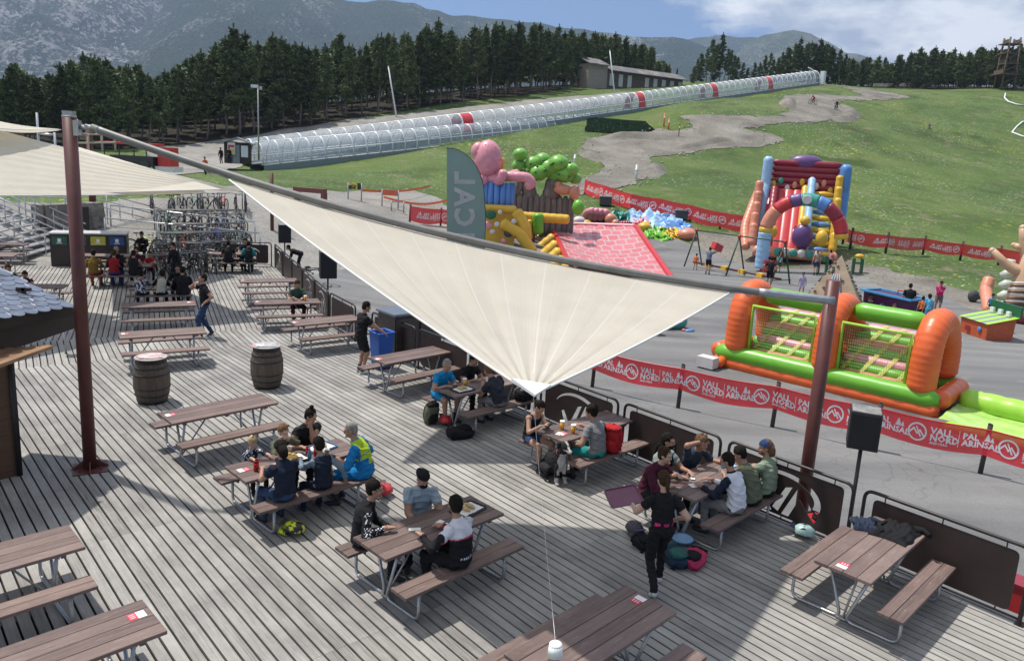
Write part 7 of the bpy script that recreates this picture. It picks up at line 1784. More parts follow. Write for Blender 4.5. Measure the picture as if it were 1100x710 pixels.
    if hair == 'pony': hmb.tube([H4 @ (Vector(p)*hs) for p in ((0, -.09, .03), (0, -.135, .0), (0, -.13, -.09), (0, -.11, -.17))], [.025*hs, .034*hs, .028*hs, .008*hs], 8)
    if hair == 'bun': hh((0, -.03, .155), (.036, .036, .040), .2)
    if hair == 'nape': hh((0, -.055, .0), (.072, .055, .07), .1)
    if hmb.v: hmb.build('hair', hm, t)
    if beard: bm_ = MB(); bm_.ball((0, 0, 0), (.060*hs, .055*hs, .048*hs), 14, M=H4 @ Matrix.Translation(Vector((0, .042, -.072))*hs), nz=.2); bm_.build('beard', beard, t)
    if mask is not None: bm_ = MB(); bm_.ball((0, 0, 0), (.056*hs, .045*hs, .042*hs), 14, M=H4 @ Matrix.Translation(Vector((0, .062, -.060))*hs)); bm_.build('face_mask', mask, t)
    if cap:
        cm, vis = cap[0], cap[1]; c_ = MB(); n = 20; vs = []
        for i in range(7):
            th = R(88)*i/6
            for k in range(n): a = 2*PI*k/n; vs.append(H4 @ (Vector((.087*math.sin(th)*math.cos(a), -.008+.104*math.sin(th)*math.sin(a), .045+.094*math.cos(th)))*hs))
        c_.add(vs, [(i*n+k, (i+1)*n+k, (i+1)*n+(k+1) % n, i*n+(k+1) % n) for i in range(6) for k in range(n)], smooth=True)
        if vis: 
            sg = 1 if vis > 0 else -1; V2 = []
            for r0 in (.0, 1.):
                for k in range(9): a = PI*k/8; V2.append(H4 @ (Vector((.078*math.cos(a), sg*(.05+.045*math.sin(a)+r0*.075*math.sin(a)), .048-.012*r0))*hs))
            c_.add(V2, [(k, k+1, 9+k+1, 9+k) for k in range(8)], smooth=True); c_.add([v-Vector((0, 0, .006)) for v in V2], [(9+k, 9+k+1, k+1, k) for k in range(8)])
        o = c_.build('cap', cm, t)
    return t
def seatp(key, side, px, py, t_=None, out_=0.):
    c, a = TAB[key]; u = Vector((math.cos(a), math.sin(a), 0)); v = Vector((-u.y, u.x, 0))
    q = gp(px, py, .56); tt = (q-c).dot(u) if t_ is None else t_; tt = max(-.86, min(.86, tt))
    return c+v*side*(BO+out_)+u*tt, math.atan2(-v.y*side, -v.x*side), u, v
def sit(label, key, side, px, py, dface=0, t_=None, out_=0., **k):
    p, f, u, v = seatp(key, side, px, py, t_, out_); return person(label, p, f+R(dface), **k)
C_BK = cloth('black', (.012, .012, .014)); C_NV = cloth('navy', (.012, .018, .035)); C_GY = cloth('grey', (.20, .20, .205)); C_LG = cloth('light_grey_blue', (.30, .37, .42)); C_TE = cloth('teal', (.02, .26, .25)); C_BJ = cloth('blue_jersey', (.01, .17, .42)); C_LM = cloth('lime', (.36, .50, .03)); C_WH = cloth('white', (.62, .63, .68)); C_OL = cloth('olive', (.12, .13, .085)); C_SG = cloth('sage', (.22, .27, .19)); C_MR = cloth('maroon', (.06, .012, .025)); C_DN = cloth('denim', (.035, .05, .075)); C_RD = cloth('red', (.38, .02, .025)); C_OR = cloth('orange', (.60, .13, .03)); C_SK = cloth('sky_blue', (.10, .36, .55)); C_PK = cloth('pink', (.58, .03, .16)); C_CR = cloth('cream', (.45, .43, .34)); C_YE = cloth('ochre', (.16, .10, .02)); C_JN = cloth('jeans', (.03, .055, .12)); C_KH = cloth('khaki_green', (.10, .11, .07)); C_GN = cloth('dark_green', (.04, .08, .055)); C_BB = cloth('bright_blue', (.01, .22, .45))
S_W = pmat('shoe_white', (.5, .5, .5), .6); S_B = pmat('shoe_black', (.02, .02, .02), .6)
NOSK = pmat('sock_dark', (.03, .03, .03), .9)
# --- T2: three young men
sit('young man in a black printed long-sleeve top at the left end of the middle table', 'T2', 1, 398, 555, dface=55, t_=-.66, sleeve=1.92, hair='short', lean=14, hyaw=-5, hpitch=4, hl=(-.10, .36, .62), hr=(.30, .30, .82), vox=.010, leg=1, trous=C_BK,
    extra=(C_WH,), paint=lambda u, x, y, co, mi: [((mi == 1) & (co[:, 0] > .16) & (co[:, 2] < .98) & (orgn(co, 1.6) > .45) & (co[:, 1] > .05), 6)])
sit('man in a grey-blue T-shirt, black cap and black mask across the middle table', 'T2', 1, 470, 535, dface=-38, t_=.28, shirt=C_LG, sleeve=.55, cap=(C_BK, -1), mask=C_BK, hair=None, lean=16, hpitch=22, hyaw=20, hl=(-.18, .42, .64), hr=(.02, .44, .66), vox=.010, trous=C_BK)
sit('man in a white and black racing jersey seen from behind, holding a red can', 'T2', -1, 484, 590, dface=8, t_=-.02, sleeve=1.95, shirt=C_BK, trous=C_BK, hair='short', lean=10, hyaw=-28, hpitch=8, hl=(-.30, .36, .84), hr=(.12, .40, .80), vox=.010, extra=(C_WH, NOSK, cloth('red_stripe', (.5, .05, .08)), cloth('blue_print', (.05, .15, .4))),
    paint=lambda u, x, y, co, mi: [((mi == 1) & (u > .60) & (np.abs(x) < .26), 6), ((mi == 1) & (u > .565) & (u < .60) & (np.abs(x) < .3), 8), ((mi == 6) & (y < 0) & (u > .655) & (u < .735) & (np.abs(x) < .09) & (np.sin(x*210) > -.3), 9), ((mi == 1) & (y < 0) & (u > .04) & (u < .10) & (np.abs(x) < .10) & (np.sin(x*190) > 0), 6)])
# --- T6 family
sit('woman in a navy T-shirt and black hat seen from behind at the family table', 'T6', -1, 291, 532, t_=-.48, shirt=C_NV, trous=C_JN, sleeve=.5, hair='bob', cap=(C_BK, 0), lean=10, hpitch=16, vox=.010, h=1.68)
sit('boy in a dark vest with a white number panel and grey sleeves, back turned', 'T6', -1, 336, 520, t_=.12, shirt=cloth('blue_grey', (.16, .22, .27)), trous=C_NV, sleeve=1.9, hair='short', lean=12, h=1.45, kid=True, hr=(.34, -.05, .52), hpitch=14, vox=.010, extra=(C_NV, NOSK, C_WH),
    paint=lambda u, x, y, co, mi: [((mi == 1) & (np.abs(x) < .165) & (u < .98), 6), ((mi == 6) & (y < -.02) & (u > .30) & (u < .78) & (np.abs(x) < .105) & ~((np.sin(u*42) > .55) & (np.abs(np.abs(x)-.05) < .03)), 8)])
sit('father in a blue and lime cycling jersey with cropped grey hair at the family table', 'T6', -1, 400, 503, dface=42, t_=.84, shirt=C_BJ, trous=C_BJ, sleeve=1.1, hair='thin', hm=H_GY, lean=20, hyaw=12, hpitch=12, hl=(-.20, .38, .80), hr=(.30, .22, .60), leg=.75, build_=1.1, vox=.010, extra=(C_LM, NOSK, C_BK), glove=8,
    paint=lambda u, x, y, co, mi: [((mi == 1) & (u > .42) & (np.abs(x) < .17) & (u < 1.0) & ~((u > .55) & (u < .575)), 6), ((mi == 1) & (u > .2) & (u <= .42) & (np.abs(x) < .09) & (y < 0), 6)])
sit('small blond child in a dark patterned top at the end of the family table', 'T6', 1, 280, 478, t_=-.42, shirt=C_NV, sleeve=1.5, hair='curly', hm=H_BL, h=1.12, kid=True, seat=.45, lean=8, hpitch=20, skin=SK2, vox=.011, hyaw=-15, fl=(-.1, .3, .22), fr=(.1, .3, .22), extra=(C_WH,), paint=lambda u, x, y, co, mi: [((mi == 1) & (orgn(co, 1.5) > .5), 6)])
sit('boy in a khaki jumper with short brown hair facing the viewer at the family table', 'T6', 1, 322, 472, t_=.05, shirt=C_KH, sleeve=1.8, hair='short', hm=H_LB, h=1.32, kid=True, lean=14, hpitch=12, hl=(-.02, .22, .95), hr=(.14, .40, .80), skin=SK2, vox=.010, fl=(-.1, .3, .15), fr=(.1, .3, .15))
sit('mother in a black T-shirt with a high hair bun at the family table', 'T6', 1, 355, 470, t_=.50, shirt=C_BK, sleeve=.35, hair='bun', h=1.70, lean=10, hpitch=16, hyaw=22, hl=(.04, .24, 1.02), hr=(.26, .36, .80), skin=SK1, build_=1.08, vox=.010)
# --- T8
sit('grey-haired man in a bright blue shirt under the corner of the sail', 'T8', 1, 484, 408, t_=-.62, shirt=C_BB, trous=C_BB, sleeve=.55, hair='thin', hm=H_GY, lean=22, leg=.6, hpitch=14, skin=SK1, hl=(-.10, .40, .80), hr=(.16, .42, .80), vox=.011)
sit('man in a dark T-shirt seen from behind, leaning over the table under the sail', 'T8', -1, 524, 425, t_=.02, shirt=cloth('charcoal', (.028, .032, .042)), trous=C_GY, sleeve=.5, hair='short', hm=H_LB, lean=26, sway=-12, hpitch=22, vox=.011, build_=1.05)
sit('person in black in the deepest shade under the sail, beyond the blue shirt', 'T8', 1, 515, 405, t_=.10, shirt=C_BK, hair='short', lean=20, hpitch=25, vox=.014)
# --- T7
sit('woman in a black off-shoulder top and denim skirt looking at her phone', 'T7', 1, 577, 460, t_=-.80, shirt=C_BK, trous=C_JN, sleeve=.0, leg=.2, hair='pony', lean=16, hpitch=34, hyaw=-8, hl=(-.04, .36, .86), hr=(.14, .38, .86), h=1.66, vox=.010, skin=SK1, build_=.92, extra=(), paint=lambda u, x, y, co, mi: [((mi == 1) & (u > .80) & (np.abs(np.abs(x)-.10) > .012), 0)])
sit('man in a grey T-shirt and teal shorts with a red backpack behind him', 'T7', -1, 640, 486, t_=-.36, shirt=C_GY, trous=C_TE, sleeve=.55, leg=.62, hair='curly', lean=16, hpitch=10, hyaw=24, hl=(-.26, .32, .62), hr=(.10, .50, .84), vox=.010, skin=SK1, fl=(-.24, .30, .085), fr=(.10, .5, .085))
# --- T9 group
sit('bearded man in a dark top with grey shoulders at the back of the large group', 'T9', 1, 735, 490, t_=-.36, out_=.06, shirt=cloth('pale_green_grey', (.24, .29, .28)), sleeve=.6, hair='short', beard=H_BK, lean=6, hpitch=0, hyaw=14, vox=.011, extra=(C_BK,), paint=lambda u, x, y, co, mi: [((mi == 1) & (u < .78) & (np.abs(x) < .14), 6)])
sit('young man in a maroon sweater at the near corner of the large group', 'T9', 1, 741, 515, t_=-.78, shirt=C_MR, sleeve=1.6, hair='short', hm=H_BR, lean=24, hpitch=6, hyaw=10, hl=(-.22, .36, .84), hr=(.10, .48, .80), vox=.010, skin=SK2)
sit('man in a dark denim shirt propping his curly head on one hand', 'T9', 1, 770, 495, t_=.30, shirt=C_DN, sleeve=.9, hair='curly', hm=H_LB, lean=26, sway=12, hpitch=12, hyaw=-6, hr=(.16, .30, 1.18), hl=(-.22, .50, .80), vox=.010)
sit('man in a white sleeveless shirt over dark sleeves, back to the viewer', 'T9', -1, 786, 548, t_=-.22, shirt=C_NV, trous=C_GY, sleeve=1.9, hair='short', lean=18, hyaw=20, hpitch=18, mask=C_SK, hl=(-.30, .42, .80), hr=(.02, .45, .80), vox=.010, extra=(C_WH,), paint=lambda u, x, y, co, mi: [((mi == 1) & (np.abs(x) < .172) & (u > -.12) & (u < .98), 6)])
sit('man in an olive T-shirt, second on the near bench of the large group', 'T9', -1, 812, 525, t_=.24, shirt=C_OL, sleeve=.6, hair='short', lean=24, hyaw=25, hpitch=22, vox=.010, build_=1.08)
sit('bearded man in a sage shirt and blue cap, arm on the railing', 'T9', -1, 826, 505, t_=.68, shirt=C_SG, sleeve=.6, hair='bob', hm=H_LB, cap=(cloth('cap_blue', (.02, .05, .14)), 0), beard=H_LB, lean=8, hyaw=40, hpitch=4, hl=(-.50, .34, 1.08), hr=(.1, .4, .80), vox=.011)
# --- waitress
wp = gp(704, 634); person('waitress in black walking with a purple tray and pink sash', (wp.x, wp.y, 0), R(96), h=1.66, pose='walk', shirt=C_BK, trous=C_BK, shoe=S_W, sleeve=.55, hair='pony', hm=H_BR, lean=5, hpitch=20, hyaw=5, hl=(-.30, .34, 1.02), hr=(.26, .16, .92), fl=(-.09, -.22, .13), fr=(.10, .20, .085), vox=.010, build_=.93, skin=SK2, extra=(C_PK,), paint=lambda u, x, y, co, mi: [((co[:, 2] > .93) & (co[:, 2] < .965) & (np.sin(co[:, 0]*60) > -.2) & ((mi == 1) | (mi == 2)), 6)])
wp_y = R(96)
# --- standing men
q = gp(387, 401); person('man in black T-shirt and shorts standing at the blue bin, hand on its rim', q, R(35), h=1.80, pose='stand', shirt=C_BK, trous=C_BK, leg=.62, sleeve=.55, hair='short', lean=8, hpitch=18, hyaw=-10, hl=(-.05, .45, 1.05), hr=(.28, .48, 1.02), skin=SK1, vox=.011, shoe=S_W, build_=1.08)
q = gp(221, 361); person('man in a black T-shirt and blue jeans standing and drinking between the tables', q, R(215), h=1.80, pose='walk', shirt=C_BK, trous=C_JN, sleeve=.55, hair='short', lean=2, hpitch=-2, hyaw=5, hr=(.06, .22, 1.48), hl=(-.28, .08, .98), fl=(-.1, .16, .085), fr=(.1, -.18, .10), skin=SK1, vox=.012)
sit('lone drinker in a green T-shirt with two cups in front', 'Tb', 1, 321, 318, t_=.35, shirt=C_GN, sleeve=.55, hair='short', hm=H_BR, lean=12, hpitch=30, vox=.014, skin=SK1, trous=C_MR)
# --- D: two in black
sit('person in a black T-shirt and cap, left of the pair at the far corner', 'D', -1, 257, 288, t_=-.15, shirt=C_BK, hair='short', cap=(C_BK, 1), lean=14, vox=.016); sit('person in a black and teal jersey, right of the pair at the far corner table', 'D', -1, 283, 288, t_=.62, shirt=C_BK, sleeve=1.9, hair='short', cap=(C_GY, 0), lean=16, vox=.016, extra=(C_TE,), paint=lambda u, x, y, co, mi: [((mi == 1) & (np.abs(x) > .15), 6)])
sit('person in dark blue on the far side of the far corner table', 'D', 1, 275, 281, t_=.5, shirt=C_NV, hair='short', lean=14, vox=.018)
# --- A2 / A / B tables
sit('person in a red and black jacket, back turned, just right of the brown post', 'A2', -1, 106, 303, t_=-.2, shirt=cloth('deep_red', (.24, .015, .02)), trous=cloth('royal_blue', (.02, .03, .16)), sleeve=1.9, hair='short', hm=H_BR, lean=8, vox=.014, extra=(C_BK,), paint=lambda u, x, y, co, mi: [((mi == 1) & (np.abs(x) > .17), 6)])
sit('person in an ochre jacket partly hidden behind the brown post', 'A2', -1, 78, 303, t_=-.85, shirt=C_YE, trous=cloth('rust', (.22, .05, .02)), sleeve=1.9, hair='short', lean=10, vox=.015)
sit('bald person in black facing the viewer behind the red jacket', 'A2', 1, 103, 285, t_=-.3, shirt=C_BK, sleeve=1.8, hair='thin', hm=H_GY, lean=10, vox=.016)
sit('person in a black vest with bare arms seen from behind, right of the red jacket', 'A2', -1, 130, 305, t_=.42, shirt=C_BK, sleeve=0, hair='short', lean=8, vox=.014)
sit('child in red facing left at the end of the busy table', 'A2', 1, 145, 297, t_=.78, shirt=C_RD, sleeve=.6, hair='short', lean=12, h=1.4, kid=True, vox=.014)
sit('person in dark red facing the viewer behind the black vest', 'A2', 1, 128, 285, t_=.35, shirt=C_MR, sleeve=1.5, hair='short', lean=10, vox=.016)
sit('rider in a white patterned jersey seen from behind', 'B', -1, 150, 315, t_=-.52, shirt=C_NV, sleeve=1.9, hair='short', lean=12, h=1.5, kid=True, vox=.012, extra=(C_WH, NOSK, C_RD), paint=lambda u, x, y, co, mi: [((mi == 1) & (orgn(co, 1.0) > .18), 6), ((mi == 1) & (u > .82) & (np.abs(x) < .04), 8)])
sit('rider in a cream jersey with black sleeves seen from behind', 'B', -1, 168, 315, t_=.02, shirt=C_BK, sleeve=1.9, hair='short', lean=14, sway=8, h=1.5, kid=True, vox=.012, extra=(C_CR,), paint=lambda u, x, y, co, mi: [((mi == 1) & (np.abs(x) < .15), 6)])
sit('adult in a black jacket seen from behind beside the cream jersey', 'B', -1, 195, 312, t_=.66, shirt=C_BK, sleeve=1.9, hair='short', lean=12, vox=.013, build_=1.15)
q = gp(190, 306); person('dark-haired person standing behind the adult in the black jacket', q, R(250), h=1.6, pose='stand', shirt=C_BK, sleeve=1.9, hair='short', hpitch=10, vox=.016); sit('person in a dark hooded top bending over the riders\' table', 'B', 1, 180, 300, t_=.5, shirt=C_BK, sleeve=1.9, hair='short', lean=26, vox=.015, build_=1.15)
sit('woman with brown hair at the small table left of the brown post', 'Tp', 1, 26, 300, t_=-.75, dface=20, shirt=C_BK, hair='bob', hm=H_BR, lean=16, vox=.014, sleeve=1.2); sit('child in a dark purple top beside the brown-haired woman', 'Tp', 1, 39, 297, t_=-.25, shirt=cloth('plum', (.05, .015, .04)), hair='bob', hm=H_BR, lean=18, h=1.35, kid=True, vox=.014, sleeve=.6, hpitch=25)
q = gp(139, 283, 0); person('person in black sitting against the right end of the recycling station', (q.x+.3, q.y+.6, 0), R(-80), pose='sit', seat=.42, shirt=C_BK, sleeve=1.9, hair='short', cap=(C_BK, 0), lean=8, vox=.016)
# --- by the bikes
person('person in black bending down by the thin far post', (-9.7, 34.5, tz(-9.7, 34.5)), R(190), h=1.72, pose='stand', shirt=C_BK, sleeve=1.9, lean=72, hair='short', vox=.018, hl=(-.15, .55, .55), hr=(.15, .55, .55))
q = at(236, 247, 38); person('person in a lilac top among the parked bikes', (q.x, q.y, tz(q.x, q.y)), R(230), h=1.7, pose='stand', shirt=cloth('lilac', (.28, .26, .42)), trous=C_BK, sleeve=1.8, lean=25, hair='short', cap=(pmat('helmet_white', (.5, .5, .5), .4), 0), vox=.018)
q = at(221, 189, 72); person('person in an orange top walking on the gravel behind the boom', (q.x, q.y, tz(q.x, q.y)), R(270), h=1.6, pose='walk', shirt=C_OR, trous=C_BK, sleeve=1.2, hair='short', vox=.03, fl=(-.1, .15, .085), fr=(.1, -.15, .085))
for px, D, lb in ((238, 89, 'lift worker in dark clothes left of the hut'), (247, 87, 'lift worker in black standing in front of the hut notice')):
    q = at(px, 176, D); person(lb, (q.x, q.y, q.z), R(260), h=1.75, pose='stand', shirt=C_BK, sleeve=1.9, hair='short', vox=.03)
# --- on the lot
def lot(px, py): q = gp(px, py, -1.3); return (q.x, q.y, tz(q.x, q.y)+.06)
person('man in a grey-blue T-shirt carrying a red box on his shoulder', lot(760, 292), R(60), h=1.80, pose='stand', shirt=cloth('blue_grey2', (.14, .17, .22)), trous=C_NV, leg=.55, sleeve=.6, hair='short', hr=(.32, .30, 1.66), hl=(-.05, .42, 1.60), vox=.02, skin=SK2)
q = lot(760, 292); tt = thing('red_box', 'red foam box carried on the shoulder of the man by the play frame', 'foam block', (q[0]+.45, q[1]+.10, q[2]+1.75), .5); part(tt, 'block', V_RD, lambda m: m.box((0, 0, 0), (.65, .4, .42), M=Matrix.Rotation(.4, 4, 'Y')))
person('small child in an orange top beside the man with the red box', lot(747, 285), R(60), h=1.1, kid=True, pose='stand', shirt=C_OR, trous=C_OR, leg=.5, sleeve=.5, hair='short', vox=.02, skin=SK2)
person('man in black with his hands on his hips by the play frame', lot(825, 310), R(60), h=1.78, pose='stand', shirt=C_BK, trous=C_BK, leg=.6, sleeve=.6, hair='short', hr=(.22, .02, 1.02), hl=(-.22, .02, 1.02), vox=.02, elbow=(1.5, -.3, .1))
person('little girl in a lilac dress with black hair near the right sail post', lot(860, 318), R(255), h=1.25, kid=True, pose='stand', shirt=cloth('lilac2', (.42, .38, .60)), trous=cloth('lilac2', (.42, .38, .60)), leg=.5, sleeve=.5, hair='bob', vox=.018, long_body=True)
person('child in a pale blue shirt by the left foot of the rainbow arch', lot(836, 291), R(80), h=1.35, kid=True, pose='stand', shirt=cloth('pale_cyan', (.35, .48, .50)), trous=C_NV, leg=.5, sleeve=.5, vox=.022); person('child in red behind the child in pale blue', lot(838, 285), R(80), h=1.2, kid=True, pose='stand', shirt=C_RD, trous=C_BK, vox=.025)
person('woman in a tan top and blue shorts watching the slide', lot(876, 296), R(90), h=1.68, pose='stand', shirt=cloth('tan', (.28, .19, .13)), trous=C_JN, leg=.55, sleeve=.4, hair='pony', hm=H_LB, vox=.02, skin=SK2)
person('person in a pink top bending near the right foot of the arch', lot(889, 294), R(60), h=1.5, pose='stand', shirt=cloth('dusty_pink', (.45, .20, .22)), trous=C_BK, lean=30, vox=.022, hair='short')
q = at(852, 258, 57.5); person('child in a white shirt climbing on the slide', (q.x, q.y, tz(q.x, q.y)+1.6), R(40), h=1.3, kid=True, pose='sit', seat=.3, shirt=C_WH, trous=C_BK, hair='short', vox=.025, lean=10)
person('man in black seen from behind by the purple game table', lot(973, 345), R(75), h=1.76, pose='stand', shirt=C_BK, trous=C_BK, leg=.6, sleeve=.7, hair='short', build_=1.15, vox=.018)
person('child in an orange shirt with a yellow cap beside the purple game table', lot(988, 348), R(80), h=1.25, kid=True, pose='stand', shirt=C_OR, trous=C_BK, leg=.5, cap=(C_LM, 0), hair='short', vox=.018, skin=SK2)
person('boy in a sky blue T-shirt beside the child in orange', lot(995, 350), R(85), h=1.42, kid=True, pose='stand', shirt=C_SK, trous=C_SK, leg=.6, hair='short', vox=.018)
person('woman in a bright pink jacket with folded arms and a dark hat', lot(1006, 337), R(240), h=1.68, pose='stand', shirt=C_PK, trous=cloth('taupe', (.13, .11, .10)), leg=.62, sleeve=1.9, hair='bob', cap=(C_MR, 1), hl=(.06, .22, 1.18), hr=(-.06, .24, 1.14), vox=.018)
person('boy in a navy shirt standing at the orange game table', lot(1076, 357), R(120), h=1.38, kid=True, pose='stand', shirt=C_NV, trous=C_JN, leg=.6, vox=.018, skin=SK1)
person('child behind the dark green board of the orange game table', lot(1062, 341), R(250), h=1.2, kid=True, pose='stand', shirt=C_SK, cap=(C_BK, 0), vox=.022)
# --- on the hill
def hill(px, py): q = G(px, py); return (q.x, q.y, q.z+.05)
for px, py, ci, fc, lb, lb2, sh in [(873, 112.5, 3, R(200), 'cyclist in a red top riding the bike trail', 'red mountain bike ridden on the upper bike trail', C_RD), (898, 118.5, 0, R(230), 'cyclist in black leaning into the bend of the bike trail', 'dark mountain bike ridden through the bend of the trail', C_BK)]:
    q = Vector(hill(px, py)); bike(q, fc, ci, lb2, .03)['group'] = 'mountain bikes ridden on the trail'; f_ = Vector((math.cos(fc), math.sin(fc), 0))
    person(lb, (q.x-f_.x*.25, q.y-f_.y*.25, q.z), fc, h=1.75, pose='crouch', lift=.62, shirt=sh, sleeve=1.9, lean=48, hair=None, cap=(C_BK, 0), hl=(-.36, .58, .98), hr=(.36, .58, .98), fl=(-.13, .12, .42), fr=(.13, .18, .30), vox=.03)
q = hill(998, 138); person('person in black lying back on the upper meadow', q, R(250), pose='sit', seat=.02, shirt=C_BK, trous=cloth('grey_trousers', (.2, .2, .2)), lean=-35, hpitch=-10, hl=(-.25, -.25, .1), hr=(.25, -.25, .1), fl=(-.15, .75, .08), fr=(.15, .7, .08), vox=.03, h=1.7)
# --- dog
def dog(p, face):
    t = thing('dog', 'black and white shaggy dog sitting between the couple under the table', 'dog', p, face); m = MB()
    m.ball((-.02, 0, .30), (.20, .14, .20), 14); m.ball((.14, 0, .40), (.15, .13, .22), 14); m.ball((-.16, 0, .17), (.16, .17, .16), 14)
    caps(m, (.18, 0, .50), (.27, 0, .66), .10, .08); m.ball((.31, 0, .70), (.105, .088, .085), 14); caps(m, (.37, 0, .68), (.47, 0, .65), .048, .034)
    for y in (-1, 1):
        caps(m, (.22, .075*y, .34), (.24, .08*y, .06), .050, .034); m.ball((.27, .08*y, .03), (.055, .036, .03), 8); caps(m, (-.12, .13*y, .20), (.05, .16*y, .22), .085, .06); caps(m, (.05, .16*y, .2), (-.02, .15*y, .05), .05, .032); m.ball((.05, .16*y, .03), (.075, .036, .03), 8)
        m.tube([(.28, .07*y, .76), (.27, .11*y, .75), (.29, .125*y, .66)], [.03, .034, .015], 7)
    m.tube([(-.28, 0, .12), (-.42, .08, .06), (-.55, .20, .05)], [.045, .055, .02], 8); m.ball((.49, 0, .665), .018, 6)
    o = m.build('tmp', SK1); md = o.modifiers.new('r', 'REMESH'); md.mode = 'VOXEL'; md.voxel_size = .011; sm = o.modifiers.new('s', 'SMOOTH'); sm.iterations = 2; sm.factor = .5
    dg = bpy.context.evaluated_depsgraph_get(); me = bpy.data.meshes.new_from_object(o.evaluated_get(dg)); bpy.data.objects.remove(o)
    for v in me.vertices: v.co += v.normal*(.012*noise.noise(v.co*40)+.008*noise.noise(v.co*90))
    FB = pmat('fur_black', (.012, .011, .011), .8, 0, .4, 30, bump=.8, bscale=90); FW_ = pmat('fur_white', (.5, .48, .45), .8, 0, .2, 30, bump=.8, bscale=90); me.materials.clear(); me.materials.append(FB); me.materials.append(FW_)
    for p_ in me.polygons:
        c = p_.center; n_ = .03*noise.noise(c*14); w = (c.x > .19+n_ and .18 < c.z < .56 and abs(c.y) < .085+n_) or (c.z < .13+n_ and c.x > .1) or (c.x > .36 and c.z < .68) or (abs(c.y) < .02 and c.x > .3 and c.z > .68)
        p_.material_index = 1 if w else 0; p_.use_smooth = True
    me.name = 'body'; b = bpy.data.objects.new('body', me); COL.objects.link(b); b.parent = t
    part(t, 'collar', V_MR, lambda mm: mm.tube([(.21+.10*math.cos(a)*.4, .095*math.sin(a), .56-.05*math.cos(a)) for a in [2*PI*k/14 for k in range(14)]], .012, 5, closed=True))
    return t
dg_ = gp(594, 514); dog((dg_.x, dg_.y, 0), R(-62))
# ================================================================ THINGS PEOPLE BROUGHT
def backpack(label, p, yaw, m1, m2, size=(.30, .20, .46), lie=False, seed=0, z=0., cat='backpack'):
    t = thing('backpack', label, cat, (p.x, p.y, z), yaw, None); w_, d_, h_ = size
    T = Matrix.Translation((0, 0, d_*.45)) @ Matrix.Rotation(R(-86), 4, 'X') @ Matrix.Translation((0, 0, -h_*.5)) if lie else Matrix.Rotation(R(10), 4, 'X')
    def bd(c, r, nz=.22, n=30):
        mm = MB(); mm.ball((0, 0, 0), (1, 1, 1), n, nz=nz*1.2, seed=seed, nf=3.6)
        def sq(v, r): return [math.copysign(abs(x)**.72, x)*q for x, q in zip(v, r)]
        mm.v = [tuple(T @ (Vector(c)+Vector(sq(v, r)))) for v in mm.v]; return mm
    bd((0, 0, h_*.5), (w_*.5, d_*.42, h_*.5)).build('body', m1, t); bd((0, -d_*.42, h_*.33), (w_*.36, d_*.20, h_*.24)).build('front_pocket', m2, t); bd((0, 0, h_*.93), (w_*.42, d_*.40, h_*.09)).build('lid', m2, t)
    for x in (-1, 1):
        mm = MB(); mm.tube([T @ Vector(q) for q in ((x*w_*.25, d_*.40, h_*.92), (x*w_*.30, d_*.62, h_*.7), (x*w_*.34, d_*.60, h_*.35), (x*w_*.30, d_*.38, h_*.10))], .020, 6); mm.build('shoulder_strap', m1, t)
    mm = MB(); mm.tube([T @ Vector(q) for q in ((-.05, d_*.2, h_*.97), (0, d_*.22, h_*1.05), (.05, d_*.2, h_*.97))], .010, 5); mm.build('handle', m2, t)
    return t
def helmet(label, p, yaw, m1, m2, z=0., full=False):
    t = thing('bike_helmet', label, 'helmet', (p.x, p.y, z), yaw); mm = MB(); n = 24; vs = []
    for i in range(9):
        th = R(100)*i/8
        for k in range(n): a = 2*PI*k/n; r_ = 1+.05*math.sin(a*8)*math.sin(th); vs.append((.125*r_*math.sin(th)*math.cos(a), .155*r_*math.sin(th)*math.sin(a), .10+.105*math.cos(th)))
    mm.add(vs, [(i*n+k, (i+1)*n+k, (i+1)*n+(k+1) % n, i*n+(k+1) % n) for i in range(8) for k in range(n)], smooth=True); mm.build('shell', m1, t)
    mm = MB()
    for k in range(-2, 3): mm.tube([(k*.04, -.11+abs(k)*.015, .165-abs(k)*.015), (k*.045, 0, .208-abs(k)*.014), (k*.04, .11-abs(k)*.015, .165-abs(k)*.015)], .011, 6)
    mm.build('vents', m2, t)
    mm = MB(); mm.box((0, .165, .155), (.16, .07, .012), M=Matrix.Rotation(.3, 4, 'X')); mm.build('visor', m2, t)
    if full: mm = MB(); mm.tube([(-.11, .04, .06), (-.09, .17, .05), (0, .21, .045), (.09, .17, .05), (.11, .04, .06)], .032, 8); mm.build('chin_bar', m1, t)
    return t
q = gp(462, 455); backpack('olive and black backpack standing by the end of the table of the man in blue', q, R(40), C_OL, C_BK, seed=1)
q = gp(500, 470); backpack('black backpack slumped on the boards under the sail corner', Vector((q.x-.1, q.y, 0)), R(120), C_BK, C_BK, (.36, .22, .5), lie=True, seed=2); q = gp(478, 456); helmet('red and black helmet between the two backpacks under the sail', q, R(20), V_RD, BELT)
c_, a_ = TAB['T8']; backpack('black duffel bag lying on the bench under the sail corner', c_+Vector((math.cos(a_)*.72, math.sin(a_)*.72, 0))-Vector((-math.sin(a_), math.cos(a_), 0))*BO, a_, C_BK, C_GY, (.55, .28, .3), lie=True, seed=3, z=.46, cat='bag')
c_, a_ = TAB['T7']; backpack('bright red backpack on the bench behind the man in grey', c_+Vector((math.cos(a_)*.02, math.sin(a_)*.02, 0))-Vector((-math.sin(a_), math.cos(a_), 0))*(BO+.02), a_-R(70), C_RD, C_RD, (.34, .24, .50), seed=4, z=.45)
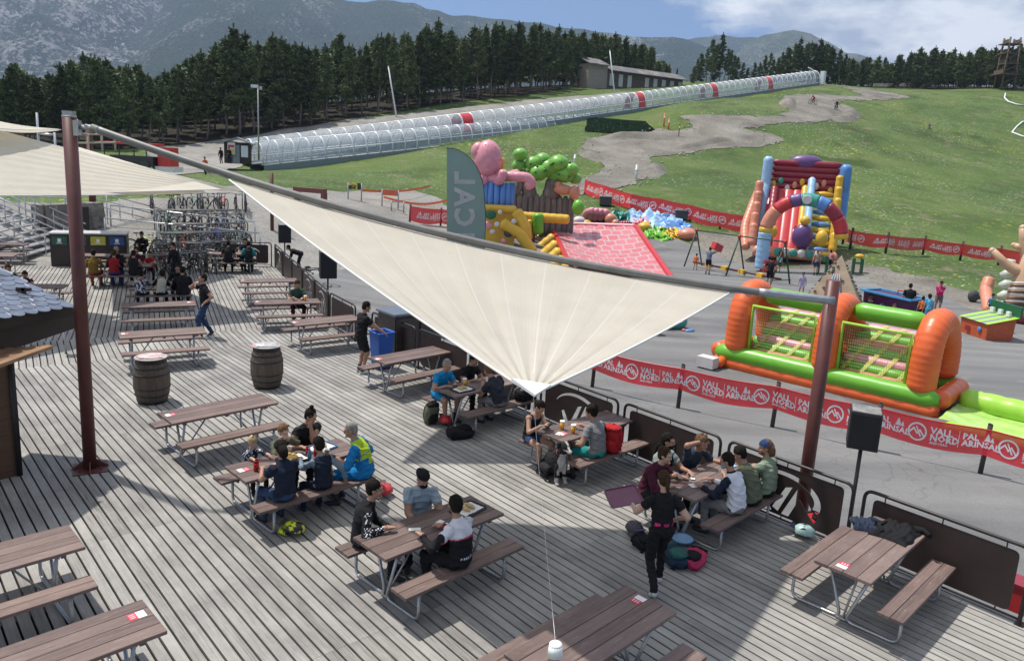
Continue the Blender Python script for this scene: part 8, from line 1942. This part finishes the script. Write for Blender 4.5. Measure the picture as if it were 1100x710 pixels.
q = gp(316, 574); helmet('black and neon yellow helmet on the boards under the family bench', q, R(70), pmat('helmet_neon', (.02, .02, .02), .3, 0, .5, 14, second=(.60, .66, .02), thr=(.47, .5)), BELT, full=True)
q = gp(413, 532); helmet('red helmet on the boards behind the black printed top', q, R(30), V_RD, BELT)
q = gp(681, 574); helmet('black full-face helmet on the boards left of the waitress', q, R(200), BELT, V_PU, full=True); q = gp(690, 588); backpack('black bag with purple trim beside the full-face helmet', q, R(30), C_BK, C_BK, (.26, .18, .3), lie=True, seed=6, cat='bag')
q = gp(724, 604); backpack('dark blue and green rucksack right of the waitress', q, R(20), cloth('navy2', (.02, .035, .06)), cloth('sea_green', (.03, .10, .09)), (.34, .22, .46), lie=True, seed=7); q = gp(745, 606); backpack('black rucksack with bright pink straps right of the waitress', q, R(-30), cloth('strap_pink', (.45, .04, .10)), C_BK, (.30, .20, .42), lie=True, seed=8)
q = gp(733, 583); t = thing('blue_bowl', 'blue plastic bowl behind the rucksacks near the large group', 'bowl', q); part(t, 'bowl', V_LB, lambda m: m.lathe([(.08, .0), (.15, .07), (.16, .075), (.14, .07), (.05, .02)], n=24)); part(t, 'rim', V_BL, lambda m: m.tube([(.155*math.cos(a), .155*math.sin(a), .075) for a in [2*PI*k/24 for k in range(24)]], .008, 5, closed=True))
q = seatp('T9', 1, 0, 0, .02, .27)[0]; backpack('black backpack hung behind the bearded man at the railing', q, R(40), C_BK, C_BK, (.34, .22, .42), seed=9, z=.62)
q = gp(863, 577); helmet('pale green and navy helmet on the boards left of the corner table', q, R(60), vin('pale_mint', (.35, .5, .48)), C_NV); q = gp(876, 565); backpack('red and black bag beside the pale green helmet', Vector((q.x, q.y, 0)), R(10), C_RD, C_BK, (.30, .2, .34), lie=True, seed=10, cat='bag')
c_, a_ = TAB['T1']; u_ = Vector((math.cos(a_), math.sin(a_), 0)); v_ = Vector((-u_.y, u_.x, 0))
def heap(label, p, yaw, mt, size, seed, name='jacket', z=.752, cat='jacket', parts=('sleeve',)):
    t = thing(name, label, cat, (p.x, p.y, z), yaw); mm = MB()
    def fn(u, v):
        x, y = (u-.5)*2, (v-.5)*2; r_ = max(abs(x), abs(y)); e = max(0, 1-r_**6); zz = size[2]*e*(.5+.9*abs(noise.noise(Vector((x*1.8+seed, y*2.6, seed))))+.16*noise.noise(Vector((x*5, y*5, seed)))); k = 1+.22*noise.noise(Vector((x*1.5, y*1.5, seed+5)))
        return Vector((x*size[0]/2*k, y*size[1]/2*k, max(.004, zz)))
    mm.grid(fn, 34, 30); mm.build('body', mt, t)
    mm = MB(); mm.tube([(size[0]*.3, -size[1]*.3, .05), (size[0]*.5, -size[1]*.5, .035), (size[0]*.35, -size[1]*.75, .03)], [.055, .045, .035], 9); mm.build('sleeve', mt, t)
    mm = MB(); mm.tube([(-size[0]*.35, size[1]*.2, .05), (-size[0]*.1, size[1]*.45, .06), (size[0]*.2, size[1]*.4, .05)], .03, 8); mm.build('collar', mt, t)
    return t
heap('black jacket spread over the far end of the corner table', c_+u_*.62-v_*.06, a_, C_BK, (.62, .46, .11), 3); heap('dark blue jacket crumpled at the left of the black jacket on the corner table', c_+u_*.48+v_*.30, a_+.5, cloth('jacket_blue', (.025, .035, .06)), (.34, .30, .12), 8)
# cups, glasses, food
CUPW = pmat('paper_cup', (.55, .54, .50), .6); CANR = pmat('red_can', (.45, .02, .03), .3, .5); BEER = pmat('beer', (.75, .36, .03), .15); FOAM = pmat('foam', (.8, .78, .70), .7); GLS = pmat('clear_glass', (.75, .8, .8), .05, alpha=.30, spec=.8)
def onT(key, t_, w_, z=.752): c, a = TAB[key]; u = Vector((math.cos(a), math.sin(a), 0)); v = Vector((-u.y, u.x, 0)); p = c+u*t_+v*w_; p.z = z; return p
def cup(key, t_, w_, label, kind='cup', group=None):
    p = onT(key, t_, w_); t = thing({'cup': 'paper_cup', 'can': 'drink_can', 'beer': 'beer_glass', 'bottle': 'bottle'}[kind], label, {'cup': 'cup', 'can': 'can', 'beer': 'glass', 'bottle': 'bottle'}[kind], p, 0, group)
    if kind == 'cup': part(t, 'cup', CUPW, lambda m: m.lathe([(.030, 0), (.040, .11), (.042, .112), (.038, .11), (.034, .03)], n=18)); part(t, 'drink', BEER if rng.random() < .3 else BELT, lambda m: m.lathe([(.001, .09), (.036, .09)], n=14))
    if kind == 'can': part(t, 'body', CANR, lambda m: m.lathe([(.026, 0), (.033, .008), (.033, .105), (.027, .118)], n=18)); part(t, 'top', GALV, lambda m: m.lathe([(.026, .118), (.024, .116)], n=14))
    if kind == 'beer': part(t, 'beer', BEER, lambda m: m.lathe([(.034, .008), (.043, .125)], n=18)); part(t, 'foam', FOAM, lambda m: m.lathe([(.043, .125), (.045, .155)], n=18)); part(t, 'glass', GLS, lambda m: m.tube([(.055, 0, .12), (.085, 0, .11), (.085, 0, .06), (.05, 0, .05)], .007, 6))
    if kind == 'bottle': part(t, 'body', pmat('bottle_blue', (.10, .25, .40), .2), lambda m: m.lathe([(.03, 0), (.032, .12), (.014, .17), (.012, .19)], n=16)); part(t, 'cap', PAPER, lambda m: m.lathe([(.014, .19), (.014, .205)], n=12))
def tray(key, t_, w_, yaw, label, col, food=True, z=.752, loc=None):
    p = loc or onT(key, t_, w_, z); t = thing('serving_tray', label, 'tray', p, yaw); mm = MB()
    o_ = [(x.x, x.y) for x in round_poly([(-.22, -.155, 0), (.22, -.155, 0), (.22, .155, 0), (-.22, .155, 0)], .05, 4, True)]; mm.prism(o_, 0, .006); mm.tube([(x, y, .014) for x, y in o_], .008, 6, closed=True); mm.build('tray', col, t)
    if food:
        part(t, 'paper_sheet', PAPER, lambda m: m.grid(lambda u, v: Vector((-.18+.36*u, -.12+.24*v, .012+.018*abs(noise.noise(Vector((u*6, v*6, t_)))))), 14, 10))
        part(t, 'food', pmat('bread', (.52, .36, .17), .7, 0, .3, 20), lambda m: [m.ball((-.06+.10*k, .01*k, .045), (.03, .10, .028), 10, nz=.2, seed=k) for k in range(2)])
    return t
DTR = pmat('tray_dark', (.03, .025, .03), .4); PTR = pmat('tray_purple', (.16, .06, .115), .4)
tray('T2', .62, .02, R(YW+8), 'dark tray with two wraps on crumpled paper at the far end of the middle table', DTR); tray('T6', -.05, -.02, R(YW), 'dark tray with yellow chips between the children', DTR); tray('T6', .50, .12, R(YW+10), 'tray with a blue wrapper in front of the mother', pmat('tray_blue', (.05, .14, .30), .4))
tray('T8', -.55, -.08, R(YW), 'tray with white paper and drinks on the table under the sail', DTR)
heap('handful of yellow chips on the dark tray', onT('T6', -.1, 0), .3, pmat('chips', (.65, .42, .08), .6, 0, .4, 40), (.16, .12, .05), 4, name='chips', z=.765, cat='food')
for k, (t_, w_, kd, lb) in enumerate([(.28, -.10, 'can', 'red can left of the paper cups on the family table'), (.40, -.22, 'cup', 'paper cup nearest to the father on the family table'), (.30, -.24, 'cup', 'paper cup between the red cans and the father\'s cup'), (.22, .03, 'can', 'red can in front of the mother'), (.02, .22, 'cup', 'paper cup in front of the boy in khaki'), (.12, -.20, 'bottle', 'small blue bottle on the family table'), (-.60, .02, 'can', 'red and white can at the empty end of the family table'), (-.66, -.08, 'can', 'dark red can beside the can at the end of the family table')]): cup('T6', t_, w_, lb, kd)
cup('T7', -.52, .10, 'left beer glass on the table of the couple with the dog', 'beer'); cup('T7', -.50, -.14, 'right beer glass on the table of the couple with the dog', 'beer'); cup('T8', -.35, .10, 'small glass in front of the man in blue', 'beer')
cup('T2', -.02, -.28, 'red can held by the man in the racing jersey', 'can'); cup('Tb', .18, .06, 'left cup in front of the lone drinker', 'cup'); cup('Tb', .52, .0, 'right cup beside the lone drinker', 'beer')
def flat(name, label, key, t_, w_, yaw, sz, m1, m2, cat): 
    t = thing(name, label, cat, onT(key, t_, w_), yaw); part(t, 'case', m1, lambda m: m.box((0, 0, sz[2]/2), sz)); part(t, 'screen', m2, lambda m: m.box((0, 0, sz[2]+.0015), (sz[0]*.9, sz[1]*.92, .002))); return t
flat('smartphone', 'white phone lying on the middle table by the black sleeve', 'T2', -.25, .02, R(10), (.15, .07, .009), PAPER, FOAM, 'phone'); flat('smartphone', 'white card in front of the man in the mask', 'T2', .12, -.02, R(60), (.10, .08, .006), PAPER, PAPER, 'card'); flat('menu_card', 'pink and white menu card on the near corner of the large group\'s table', 'T9', -.50, -.05, R(20), (.20, .14, .003), REDC, PAPER, 'menu card'); flat('smartphone', 'phone on the table of the large group', 'T9', -.30, .12, R(80), (.15, .07, .009), BELT, PAPER, 'phone'); flat('folded_paper', 'pale blue folded mask on the far end of the large group\'s table', 'T9', .62, .0, R(30), (.16, .10, .006), V_LB, V_LB, 'mask')
flat('menu_card', 'red and white card on the table of the couple with the dog', 'T7', -.72, -.02, R(60), (.16, .10, .003), REDC, PAPER, 'menu card')
p_, f_, u_, v_ = seatp('T7', 1, 577, 460, -.80); hp_ = p_+Vector((math.cos(f_)*.46, math.sin(f_)*.46, .88)); t = thing('smartphone', 'phone in the hands of the woman in the off-shoulder top', 'phone', hp_, f_); part(t, 'case', BELT, lambda m: m.box((0, 0, 0), (.01, .07, .14), M=Matrix.Rotation(.7, 4, 'Y'))); part(t, 'screen', V_LB, lambda m: m.box((-.007, 0, .004), (.003, .06, .12), M=Matrix.Rotation(.7, 4, 'Y')))
hand = Vector((wp.x, wp.y, 0)) + Matrix.Rotation(wp_y-PI/2, 3, 'Z') @ Vector((-.30, .34, 1.04)); tr_ = tray(None, 0, 0, R(10), 'empty purple tray in the waitress\'s left hand', PTR, False, loc=hand+Vector((-.11, .10, .03))); tr_.rotation_euler = (R(22), R(-8), R(14))
# red fire-engine like bag beyond the last railing panel
q = gp(1085, 632, .3); t = thing('red_crate', 'red plastic crate behind the railing at the right rim', 'crate', (q.x+.28, q.y+.25, -.1), R(-48)); part(t, 'box', V_RD, lambda m: m.box((0, 0, .18), (.4, .3, .36))); part(t, 'rim', V_MR, lambda m: m.box((0, 0, .37), (.43, .33, .04)))
q = gp(873, 417, -1.3)
